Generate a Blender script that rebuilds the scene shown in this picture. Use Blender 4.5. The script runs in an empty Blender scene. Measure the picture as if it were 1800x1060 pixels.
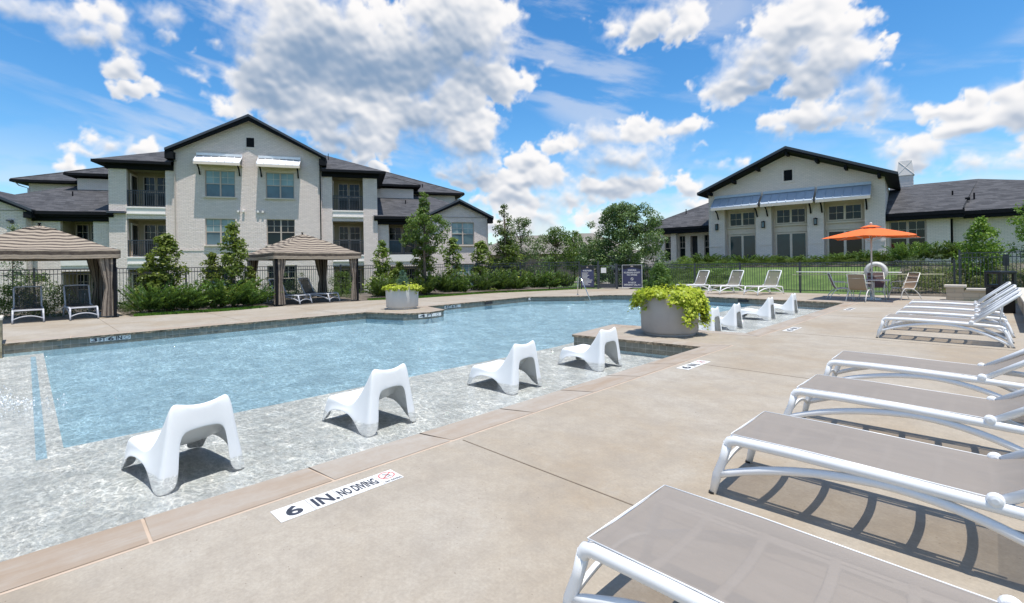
import bpy, bmesh, math, random
import numpy as np
from mathutils import Vector, Matrix
from mathutils.geometry import tessellate_polygon

scene = bpy.context.scene
COL = scene.collection
R = math.radians
rng = random.Random(7)

# ---------------------------------------------------------------- camera
YAW = R(44.9)
EYE = 1.5
F = 851.2          # focal length in pixels of the 1800 px wide photograph
CX, CY, ROLL = 900.0, 465.0, -0.016
cam_d = bpy.data.cameras.new('camera')
cam = bpy.data.objects.new('camera', cam_d)
COL.objects.link(cam)
cam_d.sensor_width = 36
cam_d.lens = 36 * F / 1800
cam_d.shift_y = -65 / 1800
cam_d.clip_end = 6000
cam_d.clip_start = 0.05
cam.location = (0, 0, EYE)
cam.rotation_mode = 'QUATERNION'
_m = Matrix.Rotation(YAW, 3, 'Z') @ Matrix.Rotation(R(90), 3, 'X') @ Matrix.Rotation(ROLL, 3, 'Z')
cam.rotation_quaternion = _m.to_quaternion()
scene.camera = cam


def ray(px, py):
    x = (px - CX) / F
    y = (py - CY) / F
    c, s = math.cos(-ROLL), math.sin(-ROLL)
    X, Y = x * c - y * s, x * s + y * c
    return (X * math.cos(YAW) - math.sin(YAW), X * math.sin(YAW) + math.cos(YAW), -Y)


def on_z(px, py, z=0.0):
    d = ray(px, py)
    t = (z - EYE) / d[2]
    return (d[0] * t, d[1] * t)


def on_x(px, py, X):
    d = ray(px, py)
    t = X / d[0]
    return (X, d[1] * t, EYE + t * d[2])


def on_y(px, py, Y):
    d = ray(px, py)
    t = Y / d[1]
    return (d[0] * t, Y, EYE + t * d[2])


# ---------------------------------------------------------------- light
SUN_DIR = Vector((0.974 * math.cos(R(76)), -0.225 * math.cos(R(76)), math.sin(R(76)))).normalized()
sun_d = bpy.data.lights.new('sun', 'SUN')
sun_d.energy = 3.75
sun_d.angle = R(0.5)
sun_d.color = (1.0, 0.955, 0.88)
sun = bpy.data.objects.new('sun', sun_d)
COL.objects.link(sun)
sun.rotation_mode = 'QUATERNION'
sun.rotation_quaternion = SUN_DIR.to_track_quat('Z', 'Y')
scene.view_settings.view_transform = 'Standard'
scene.view_settings.look = 'None'
scene.view_settings.exposure = 0.50
scene.view_settings.gamma = 1.0


class NT:
    """tiny node-tree helper"""
    def __init__(self, tree):
        self.t = tree

    def n(self, typ, **kw):
        nd = self.t.nodes.new(typ)
        for k, v in kw.items():
            setattr(nd, k, v)
        return nd

    def put(self, sock, v):
        if isinstance(v, bpy.types.NodeSocket):
            self.t.links.new(v, sock)
        elif v is not None:
            sock.default_value = v

    def math(self, op, a, b=None, c=None, clamp=False):
        nd = self.n('ShaderNodeMath', operation=op)
        nd.use_clamp = clamp
        self.put(nd.inputs[0], a)
        self.put(nd.inputs[1], b)
        self.put(nd.inputs[2], c)
        return nd.outputs[0]

    def vmath(self, op, a, b=None):
        nd = self.n('ShaderNodeVectorMath', operation=op)
        self.put(nd.inputs[0], a)
        self.put(nd.inputs[1], b)
        return nd.outputs['Value'] if op in ('LENGTH', 'DOT_PRODUCT', 'DISTANCE') else nd.outputs[0]

    def noise(self, vec, scale, detail=4, rough=0.55, dist=0.0):
        nd = self.n('ShaderNodeTexNoise')
        self.put(nd.inputs['Vector'], vec)
        nd.inputs['Scale'].default_value = scale
        nd.inputs['Detail'].default_value = detail
        nd.inputs['Roughness'].default_value = rough
        nd.inputs['Distortion'].default_value = dist
        return nd.outputs['Fac']

    def ramp(self, fac, stops):
        nd = self.n('ShaderNodeValToRGB')
        self.put(nd.inputs[0], fac)
        cr = nd.color_ramp
        while len(cr.elements) < len(stops):
            cr.elements.new(0.5)
        for e, (p, c) in zip(cr.elements, stops):
            e.position = p
            e.color = (c[0], c[1], c[2], 1) if hasattr(c, '__len__') else (c, c, c, 1)
        return nd.outputs[0]

    def mix(self, fac, a, b, blend='MIX'):
        nd = self.n('ShaderNodeMix', data_type='RGBA', blend_type=blend)
        self.put(nd.inputs[0], fac)
        for s, v in ((nd.inputs[6], a), (nd.inputs[7], b)):
            if not isinstance(v, bpy.types.NodeSocket):
                v = (v[0], v[1], v[2], 1)
            self.put(s, v)
        return nd.outputs[2]

    def maprange(self, v, a, b, c=0.0, d=1.0, smooth=False):
        nd = self.n('ShaderNodeMapRange')
        if smooth:
            nd.interpolation_type = 'SMOOTHSTEP'
        self.put(nd.inputs[0], v)
        for i, x in enumerate((a, b, c, d)):
            nd.inputs[i + 1].default_value = x
        return nd.outputs[0]

    def mapping(self, vec, scale=(1, 1, 1), rot=(0, 0, 0), loc=(0, 0, 0)):
        nd = self.n('ShaderNodeMapping')
        self.put(nd.inputs[0], vec)
        nd.inputs['Location'].default_value = loc
        nd.inputs['Rotation'].default_value = rot
        nd.inputs['Scale'].default_value = scale
        return nd.outputs[0]

    def bump(self, h, strength=0.3, dist=0.01, normal=None):
        nd = self.n('ShaderNodeBump')
        nd.inputs['Strength'].default_value = strength
        nd.inputs['Distance'].default_value = dist
        self.put(nd.inputs['Height'], h)
        self.put(nd.inputs['Normal'], normal)
        return nd.outputs[0]


# ---------------------------------------------------------------- sky with cumulus
def azel(px, py):
    d = Vector(ray(px, py)).normalized()
    return math.atan2(d.x, d.y), math.asin(d.z)


BLOBS = [  # centre and radii measured on the photograph, turned into azimuth / elevation below
    (560, 60, 175, 95), (680, 110, 215, 115), (800, 60, 115, 100), (600, 205, 190, 60), (760, 190, 120, 70),
    (862, 150, 62, 50), (490, 150, 85, 90), (835, 235, 55, 62), (640, 245, 150, 40), (430, 30, 50, 40), (890, 80, 50, 50),
    (100, 15, 140, 46), (195, 62, 68, 38), (150, 60, 80, 30), (282, 22, 46, 26), (215, 112, 38, 14), (238, 145, 26, 14),
    (372, 72, 20, 15), (342, 130, 24, 11), (340, 92, 8, 6), (292, 60, 16, 8),
    (205, 245, 48, 28), (255, 262, 40, 20), (170, 262, 45, 18), (125, 275, 30, 20),
    (830, 292, 70, 36), (925, 275, 30, 26), (1045, 232, 72, 36), (1120, 232, 66, 30), (1085, 275, 100, 34), (1205, 232, 34, 22),
    (930, 315, 95, 34), (1060, 335, 85, 26), (790, 300, 42, 18), (1000, 345, 120, 32), (900, 350, 80, 24),
    (1200, 330, 32, 26), (1220, 358, 46, 18), (1272, 290, 36, 13), (1235, 268, 10, 6),
    (1140, 32, 100, 38), (1080, 52, 50, 16), (1190, 58, 42, 20), (957, 100, 13, 18),
    (1400, 55, 105, 80), (1310, 105, 95, 60), (1285, 150, 72, 36), (1460, 105, 100, 62), (1540, 170, 52, 52),
    (1440, 205, 95, 36), (1480, 60, 60, 50), (1375, 225, 36, 16), (1560, 75, 30, 10),
    (1660, 185, 66, 26), (1700, 165, 24, 14), (1690, 222, 70, 30), (1780, 195, 66, 66), (1810, 150, 40, 44),
    (1745, 290, 90, 30), (1625, 275, 80, 40), (1572, 275, 32, 14), (640, 283, 32, 14), (675, 300, 30, 10),
]

BLOBS += [(700, 330, 60, 14), (760, 355, 60, 22), (960, 385, 90, 26), (1080, 380, 80, 22), (860, 395, 70, 20), (1150, 395, 60, 20), (1110, 320, 60, 22),
          (990, 255, 40, 20), (1200, 380, 30, 20), (1545, 70, 30, 8)]
SHADES = [(640, 105, 180, 50, .34), (560, 150, 120, 36, .22), (800, 135, 80, 45, .18), (1400, 150, 120, 30, .28), (1060, 300, 90, 22, .25), (620, 265, 150, 25, .2),
          (1500, 215, 60, 20, .15), (150, 60, 60, 25, .15)]

world = bpy.data.worlds.new('World')
scene.world = world
world.use_nodes = True
wt = world.node_tree
wt.nodes.clear()
Wn = NT(wt)
out = Wn.n('ShaderNodeOutputWorld')
bg = Wn.n('ShaderNodeBackground')
sky = Wn.n('ShaderNodeTexSky', sky_type='NISHITA')
sky.sun_disc = False
sky.sun_elevation = R(76)
sky.sun_rotation = math.atan2(SUN_DIR.x, SUN_DIR.y)
sky.air_density = 1.0
sky.dust_density = 0.6
sky.ozone_density = 3.0
hs = Wn.n('ShaderNodeHueSaturation')
hs.inputs['Saturation'].default_value = 1.32
wt.links.new(sky.outputs[0], hs.inputs['Color'])
skyc = Wn.mix(1.0, hs.outputs[0], (0.82, 0.90, 0.89), 'MULTIPLY')
wt.links.new(skyc, bg.inputs[0])
bg.inputs[1].default_value = 0.15
wt.links.new(bg.outputs[0], out.inputs[0])


def _lattice(seed, n=256):
    return np.random.default_rng(seed).random((n, n))


def vnoise(x, y, seed):
    L = _lattice(seed)
    xi, yi = np.floor(x).astype(int), np.floor(y).astype(int)
    fx, fy = x - xi, y - yi
    fx = fx * fx * fx * (fx * (fx * 6 - 15) + 10)
    fy = fy * fy * fy * (fy * (fy * 6 - 15) + 10)
    a, b = L[xi & 255, yi & 255], L[(xi + 1) & 255, yi & 255]
    c, d_ = L[xi & 255, (yi + 1) & 255], L[(xi + 1) & 255, (yi + 1) & 255]
    return (a * (1 - fx) + b * fx) * (1 - fy) + (c * (1 - fx) + d_ * fx) * fy


def fbm2(x, y, seed, octs=6, gain=0.55):
    s, a, t_ = 0.0, 1.0, 0.0
    for o_ in range(octs):
        c_, s_ = math.cos(0.6 * o_), math.sin(0.6 * o_)
        s = s + a * vnoise((x * c_ - y * s_) * 2 ** o_ + 17 * o_, (x * s_ + y * c_) * 2 ** o_ + 31 * o_, seed + o_)
        t_ += a
        a *= gain
    return s / t_


def worley(x, y, seed):
    """distance to the nearest feature point"""
    Lx, Ly = _lattice(seed), _lattice(seed + 1)
    xi, yi = np.floor(x).astype(int), np.floor(y).astype(int)
    best = np.full(x.shape, 9.0)
    for dx in (-1, 0, 1):
        for dy in (-1, 0, 1):
            cx, cy = xi + dx, yi + dy
            px_ = cx + Lx[cx & 255, cy & 255]
            py_ = cy + Ly[cx & 255, cy & 255]
            best = np.minimum(best, (px_ - x) ** 2 + (py_ - y) ** 2)
    return np.sqrt(best)


def smooth_np(a, b, x):
    t_ = np.clip((x - a) / (b - a), 0, 1)
    return t_ * t_ * (3 - 2 * t_)


def cloud_field(AZ, EL, far=False):
    """returns opacity and colour on a regular azimuth (axis 0) / elevation (axis 1) grid, radians"""
    K = 57.3
    u, v = AZ * K, EL * K
    wx = (fbm2(u / 4.0, v / 4.0, 11, 5) - 0.5) * 3.4
    wy = (fbm2(u / 4.0 + 50, v / 4.0 + 9, 21, 5) - 0.5) * 3.0
    fx_, fy_ = (fbm2(u / 1.1, v / 1.1, 61, 4) - 0.5) * 1.1, (fbm2(u / 1.1 + 7, v / 1.1 + 3, 71, 4) - 0.5) * 1.1
    uw, vw = u + wx + fx_, v + wy + fy_
    acc = np.full(u.shape, -3.0)
    if far:
        acc = (fbm2(u / 14, v / 8, 5, 4) - 0.52) * 7
    else:
        for (cx, cy, rx, ry) in BLOBS:
            a0, e0 = azel(cx, cy)
            a1, _e = azel(cx + rx, cy)
            _a, e2 = azel(cx, cy - ry)
            ra, re = abs(a1 - a0) * K + 0.05, abs(e2 - e0) * K + 0.05
            q = ((uw - a0 * K) / ra) ** 2 + ((vw - e0 * K) / re) ** 2
            acc = np.maximum(acc, (1.10 - np.sqrt(q)) * min(1.6, 0.5 + 0.22 * min(ra, re)))
    # cauliflower billows at three sizes
    b1 = 0.5 - worley(uw / 3.0, vw / 2.6, 101)
    b2 = 0.5 - worley((u + fx_) / 1.25, (v + fy_) / 1.15, 111)
    b3 = 0.5 - worley(u / 0.55 + fx_, v / 0.5 + fy_, 121)
    rough = fbm2(u / 2.6, v / 2.3, 131, 7, 0.56) - 0.5
    soft = fbm2(u / 2.6, v / 2.3, 131, 3, 0.56) - 0.5
    f = acc + 0.32 * b1 + 0.25 * b2 + 0.10 * b3 + 1.15 * rough
    fs = acc + 0.34 * b1 + 0.30 * b2 + 0.9 * soft
    wis = smooth_np(0.40, 0.70, fbm2(u / 5, v / 4, 171, 3))       # some rims are ragged mist, others crisp
    hi = 0.40 + 1.0 * wis
    op = np.clip(f / hi, 0, 1)
    op = op * op * (3 - 2 * op)
    thick = np.clip(fs, 0, 1.6)
    # light comes from high above: accumulate cloud matter toward larger elevation
    de = (EL[0, 1] - EL[0, 0]) * K
    dep = np.zeros_like(f)
    run = np.zeros(f.shape[0])
    dec = math.exp(-de / 2.6)
    for j in range(f.shape[1] - 1, -1, -1):
        run = run * dec + thick[:, j] * de
        dep[:, j] = run
    kn = max(3, int(0.75 / de)) | 1
    ker = np.hanning(kn + 2)[1:-1]
    ker /= ker.sum()
    blur = lambda a: np.apply_along_axis(lambda r_: np.convolve(np.pad(r_, kn // 2, mode='edge'), ker, 'valid'), 1,
                                         np.apply_along_axis(lambda r_: np.convolve(np.pad(r_, kn // 2, mode='edge'), ker, 'valid'), 0, a))
    fb = blur(np.clip(f, -0.5, 2))
    gv = np.gradient(fb, axis=1) / de
    gu = np.gradient(fb, axis=0) / de
    relief = np.clip(-gv * 0.42 - gu * 0.12, -0.30, 0.34)
    thin = np.clip(0.75 * fb + 0.25 * f, 0, 1.6)
    shade = np.exp(-0.50 * dep) * 0.70 + 0.36 * np.exp(-thin * 1.5) + relief + 0.06
    shade = shade + 0.26 * (fbm2(u / 5.5, v / 3.0, 151, 3) - 0.5) * 2 + 0.16 * b1 + 0.08 * b2
    if not far:
        for (cx, cy, rx, ry, am) in SHADES:
            a0, e0 = azel(cx, cy)
            a1, _e = azel(cx + rx, cy)
            _a, e2 = azel(cx, cy - ry)
            q = ((u + wx * .6 - a0 * K) / (abs(a1 - a0) * K)) ** 2 + ((v + wy * .6 - e0 * K) / (abs(e2 - e0) * K)) ** 2
            shade = shade - am * np.exp(-q)
    shade = 0.45 * shade + 0.55 * blur(shade)
    shade = smooth_np(-0.38, 1.02, shade)
    # thin veils and streaks of high cirrus
    c1 = fbm2((u * 0.97 - v * 0.22) / 13, (v * 0.97 + u * 0.22) / 2.3, 201, 6, 0.6)
    c2 = fbm2(u / 16, v / 12, 231, 3)
    cir = smooth_np(0.46, 0.74, c1) * smooth_np(0.38, 0.62, c2) * 0.42
    low = smooth_np(15, 2, v) * smooth_np(0.40, 0.66, fbm2(u / 7, v / 2.6, 241, 6)) * 0.6
    veil = np.maximum(cir, low)
    tot = 1 - (1 - op) * (1 - veil)
    shade = (shade * op + 0.82 * veil * (1 - op)) / np.maximum(tot, 1e-4)
    return tot, shade, f


def cloud_shell(name, az0, az1, el0, el1, na, ne, far=False, rad=3200.0):
    """cumulus on a far spherical shell; opacity and brightness are stored on its vertices"""
    az_, el_ = np.linspace(az0, az1, na), np.linspace(el0, el1, ne)
    AZ, EL = np.meshgrid(az_, el_, indexing='ij')
    op, sh, _f = cloud_field(AZ, EL, far)
    if far:
        op = op * 0.9
    X = rad * np.cos(EL) * np.sin(AZ)
    Y = rad * np.cos(EL) * np.cos(AZ)
    Z = rad * np.sin(EL)
    co = np.stack([X, Y, Z], -1).reshape(-1, 3)
    idx = np.arange(na * ne).reshape(na, ne)
    q = np.stack([idx[:-1, :-1], idx[1:, :-1], idx[1:, 1:], idx[:-1, 1:]], -1).reshape(-1, 4)
    me = bpy.data.meshes.new(name)
    me.vertices.add(len(co))
    me.vertices.foreach_set('co', co.reshape(-1).astype(np.float32))
    me.loops.add(len(q) * 4)
    me.loops.foreach_set('vertex_index', q.reshape(-1).astype(np.int32))
    me.polygons.add(len(q))
    me.polygons.foreach_set('loop_start', np.arange(0, len(q) * 4, 4, dtype=np.int32))
    me.polygons.foreach_set('loop_total', np.full(len(q), 4, dtype=np.int32))
    me.update(calc_edges=True)
    for nm, arr in (('cover', op), ('light', sh)):
        at = me.attributes.new(nm, 'FLOAT', 'POINT')
        at.data.foreach_set('value', arr.reshape(-1).astype(np.float32))
    m = bpy.data.materials.get('cloud') or bpy.data.materials.new('cloud')
    if not m.use_nodes:
        m.use_nodes = True
        m.node_tree.nodes.clear()
        N = NT(m.node_tree)
        o_ = N.n('ShaderNodeOutputMaterial')
        a1 = N.n('ShaderNodeAttribute')
        a1.attribute_name = 'cover'
        a2 = N.n('ShaderNodeAttribute')
        a2.attribute_name = 'light'
        em = N.n('ShaderNodeEmission')
        N.put(em.inputs[0], N.mix(a2.outputs['Fac'], (0.175, 0.255, 0.375), (0.70, 0.69, 0.69)))
        tr = N.n('ShaderNodeBsdfTransparent')
        mx = N.n('ShaderNodeMixShader')
        N.put(mx.inputs[0], a1.outputs['Fac'])
        N.put(mx.inputs[1], tr.outputs[0])
        N.put(mx.inputs[2], em.outputs[0])
        N.put(o_.inputs[0], mx.outputs[0])
        m.cycles.emission_sampling = 'NONE'
    me.materials.append(m)
    o = bpy.data.objects.new(name, me)
    COL.objects.link(o)
    o['kind'] = 'structure'
    return o


cloud_shell('sky', R(-96), R(6), R(-0.4), R(32), 1060, 340)
cloud_shell('sky', R(6), R(264), R(-0.4), R(50), 520, 110, far=True)

scene.cycles.max_bounces = 7
scene.cycles.diffuse_bounces = 3
scene.cycles.glossy_bounces = 3
scene.cycles.transmission_bounces = 3
scene.cycles.transparent_max_bounces = 24
scene.cycles.caustics_reflective = False
scene.cycles.caustics_refractive = False


# ---------------------------------------------------------------- materials
def new_mat(name):
    m = bpy.data.materials.new(name)
    m.use_nodes = True
    t = m.node_tree
    t.nodes.clear()
    N = NT(t)
    o = N.n('ShaderNodeOutputMaterial')
    b = N.n('ShaderNodeBsdfPrincipled')
    t.links.new(b.outputs[0], o.inputs[0])
    return m, N, b, o


def plain(name, col, rough=0.6, var=0.12, scale=6.0, metal=0.0, bump=0.0, bscale=60, spec=None):
    m, N, b, o = new_mat(name)
    tc = N.n('ShaderNodeTexCoord')
    nz = N.noise(tc.outputs['Object'], scale, 5, 0.6)
    lo = [c * (1 - var) for c in col]
    hi = [min(1, c * (1 + var)) for c in col]
    N.put(b.inputs['Base Color'], N.ramp(nz, [(0.3, lo), (0.7, hi)]))
    b.inputs['Roughness'].default_value = rough
    b.inputs['Metallic'].default_value = metal
    if spec is not None:
        b.inputs['Specular IOR Level'].default_value = spec
    if bump:
        N.put(b.inputs['Normal'], N.bump(N.noise(tc.outputs['Object'], bscale, 4), bump, 0.01))
    return m


def brick(name, c1, c2, mortar, bw=0.25, bh=0.084, msize=0.009, bump=0.7, rough_noise=0.5, axes='xz'):
    m, N, b, o = new_mat(name)
    tc = N.n('ShaderNodeTexCoord')
    s = N.n('ShaderNodeSeparateXYZ')
    N.put(s.inputs[0], tc.outputs['Object'])
    c = N.n('ShaderNodeCombineXYZ')
    N.put(c.inputs[0], N.math('ADD', s.outputs[0], s.outputs[1]))
    N.put(c.inputs[1], s.outputs[2])
    bt = N.n('ShaderNodeTexBrick')
    N.put(bt.inputs['Vector'], c.outputs[0])
    bt.inputs['Color1'].default_value = (*c1, 1)
    bt.inputs['Color2'].default_value = (*c2, 1)
    bt.inputs['Mortar'].default_value = (*mortar, 1)
    bt.inputs['Scale'].default_value = 1
    bt.inputs['Mortar Size'].default_value = msize
    bt.inputs['Mortar Smooth'].default_value = 0.3
    bt.inputs['Brick Width'].default_value = bw
    bt.inputs['Row Height'].default_value = bh
    nz = N.noise(N.mapping(tc.outputs['Object'], scale=(1, 1, 2.2)), 3.2, 8, 0.78)
    colr = N.mix(N.maprange(nz, 0.38, 0.70, 0, 0.55), bt.outputs[0], [x * 0.80 for x in c1])
    N.put(b.inputs['Base Color'], colr)
    b.inputs['Roughness'].default_value = 0.85
    hgt = N.math('SUBTRACT', N.math('MULTIPLY', N.noise(tc.outputs['Object'], 9, 6, 0.65), rough_noise * 1.6), bt.outputs['Fac'])
    N.put(b.inputs['Normal'], N.bump(hgt, bump, 0.025))
    return m


def foliage_mat(name, dark, light, tip=None, trans=0.35):
    m = bpy.data.materials.new(name)
    m.use_nodes = True
    t = m.node_tree
    t.nodes.clear()
    N = NT(t)
    o = N.n('ShaderNodeOutputMaterial')
    at = N.n('ShaderNodeAttribute')
    at.attribute_name = 'rnd'
    stops = [(0.0, dark), (0.75, light)]
    if tip:
        stops.append((1.0, tip))
    col = N.ramp(at.outputs['Fac'], stops)
    oi = N.n('ShaderNodeObjectInfo')
    hs = N.n('ShaderNodeHueSaturation')
    N.put(hs.inputs['Value'], N.maprange(oi.outputs['Random'], 0, 1, 0.82, 1.2))
    N.put(hs.inputs['Hue'], N.maprange(oi.outputs['Random'], 0, 1, 0.49, 0.51))
    N.put(hs.inputs['Color'], col)
    b = N.n('ShaderNodeBsdfPrincipled')
    b.inputs['Roughness'].default_value = 0.45
    b.inputs['Specular IOR Level'].default_value = 0.35
    N.put(b.inputs['Base Color'], hs.outputs[0])
    tr = N.n('ShaderNodeBsdfTranslucent')
    N.put(tr.inputs[0], N.mix(0.5, hs.outputs[0], (0.3, 0.42, 0.05)))
    mx = N.n('ShaderNodeMixShader')
    mx.inputs[0].default_value = trans
    N.put(mx.inputs[1], b.outputs[0])
    N.put(mx.inputs[2], tr.outputs[0])
    N.put(o.inputs[0], mx.outputs[0])
    return m


M = {}
M['brick'] = brick('painted_brick', (0.92, 0.79, 0.725), (0.82, 0.70, 0.64), (0.66, 0.57, 0.52), bump=1.0, rough_noise=0.75)
M['brick_fine'] = brick('painted_brick_cream', (0.90, 0.765, 0.69), (0.81, 0.69, 0.62), (0.62, 0.54, 0.485), bw=0.22, bh=0.078, bump=0.35, rough_noise=0.25)
M['siding'] = plain('siding', (0.80, 0.70, 0.65), 0.6, 0.06)
M['black'] = plain('black_trim', (0.010, 0.011, 0.014), 0.8, 0.2, spec=0.12)
M['trimtop'] = plain('fascia_grey', (0.05, 0.055, 0.07), 0.4, 0.1)
M['white'] = plain('white_trim', (0.80, 0.74, 0.69), 0.55, 0.05)
M['beige'] = plain('beige_trim', (0.72, 0.62, 0.52), 0.6, 0.06)
M['winframe'] = plain('window_frame_tan', (0.50, 0.415, 0.35), 0.5, 0.06)
M['awning'] = plain('galvanised_metal', (0.78, 0.78, 0.80), 0.45, 0.04, metal=0.3)
M['awning_blue'] = plain('blue_grey_metal', (0.44, 0.51, 0.60), 0.5, 0.05, metal=0.2)
M['fence'] = plain('fence_paint', (0.045, 0.05, 0.062), 0.4, 0.15)
M['blackbin'] = plain('black_powder_coat', (0.008, 0.008, 0.010), 0.45, 0.2)
M['plastic'] = plain('white_plastic', (0.80, 0.80, 0.80), 0.28, 0.03, scale=2)
M['chairplastic'] = plain('white_chair_plastic', (0.82, 0.82, 0.81), 0.35, 0.025, scale=3)
M['greyplastic'] = plain('grey_plastic', (0.50, 0.51, 0.55), 0.4, 0.04)
M['steel'] = plain('stainless', (0.6, 0.6, 0.6), 0.2, 0.05, metal=1.0)
M['whitemetal'] = plain('white_powder_coat', (0.66, 0.64, 0.60), 0.35, 0.04)
M['orange'] = plain('orange_canvas', (0.80, 0.145, 0.025), 0.8, 0.08, scale=3)
M['soil'] = plain('soil', (0.06, 0.045, 0.03), 0.95, 0.4, scale=30)
M['bark'] = plain('bark', (0.13, 0.10, 0.075), 0.9, 0.3, scale=20, bump=0.5)
M['ink'] = plain('dark_ink', (0.035, 0.04, 0.055), 0.6, 0.5, scale=25)
M['red'] = plain('red_ink', (0.55, 0.07, 0.06), 0.6, 0.1)
M['tile'] = plain('white_tile', (0.74, 0.73, 0.70), 0.35, 0.05, scale=8)
M['signnavy'] = plain('sign_navy', (0.045, 0.05, 0.115), 0.4, 0.06)
M['signblack'] = plain('sign_black', (0.012, 0.012, 0.016), 0.4, 0.1)
M['signwhite'] = plain('sign_white', (0.78, 0.76, 0.73), 0.5, 0.05)
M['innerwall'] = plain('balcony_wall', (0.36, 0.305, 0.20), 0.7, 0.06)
M['dark_in'] = plain('dark_interior', (0.02, 0.022, 0.026), 0.6, 0.3)
M['ring'] = plain('life_ring_white', (0.62, 0.61, 0.58), 0.5, 0.06)
M['pole_cream'] = plain('cream_pole', (0.55, 0.52, 0.36), 0.4, 0.05)
M['sling_tan'] = plain('tan_sling', (0.30, 0.225, 0.155), 0.8, 0.08, scale=30)
M['sling_brown'] = plain('brown_sling', (0.115, 0.075, 0.072), 0.8, 0.08, scale=30)
M['tabletop'] = plain('tabletop', (0.22, 0.20, 0.19), 0.3, 0.06)
M['foam'] = plain('foam', (0.85, 0.88, 0.90), 0.5, 0.05)


def glass_mat(name, col, spec=0.5):
    m, N, b, o = new_mat(name)
    tc = N.n('ShaderNodeTexCoord')
    nz = N.noise(tc.outputs['Object'], 0.8, 3)
    N.put(b.inputs['Base Color'], N.ramp(nz, [(0.35, [c * 0.7 for c in col]), (0.65, [c * 1.2 for c in col])]))
    b.inputs['Roughness'].default_value = 0.03
    b.inputs['IOR'].default_value = 1.5
    b.inputs['Specular IOR Level'].default_value = spec
    N.put(b.inputs['Normal'], N.bump(N.noise(tc.outputs['Object'], 1.1, 2), 0.10, 0.02))
    return m


M['glass_blind'] = glass_mat('glass_over_blind', (0.23, 0.34, 0.36))
M['glass_mid'] = glass_mat('glass_half_blind', (0.09, 0.15, 0.18))
M['glass_dark'] = glass_mat('glass_dark_room', (0.006, 0.012, 0.017), 0.3)
M['glass_teal'] = glass_mat('glass_teal_room', (0.018, 0.052, 0.068), 0.4)


def shingle():
    m, N, b, o = new_mat('asphalt_shingle')
    tc = N.n('ShaderNodeTexCoord')
    s = N.n('ShaderNodeSeparateXYZ')
    N.put(s.inputs[0], tc.outputs['Object'])
    c = N.n('ShaderNodeCombineXYZ')
    N.put(c.inputs[0], N.math('ADD', s.outputs[0], N.math('MULTIPLY', s.outputs[1], 0.37)))
    N.put(c.inputs[1], s.outputs[2])
    bt = N.n('ShaderNodeTexBrick')
    N.put(bt.inputs['Vector'], c.outputs[0])
    bt.inputs['Color1'].default_value = (0.026, 0.026, 0.029, 1)
    bt.inputs['Color2'].default_value = (0.092, 0.090, 0.095, 1)
    bt.inputs['Mortar'].default_value = (0.022, 0.022, 0.024, 1)
    bt.inputs['Scale'].default_value = 1
    bt.inputs['Mortar Size'].default_value = 0.004
    bt.inputs['Brick Width'].default_value = 0.42
    bt.inputs['Row Height'].default_value = 0.075
    nz = N.noise(tc.outputs['Object'], 5, 6, 0.8)
    colr = N.mix(N.maprange(nz, 0.35, 0.7, 0, 0.4), bt.outputs[0], (0.055, 0.054, 0.058))
    N.put(b.inputs['Base Color'], colr)
    b.inputs['Roughness'].default_value = 0.9
    N.put(b.inputs['Normal'], N.bump(N.noise(tc.outputs['Object'], 30, 4), 0.6, 0.02))
    return m


M['shingle'] = shingle()


def deck_mat():
    m, N, b, o = new_mat('deck_concrete')
    tc = N.n('ShaderNodeTexCoord')
    v = tc.outputs['Object']
    big = N.noise(v, 0.55, 6, 0.62, 0.5)
    mid = N.noise(v, 3.0, 7, 0.7, 0.3)
    fine = N.noise(v, 55, 4, 0.7)
    c = N.ramp(big, [(0.34, (0.345, 0.272, 0.188)), (0.5, (0.392, 0.335, 0.26)), (0.66, (0.435, 0.39, 0.325))])
    c = N.mix(N.maprange(mid, 0.42, 0.72, 0, 0.6), c, (0.275, 0.238, 0.195))
    c = N.mix(N.maprange(mid, 0.30, 0.44, 0.35, 0.0), c, (0.40, 0.375, 0.33))
    c = N.mix(N.maprange(N.noise(v, 14, 6, 0.75), 0.42, 0.70, 0.0, 0.34), c, (0.24, 0.20, 0.155))
    c = N.mix(N.maprange(fine, 0.35, 0.65, 0.0, 0.30), c, (0.20, 0.17, 0.135))
    # pits and specks
    vo = N.n('ShaderNodeTexVoronoi')
    vo.inputs['Scale'].default_value = 16
    vo.inputs['Randomness'].default_value = 1.0
    N.put(vo.inputs['Vector'], N.mapping(v, scale=(1, 1.6, 1)))
    gate = N.math('GREATER_THAN', N.noise(v, 4.0, 4, 0.7), 0.53)
    pit = N.math('MULTIPLY', N.math('LESS_THAN', vo.outputs['Distance'], 0.085), gate)
    c = N.mix(N.math('MULTIPLY', pit, 0.6), c, (0.13, 0.09, 0.06))
    vo2 = N.n('ShaderNodeTexVoronoi')
    vo2.inputs['Scale'].default_value = 1.6
    N.put(vo2.inputs['Vector'], v)
    spot = N.math('LESS_THAN', N.math('ADD', vo2.outputs['Distance'], N.math('MULTIPLY', mid, 0.05)), 0.045)
    c = N.mix(N.math('MULTIPLY', spot, 0.6), c, (0.11, 0.09, 0.07))
    N.put(b.inputs['Base Color'], c)
    b.inputs['Roughness'].default_value = 0.82
    h = N.math('SUBTRACT', N.math('ADD', N.math('MULTIPLY', fine, 0.5), mid), N.math('MULTIPLY', pit, 0.8))
    N.put(b.inputs['Normal'], N.bump(h, 0.25, 0.006))
    return m


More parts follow.
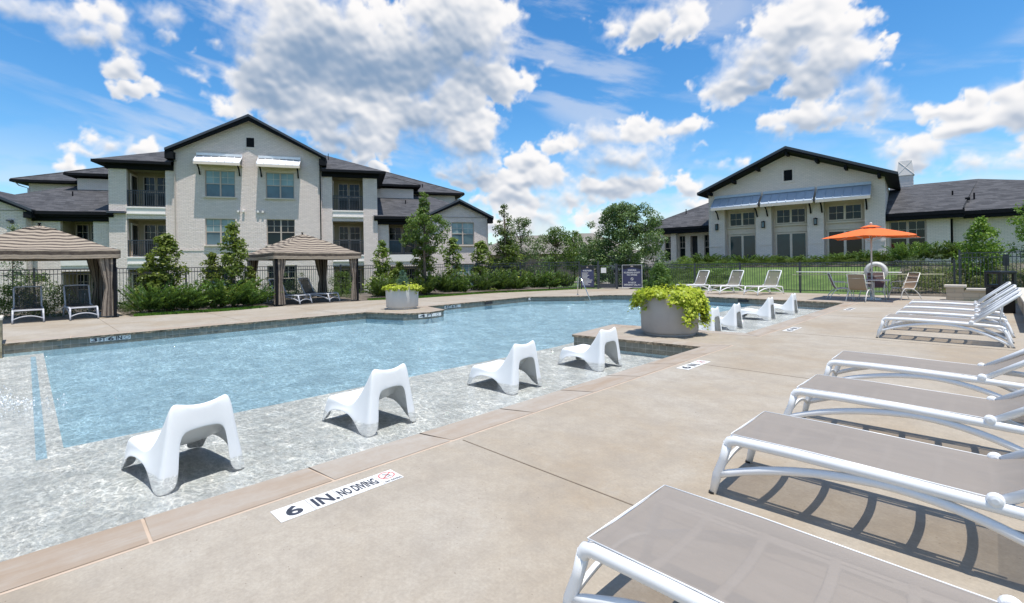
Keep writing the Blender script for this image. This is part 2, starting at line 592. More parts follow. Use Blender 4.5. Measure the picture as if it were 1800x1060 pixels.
def coping_mat():
    m, N, b, o = new_mat('sandstone_coping')
    tc = N.n('ShaderNodeTexCoord')
    v = tc.outputs['Object']
    oi = N.n('ShaderNodeAttribute')
    oi.attribute_name = 'rnd'
    nz = N.noise(N.mapping(v, scale=(3.2, 0.5, 1)), 2.2, 6, 0.6, 0.6)
    base = N.ramp(oi.outputs['Fac'], [(0.0, (0.315, 0.235, 0.165)), (0.5, (0.335, 0.265, 0.20)), (1.0, (0.35, 0.30, 0.245))])
    c = N.mix(N.maprange(nz, 0.36, 0.68, 0, 0.85), base, (0.385, 0.345, 0.295))
    c = N.mix(N.maprange(N.noise(v, 8, 6, 0.7), 0.4, 0.75, 0, 0.4), c, (0.28, 0.20, 0.135))
    N.put(b.inputs['Base Color'], c)
    b.inputs['Roughness'].default_value = 0.7
    N.put(b.inputs['Normal'], N.bump(N.noise(v, 24, 5, 0.7), 0.35, 0.008))
    return m


def rocky_edge_mat():
    m, N, b, o = new_mat('chiselled_stone_edge')
    tc = N.n('ShaderNodeTexCoord')
    v = tc.outputs['Object']
    nz = N.noise(v, 11, 6, 0.75)
    N.put(b.inputs['Base Color'], N.ramp(nz, [(0.35, (0.10, 0.075, 0.045)), (0.62, (0.36, 0.29, 0.20))]))
    b.inputs['Roughness'].default_value = 0.9
    N.put(b.inputs['Normal'], N.bump(nz, 1.0, 0.05))
    return m


def band_tile_mat():
    m, N, b, o = new_mat('waterline_tile')
    tc = N.n('ShaderNodeTexCoord')
    s = N.n('ShaderNodeSeparateXYZ')
    N.put(s.inputs[0], tc.outputs['Object'])
    c = N.n('ShaderNodeCombineXYZ')
    N.put(c.inputs[0], N.math('ADD', s.outputs[0], s.outputs[1]))
    N.put(c.inputs[1], s.outputs[2])
    bt = N.n('ShaderNodeTexBrick')
    bt.offset = 0
    N.put(bt.inputs['Vector'], c.outputs[0])
    bt.inputs['Color1'].default_value = (0.17, 0.175, 0.15, 1)
    bt.inputs['Color2'].default_value = (0.235, 0.225, 0.18, 1)
    bt.inputs['Mortar'].default_value = (0.32, 0.31, 0.27, 1)
    bt.inputs['Scale'].default_value = 1
    bt.inputs['Mortar Size'].default_value = 0.006
    bt.inputs['Brick Width'].default_value = 0.15
    bt.inputs['Row Height'].default_value = 0.15
    nz = N.noise(tc.outputs['Object'], 12, 5, 0.7)
    N.put(b.inputs['Base Color'], N.mix(N.maprange(nz, 0.4, 0.7, 0, 0.5), bt.outputs[0], (0.13, 0.12, 0.085)))
    b.inputs['Roughness'].default_value = 0.35
    return m


def plaster(name, col, var=0.06):
    m, N, b, o = new_mat(name)
    tc = N.n('ShaderNodeTexCoord')
    nz = N.noise(tc.outputs['Object'], 1.2, 6, 0.65)
    N.put(b.inputs['Base Color'], N.ramp(nz, [(0.3, [c * (1 - var) for c in col]), (0.7, [c * (1 + var) for c in col])]))
    b.inputs['Roughness'].default_value = 0.8
    return m


def water_mat():
    m = bpy.data.materials.new('pool_water')
    m.use_nodes = True
    t = m.node_tree
    t.nodes.clear()
    N = NT(t)
    o = N.n('ShaderNodeOutputMaterial')
    tc = N.n('ShaderNodeTexCoord')
    v = tc.outputs['Object']
    # wind ripples: stretched along one direction, two scales
    r = R(20)
    v1 = N.mapping(v, scale=(1.0, 1.9, 1), rot=(0, 0, r))
    w1 = N.noise(v1, 4.2, 5, 0.6, 0.9)
    w2 = N.noise(v1, 14, 5, 0.65, 0.6)
    hgt = N.math('MULTIPLY_ADD', w2, 0.55, w1)
    nrm = N.bump(hgt, 1.0, 0.16)
    # sunlit caustic lines painted as a net into the water's transparent tint
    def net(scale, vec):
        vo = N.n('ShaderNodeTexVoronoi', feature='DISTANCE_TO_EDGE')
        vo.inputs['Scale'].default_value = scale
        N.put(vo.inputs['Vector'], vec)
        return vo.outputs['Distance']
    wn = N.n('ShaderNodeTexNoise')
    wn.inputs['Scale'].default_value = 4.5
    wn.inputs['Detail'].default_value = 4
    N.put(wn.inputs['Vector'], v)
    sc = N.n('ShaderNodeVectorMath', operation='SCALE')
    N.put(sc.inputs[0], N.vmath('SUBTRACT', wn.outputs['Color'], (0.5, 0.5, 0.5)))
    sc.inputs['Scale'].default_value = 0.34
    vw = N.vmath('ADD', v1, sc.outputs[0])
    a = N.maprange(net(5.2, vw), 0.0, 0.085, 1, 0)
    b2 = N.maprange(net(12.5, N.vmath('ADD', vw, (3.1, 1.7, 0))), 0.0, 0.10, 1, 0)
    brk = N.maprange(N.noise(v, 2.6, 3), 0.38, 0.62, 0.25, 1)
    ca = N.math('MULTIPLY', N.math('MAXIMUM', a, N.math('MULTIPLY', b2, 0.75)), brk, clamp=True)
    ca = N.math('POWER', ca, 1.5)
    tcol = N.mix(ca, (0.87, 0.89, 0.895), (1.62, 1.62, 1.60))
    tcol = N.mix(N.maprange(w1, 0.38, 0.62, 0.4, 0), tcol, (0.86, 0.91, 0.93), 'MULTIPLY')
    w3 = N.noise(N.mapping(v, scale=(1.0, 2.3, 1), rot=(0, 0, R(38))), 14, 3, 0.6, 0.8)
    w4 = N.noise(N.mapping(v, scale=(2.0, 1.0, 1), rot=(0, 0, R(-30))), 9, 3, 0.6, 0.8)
    rip = N.maprange(N.math('ADD', w3, N.math('MULTIPLY', w4, 0.7)), 0.68, 1.02, 0.85, 1.16)  # finer bright and dark ripple light, painted into the same tint
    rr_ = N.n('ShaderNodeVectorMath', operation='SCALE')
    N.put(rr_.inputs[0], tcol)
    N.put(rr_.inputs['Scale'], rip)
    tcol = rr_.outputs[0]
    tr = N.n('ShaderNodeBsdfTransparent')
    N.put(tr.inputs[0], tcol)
    gl = N.n('ShaderNodeBsdfGlossy')
    gl.inputs['Roughness'].default_value = 0.03
    N.put(gl.inputs['Normal'], nrm)
    fr = N.n('ShaderNodeFresnel')
    fr.inputs['IOR'].default_value = 1.333
    N.put(fr.inputs['Normal'], N.bump(hgt, 0.55, 0.10))
    mx = N.n('ShaderNodeMixShader')
    N.put(mx.inputs[0], N.math('MULTIPLY', fr.outputs[0], 0.9, clamp=True))
    N.put(mx.inputs[1], tr.outputs[0])
    N.put(mx.inputs[2], gl.outputs[0])
    N.put(o.inputs[0], mx.outputs[0])
    return m


def mesh_fabric(name, col, through=0.3, weave=420):
    m, N, b, o = new_mat(name)
    tc = N.n('ShaderNodeTexCoord')
    v = tc.outputs['Object']
    nz = N.noise(N.mapping(v, scale=(1, 3, 1)), 2.5, 6, 0.7)
    N.put(b.inputs['Base Color'], N.ramp(nz, [(0.3, [c * 0.93 for c in col]), (0.7, [c * 1.06 for c in col])]))
    b.inputs['Roughness'].default_value = 0.75
    N.put(b.inputs['Normal'], N.bump(N.noise(v, weave, 1), 0.25, 0.002))
    tr = N.n('ShaderNodeBsdfTransparent')
    mx = N.n('ShaderNodeMixShader')
    ge = N.n('ShaderNodeNewGeometry')
    dt = N.math('ABSOLUTE', N.vmath('DOT_PRODUCT', ge.outputs['Incoming'], ge.outputs['True Normal']))
    N.put(mx.inputs[0], N.maprange(dt, 0.45, 0.98, through * 0.08, through))
    tr.inputs[0].default_value = (1.0, 0.95, 0.90, 1)
    N.put(mx.inputs[1], b.outputs[0])
    N.put(mx.inputs[2], tr.outputs[0])
    N.put(o.inputs[0], mx.outputs[0])
    return m


def stripes(name, ca, cb, width, kind='z'):
    """woven stripes; kind 'z' along height, 'u' along the mesh attribute stripe"""
    m, N, b, o = new_mat(name)
    at = N.n('ShaderNodeAttribute')
    at.attribute_name = 'stripe'
    tc = N.n('ShaderNodeTexCoord')
    u = N.math('DIVIDE', at.outputs['Fac'], width)
    u = N.math('ADD', u, N.math('MULTIPLY', N.noise(tc.outputs['Object'], 3, 3), 0.25))
    fr = N.math('FRACT', u)
    s = N.maprange(fr, 0.46, 0.52, 0, 1)
    s2 = N.maprange(fr, 0.94, 1.0, 1, 0)
    k = N.math('MULTIPLY', s, s2)
    thin = N.math('MULTIPLY', N.math('GREATER_THAN', fr, 0.2), N.math('LESS_THAN', fr, 0.27))
    c = N.mix(k, ca, cb)
    c = N.mix(N.math('MULTIPLY', thin, 0.5), c, cb)
    N.put(b.inputs['Base Color'], N.mix(N.maprange(N.noise(tc.outputs['Object'], 9, 4), 0.3, 0.7, 0, 0.25), c, [x * 0.8 for x in ca]))
    b.inputs['Roughness'].default_value = 0.9
    N.put(b.inputs['Normal'], N.bump(N.noise(tc.outputs['Object'], 7, 4), 0.5, 0.03))
    return m


def ground_mat(name, stops, scale, bump=0.5, rough=0.95, fine=60):
    m, N, b, o = new_mat(name)
    tc = N.n('ShaderNodeTexCoord')
    v = tc.outputs['Object']
    nz = N.noise(v, scale, 8, 0.75)
    c = N.ramp(nz, stops)
    fz = N.noise(v, fine, 4, 0.7)
    c = N.mix(N.maprange(fz, 0.35, 0.65, 0, 0.5), c, [x * 0.55 for x in stops[0][1]])
    N.put(b.inputs['Base Color'], c)
    b.inputs['Roughness'].default_value = rough
    N.put(b.inputs['Normal'], N.bump(fz, bump, 0.03))
    return m


def stone_mat(name):
    m, N, b, o = new_mat(name)
    tc = N.n('ShaderNodeTexCoord')
    s = N.n('ShaderNodeSeparateXYZ')
    N.put(s.inputs[0], tc.outputs['Object'])
    c = N.n('ShaderNodeCombineXYZ')
    N.put(c.inputs[0], N.math('ADD', s.outputs[0], s.outputs[1]))
    N.put(c.inputs[1], N.math('ADD', s.outputs[2], 0.03))
    bt = N.n('ShaderNodeTexBrick')
    N.put(bt.inputs['Vector'], c.outputs[0])
    bt.inputs['Color1'].default_value = (0.52, 0.45, 0.34, 1)
    bt.inputs['Color2'].default_value = (0.42, 0.34, 0.235, 1)
    bt.inputs['Mortar'].default_value = (0.36, 0.32, 0.26, 1)
    bt.inputs['Scale'].default_value = 1
    bt.inputs['Mortar Size'].default_value = 0.008
    bt.inputs['Brick Width'].default_value = 0.42
    bt.inputs['Row Height'].default_value = 0.15
    nz = N.noise(tc.outputs['Object'], 7, 6, 0.7)
    N.put(b.inputs['Base Color'], N.mix(N.maprange(nz, 0.35, 0.7, 0, 0.5), bt.outputs[0], (0.50, 0.44, 0.35)))
    b.inputs['Roughness'].default_value = 0.9
    N.put(b.inputs['Normal'], N.bump(N.math('SUBTRACT', nz, bt.outputs['Fac']), 0.7, 0.02))
    return m


M['deck'] = deck_mat()
M['coping'] = coping_mat()
M['rock'] = rocky_edge_mat()
M['band'] = band_tile_mat()
M['mortar'] = plain('mortar', (0.50, 0.39, 0.295), 0.9, 0.1)
M['joint'] = plain('joint_brown', (0.15, 0.115, 0.08), 0.9, 0.2)  # the deck joints' own brown
M['deep'] = plaster('deep_plaster', (0.265, 0.400, 0.475))
M['shelf'] = plaster('shelf_plaster', (0.50, 0.495, 0.475), 0.05)
M['step_tile'] = plaster('step_edge_tile', (0.28, 0.40, 0.47))
M['wallplaster_lifted'] = plaster('wall_plaster_lifted', (0.42, 0.59, 0.66))  # colour lightened past the floor plaster to offset shade on the walls
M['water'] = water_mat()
M['sling'] = mesh_fabric('taupe_mesh_fabric', (0.245, 0.214, 0.185), 0.58)
M['sling_dark'] = mesh_fabric('charcoal_mesh_fabric', (0.060, 0.058, 0.058), 0.45)
M['canopy'] = stripes('striped_canopy', (0.36, 0.295, 0.225), (0.055, 0.040, 0.032), 0.21)
M['curtain'] = stripes('striped_curtain', (0.30, 0.25, 0.20), (0.060, 0.045, 0.038), 0.14)
M['lawn'] = ground_mat('lawn', [(0.36, (0.060, 0.115, 0.022)), (0.64, (0.145, 0.215, 0.055))], 1.6, fine=28)
M['mulch'] = ground_mat('mulch', [(0.3, (0.10, 0.08, 0.062)), (0.7, (0.26, 0.22, 0.18))], 6, bump=1.0, fine=25)
M['path'] = ground_mat('path_concrete', [(0.3, (0.36, 0.33, 0.29)), (0.7, (0.44, 0.41, 0.36))], 2, bump=0.1)
M['asphalt'] = ground_mat('asphalt', [(0.3, (0.10, 0.10, 0.10)), (0.7, (0.16, 0.16, 0.155))], 1.5, bump=0.2)
M['stone'] = stone_mat('limestone_blocks')
M['cap'] = plain('limestone_cap', (0.56, 0.51, 0.43), 0.8, 0.1, scale=4, bump=0.2)
M['spa_stone'] = plain('spa_stone', (0.30, 0.26, 0.17), 0.9, 0.5, scale=7, bump=0.8, bscale=9)
M['pot'] = plain('cast_planter_grey', (0.37, 0.345, 0.325), 0.75, 0.07, scale=3, bump=0.08)
M['pot_light'] = plain('cast_planter_light', (0.58, 0.56, 0.53), 0.75, 0.04, scale=3, bump=0.08)
M['leaf_a'] = foliage_mat('leaf_magnolia', (0.07, 0.115, 0.022), (0.20, 0.26, 0.045), (0.42, 0.46, 0.10))
M['leaf_b'] = foliage_mat('leaf_oak', (0.045, 0.085, 0.020), (0.125, 0.19, 0.040), (0.24, 0.31, 0.07))
M['leaf_c'] = foliage_mat('leaf_juniper', (0.022, 0.055, 0.016), (0.075, 0.145, 0.026), (0.22, 0.33, 0.05), 0.25)
M['leaf_d'] = foliage_mat('leaf_hedge', (0.035, 0.075, 0.018), (0.11, 0.185, 0.035), (0.19, 0.28, 0.06))
M['leaf_grey'] = foliage_mat('leaf_grey_green', (0.065, 0.10, 0.055), (0.17, 0.225, 0.13), (0.28, 0.33, 0.20))
M['leaf_bright'] = foliage_mat('leaf_bright', (0.065, 0.13, 0.018), (0.20, 0.33, 0.04), (0.36, 0.46, 0.09))
M['leaf_lime'] = foliage_mat('leaf_chartreuse', (0.28, 0.36, 0.022), (0.55, 0.60, 0.055), (0.72, 0.72, 0.16), 0.4)
M['leaf_var'] = foliage_mat('leaf_variegated', (0.07, 0.10, 0.03), (0.22, 0.25, 0.10), (0.50, 0.44, 0.27))
M['leaf_blue'] = foliage_mat('leaf_blue_green', (0.035, 0.085, 0.06), (0.085, 0.16, 0.11), (0.14, 0.23, 0.15), 0.15)
M['leaf_juntree'] = foliage_mat('leaf_cedar', (0.045, 0.085, 0.035), (0.135, 0.195, 0.065), (0.26, 0.33, 0.11), 0.25)
M['grassblade'] = foliage_mat('grass_blade', (0.055, 0.13, 0.015), (0.12, 0.26, 0.03), (0.20, 0.36, 0.06), 0.4)


# ---------------------------------------------------------------- mesh helpers
class MB:
    def __init__(self):
        self.v, self.f, self.a = [], [], []

    def poly(self, pts, a=0.0):
        i = len(self.v)
        self.v += [tuple(q) for q in pts]
        self.f.append(tuple(range(i, i + len(pts))))
        self.a.append(a)
        return self

    def box(self, x0, x1, y0, y1, z0, z1, a=0.0):
        i = len(self.v)
        self.v += [(x0, y0, z0), (x1, y0, z0), (x1, y1, z0), (x0, y1, z0), (x0, y0, z1), (x1, y0, z1), (x1, y1, z1), (x0, y1, z1)]
        for q in ((0, 3, 2, 1), (4, 5, 6, 7), (0, 1, 5, 4), (1, 2, 6, 5), (2, 3, 7, 6), (3, 0, 4, 7)):
            self.f.append(tuple(i + k for k in q))
            self.a.append(a)
        return self

    def grid(self, rows, closed_u=False, closed_v=False, attr=None):
        """rows of points"""
        i = len(self.v)
        nr, nc = len(rows), len(rows[0])
        for r_ in rows:
            self.v += [tuple(q) for q in r_]
        for r_ in range(nr if closed_v else nr - 1):
            for c in range(nc if closed_u else nc - 1):
                a, b = r_ * nc + c, r_ * nc + (c + 1) % nc
                c2, d2 = ((r_ + 1) % nr) * nc + (c + 1) % nc, ((r_ + 1) % nr) * nc + c
                self.f.append((i + a, i + b, i + c2, i + d2))
                self.a.append(attr[r_][c] if attr else 0.0)
        return self

    def tube(self, pts, r, seg=10, caps=True, flat=1.0, closed=False):
        pts = [Vector(q) for q in pts]
        n = len(pts)
        rad = r if hasattr(r, '__len__') else [r] * n
        rows = []
        prev = None
        for k in range(n):
            if closed:
                t = pts[(k + 1) % n] - pts[(k - 1) % n]
            else:
                t = pts[min(k + 1, n - 1)] - pts[max(k - 1, 0)]
            t.normalize()
            if prev is None:
                up = Vector((0, 0, 1)) if abs(t.z) < 0.95 else Vector((1, 0, 0))
                a = t.cross(up).normalized()
            else:
                a = (prev - t * prev.dot(t)).normalized()
            prev = a
            b = t.cross(a)
            rows.append([pts[k] + (a * math.cos(2 * math.pi * j / seg) + b * flat * math.sin(2 * math.pi * j / seg)) * rad[k] for j in range(seg)])
        i0 = len(self.v)
        self.grid(rows, closed_u=True, closed_v=closed)
        if caps and not closed:
            self.f.append(tuple(i0 + j for j in range(seg)))
            self.f.append(tuple(i0 + (n - 1) * seg + j for j in reversed(range(seg))))
            self.a += [0.0, 0.0]
        return self

    def lathe(self, prof, seg=40, cx=0, cy=0):
        rows = [[(cx + r * math.cos(2 * math.pi * j / seg), cy + r * math.sin(2 * math.pi * j / seg), z) for j in range(seg)] for r, z in prof]
        self.grid(rows, closed_u=True)
        return self

    def prism(self, pts2, y0, y1, plane='xz'):
        """extrude outline (x,z) between y0 and y1"""
        a = [(x, y0, z) for x, z in pts2]
        b = [(x, y1, z) for x, z in pts2]
        n = len(a)
        i = len(self.v)
        self.v += a + b
        self.f.append(tuple(i + k for k in range(n)))
        self.f.append(tuple(i + n + k for k in reversed(range(n))))
        for k in range(n):
            self.f.append((i + k, i + n + k, i + n + (k + 1) % n, i + (k + 1) % n))
        self.a += [0.0] * (n + 2)
        return self

    def mesh(self, name, mat, smooth=False, attr=None, fix=True):
        me = bpy.data.meshes.new(name)
        me.from_pydata(self.v, [], self.f)
        if attr:
            at = me.attributes.new(attr, 'FLOAT', 'FACE')
            at.data.foreach_set('value', self.a)
        if fix:
            bm = bmesh.new()
            bm.from_mesh(me)
            bmesh.ops.recalc_face_normals(bm, faces=bm.faces)
            bm.to_mesh(me)
            bm.free()
        if smooth:
            me.polygons.foreach_set('use_smooth', [True] * len(me.polygons))
        me.materials.append(mat)
        return me

    def build(self, name, mat, parent=None, smooth=False, attr=None, bevel=0.0, fix=True):
        if isinstance(mat, str):
            mat = M[mat]
        me = self.mesh(name, mat, smooth, attr, fix)
        o = bpy.data.objects.new(name, me)
        COL.objects.link(o)
        if parent:
            o.parent = parent
        if bevel:
            b = o.modifiers.new('bevel', 'BEVEL')
            b.width = bevel
            b.segments = 2
            b.limit_method = 'ANGLE'
        return o


def tag(o, label, cat, group=None, kind=None):
    if label:
        o['label'] = label
    if cat:
        o['category'] = cat
    if group:
        o['group'] = group
    if kind:
        o['kind'] = kind
    return o


def thing(name, label, cat, loc=(0, 0, 0), rz=0.0, group=None):
    o = bpy.data.objects.new(name, None)
    COL.objects.link(o)
    o.location = loc
    o.rotation_euler = (0, 0, rz)
    o.empty_display_size = 0.2
    return tag(o, label, cat, group)


def copy_tree(o, parent=None):
    c = o.copy()
    COL.objects.link(c)
    c.parent = parent
    for ch in list(o.children):
        copy_tree(ch, c)
    return c


def smooth_angle(o, ang=40):
    me = o.data
    me.polygons.foreach_set('use_smooth', [True] * len(me.polygons))
    bm = bmesh.new()
    bm.from_mesh(me)
    for e in bm.edges:
        if len(e.link_faces) == 2 and e.calc_face_angle(0) > R(ang):
            e.smooth = False
    bm.to_mesh(me)
    bm.free()
    return o


def bez(p0, p1, p2, n=8):
    p0, p1, p2 = Vector(p0), Vector(p1), Vector(p2)
    return [p0 * (1 - t) ** 2 + p1 * 2 * t * (1 - t) + p2 * t * t for t in [i / n for i in range(n + 1)]]


def text_mb(s, size, width=None):
    """lettering as faces, flat in XY, starting at the origin"""
    cu = bpy.data.curves.new('lettering', 'FONT')
    cu.body = s
    cu.size = size
    cu.resolution_u = 3
    cu.offset = 0.03
    ob = bpy.data.objects.new('lettering', cu)
    COL.objects.link(ob)
    dg = bpy.context.evaluated_depsgraph_get()
    me = bpy.data.meshes.new_from_object(ob.evaluated_get(dg))
    vs = [v.co.copy() for v in me.vertices]
    fs = [tuple(p.vertices) for p in me.polygons]
    bpy.data.objects.remove(ob)
    bpy.data.meshes.remove(me)
    bpy.data.curves.remove(cu)
    x0, x1 = min(v.x for v in vs), max(v.x for v in vs)
    y0, y1 = min(v.y for v in vs), max(v.y for v in vs)
    return vs, fs, (x0, x1, y0, y1)


def add_text(mb, s, x0, x1, y0, y1, f):
    """fit text s in the rectangle and map each 2-D point with f(x, y)"""
    vs, fs, (a, b, c, d_) = text_mb(s, 1.0)
    i = len(mb.v)
    for v in vs:
        x = x0 + (v.x - a) / (b - a) * (x1 - x0)
        y = y0 + (v.y - c) / (d_ - c) * (y1 - y0)
        mb.v.append(tuple(f(x, y)))
    for q in fs:
        mb.f.append(tuple(i + k for k in q))
        mb.a.append(0.0)


# ---------------------------------------------------------------- terrain
A_ORG, A_ANG = Vector((-36.19, 6.57, 0)), 1.1013
B_ORG, B_ANG = Vector((-13.76, 32.87, 0)), 0.0925


def sstep(a, b, x):
    t = max(0.0, min(1.0, (x - a) / (b - a)))
    return t * t * (3 - 2 * t)


def terr(x, y):
    z = -0.035
    z -= 0.95 * sstep(-25.5, -32, x) * (1 - sstep(22, 34, y))
    z += 1.22 * sstep(25.6, 31.0, y) * sstep(-20, -13, x)
    z += 0.35 * sstep(1.6, 2.4, x) * sstep(14, 15, y) * (1 - sstep(25, 27, y))
    return z


POOL = [(-3.65, -6.5), (-3.65, 8.45), (-6.35, 8.2), (-6.6, 10.1), (-3.65, 10.5), (-3.65, 20.0), (-8.6, 20.65), (-10.3, 20.95),
        (-13.2, 19.3), (-13.45, 18.2), (-15.4, 16.5), (-15.05, 10.5), (-13.35, 10.05), (-13.1, 9.3), (-13.4, 8.5), (-14.9, 8.0), (-14.95, -0.35),
        (-14.95, -6.5)]
POOL = POOL[::-1] if sum(POOL[i][0] * POOL[(i + 1) % len(POOL)][1] - POOL[(i + 1) % len(POOL)][0] * POOL[i][1] for i in range(len(POOL))) < 0 else POOL


def offset(poly, dist):
    """offset a CCW polygon outward"""
    n = len(poly)
    res = []
    for i in range(n):
        a, b, c = Vector(poly[i - 1]), Vector(poly[i]), Vector(poly[(i + 1) % n])
        d1, d2 = (b - a).normalized(), (c - b).normalized()
        n1, n2 = Vector((d1.y, -d1.x)), Vector((d2.y, -d2.x))
        m_ = (n1 + n2).normalized()
        k = dist / max(0.45, m_.dot(n1))
        res.append((b.x + m_.x * k, b.y + m_.y * k))
    return res


COPE = offset(POOL, 0.36)
DECK = [(-19.85, -7), (0.8, -7), (0.8, 22.4), (-1.2, 22.8), (-1.3, 24.9), (-8.9, 24.75), (-15.1, 24.3), (-16.6, 23.8), (-17.5, 22.1), (-19.05, 17.4),
        (-19.0, 13.0), (-19.8, 10.8), (-23.6, 10.8), (-23.6, 6.5), (-19.95, 6.6), (-19.45, 5.0), (-19.9, 2.4), (-23.9, 2.3), (-23.9, -7)]


def sheet(name, outer, holes, z, mat, parent=None):
    loops = [[Vector((x, y, z)) for x, y in outer]] + [[Vector((x, y, z)) for x, y in h] for h in holes]
    tris = tessellate_polygon(loops)
    vs = [v for l in loops for v in l]
    mb = MB()
    mb.v = [tuple(v) for v in vs]
    for t_ in tris:
        a, b, c = (vs[k] for k in t_)
        if (b - a).cross(c - a).z < 0:
            t_ = t_[::-1]
        mb.f.append(tuple(t_))
        mb.a.append(0.0)
    return mb.build(name, mat, parent, fix=False)


def inside(pt, poly):
    x, y = pt
    c = False
    n = len(poly)
    for i in range(n):
        x1, y1 = poly[i]
        x2, y2 = poly[(i + 1) % n]
        if (y1 > y) != (y2 > y) and x < (x2 - x1) * (y - y1) / (y2 - y1) + x1:
            c = not c
    return c


def poly_dist(pt, poly):
    p_ = Vector(pt)
    best = 1e9
    for i in range(len(poly)):
        a, b = Vector(poly[i]), Vector(poly[(i + 1) % len(poly)])
        t_ = max(0, min(1, (p_ - a).dot(b - a) / (b - a).length_squared))
        best = min(best, (p_ - a - (b - a) * t_).length)
    return best


# ground: fine near grid, coarse outer ring to the horizon
def build_ground():
    xs = sorted(set([-1500, -700, -300, -150, -90] + list(range(-70, 31, 1)) + [60, 150, 500, 1500]))
    ys = sorted(set([-1500, -400, -100, -40] + list(range(-20, 61, 1)) + [75, 100, 160, 300, 700, 1500]))
    ids = {}
    mb = MB()
    for j, y in enumerate(ys):
        for i, x in enumerate(xs):
            ids[(i, j)] = len(mb.v)
            mb.v.append((x, y, terr(x, y)))
    for j in range(len(ys) - 1):
        for i in range(len(xs) - 1):
            cx, cy = (xs[i] + xs[i + 1]) / 2, (ys[j] + ys[j + 1]) / 2
            if inside((cx, cy), DECK) and poly_dist((cx, cy), DECK) > 1.0 and abs(cx) < 100:
                continue
            mb.f.append((ids[(i, j)], ids[(i + 1, j)], ids[(i + 1, j + 1)], ids[(i, j + 1)]))
            mb.a.append(0.0)
    o = mb.build('ground', M['lawn'], fix=False, smooth=True)
    return tag(o, None, None, kind='structure')


build_ground()
tag(sheet('pool_deck', DECK, [COPE], 0.0, M['deck']), None, None, kind='structure')

# mulch bed between the deck and the fence by the apartments
mb = MB()
nx, ny = 14, 60
rows = []
for j in range(ny + 1):
    y = -9 + j * 33 / ny
    x1 = -18.2 if y > 11 else -19.0
    rows.append([(x1 + (-27.0 - x1) * i / nx, y, terr(x1 + (-27.0 - x1) * i / nx, y) + 0.012 + 0.02 * rng.random()) for i in range(nx + 1)])
mb.grid(rows)
tag(mb.build('planting_bed', M['mulch'], smooth=True), None, None, kind='structure')
# bed on the clubhouse slope
mb = MB()
rows = []
for j in range(9):
    y = 25.3 + j * 0.7
    rows.append([(x, y, terr(x, y) + 0.02 + 0.015 * rng.random()) for x in np.linspace(-3.2, 8, 16)])
mb.grid(rows)
tag(mb.build('planting_bed', M['mulch'], smooth=True), None, None, kind='structure')
mb = MB()
rows = []
for j in range(5):
    y = 30.2 + j * 0.65
    rows.append([(x, y, terr(x, y) + 0.02) for x in np.linspace(-19, -2, 26)])
mb.grid(rows)
tag(mb.build('planting_bed', M['mulch'], smooth=True), None, None, kind='structure')
tag(sheet('planting_bed', [(0.82, 4), (3.5, 4), (3.5, 24.5), (0.82, 23.3)], [], 0.02, M['mulch']), None, None, kind='structure')
# footpath past the gate and the parking road behind
def ribbon(name, pts, w, dz, mat, n=1):
    mb = MB()
    rows = []
    for k, (x, y) in enumerate(pts):
        a = Vector(pts[max(k - 1, 0)])
        b = Vector(pts[min(k + 1, len(pts) - 1)])
        t_ = (b - a).normalized()
        nn_ = Vector((-t_.y, t_.x)) * w / 2
        rows.append([(x + nn_.x, y + nn_.y, terr(x + nn_.x, y + nn_.y) + dz), (x - nn_.x, y - nn_.y, terr(x - nn_.x, y - nn_.y) + dz)])
    mb.grid(rows)
    return tag(mb.build(name, mat), None, None, kind='structure')


ribbon('footpath', [(-15.7, 24.1), (-16.2, 26), (-17.5, 28.5), (-20, 30.6), (-24, 31.6)], 1.7, 0.05, M['path'])
ribbon('footpath', [(-34, 29), (-29, 30.2), (-24, 31.6), (-19, 33.5)], 1.8, 0.045, M['path'])
ribbon('parking_road', [(-75, 30), (-50, 42), (-34, 52), (-18, 66)], 11, 0.04, M['asphalt'])

# ---------------------------------------------------------------- pool shell
WZ = -0.165
SH = -0.30
# floor sheets: shelves and the deep floor
DEEPP = [(-6.75, 0.25), (-6.75, 8.1), (-6.95, 10.3), (-6.9, 20.55), (-8.6, 20.9), (-10.3, 21.2), (-13.3, 19.6), (-13.7, 18.3), (-15.6, 16.6),
         (-15.3, 10.2), (-13.0, 10.1), (-13.0, 8.3), (-15.2, 7.9), (-15.2, 0.25)]
deepfloor = [(-15.6, 0.25), (-6.75, 0.25), (-6.75, 8.0), (-6.95, 10.3), (-6.9, 21.3), (-15.6, 21.3)]
mb = MB()
gx_, gy_ = np.linspace(-15.6, -6.75, 46), np.linspace(0.25, 21.3, 90)
mb.grid([[(x if k else x, y, -0.98 + 0.60 * (1 - sstep(0.0, 2.6, poly_dist((x, y), POOL) if inside((x, y), POOL) else 0.0))) for k, x in enumerate(gx_)] for y in gy_])
# wall from shelf edge down
for (a, b) in (((-15.6, 0.25), (-6.75, 0.25)), ((-6.75, 0.25), (-6.75, 8.0)), ((-6.75, 8.0), (-6.95, 10.3)), ((-6.95, 10.3), (-6.9, 21.3))):
    mb.poly([(a[0], a[1], -1.25), (b[0], b[1], -1.25), (b[0], b[1], SH), (a[0], a[1], SH)])
tag(mb.build('pool_floor', M['deep'], fix=False, smooth=True), None, None, kind='structure')
mb = MB()
mb.poly([(-15.3, -6.8, SH), (-3.4, -6.8, SH), (-3.4, 0.25, SH), (-15.3, 0.25, SH)])
mb.poly([(-6.75, 0.25, SH), (-3.4, 0.25, SH), (-3.4, 8.7, SH), (-6.75, 8.0, SH)])
mb.poly([(-6.95, 10.3, SH), (-6.75, 8.0, SH), (-3.4, 8.7, SH), (-3.4, 10.3, SH)])
mb.poly([(-6.95, 10.3, SH), (-3.4, 10.3, SH), (-3.4, 21.0, SH), (-6.9, 21.3, SH)])
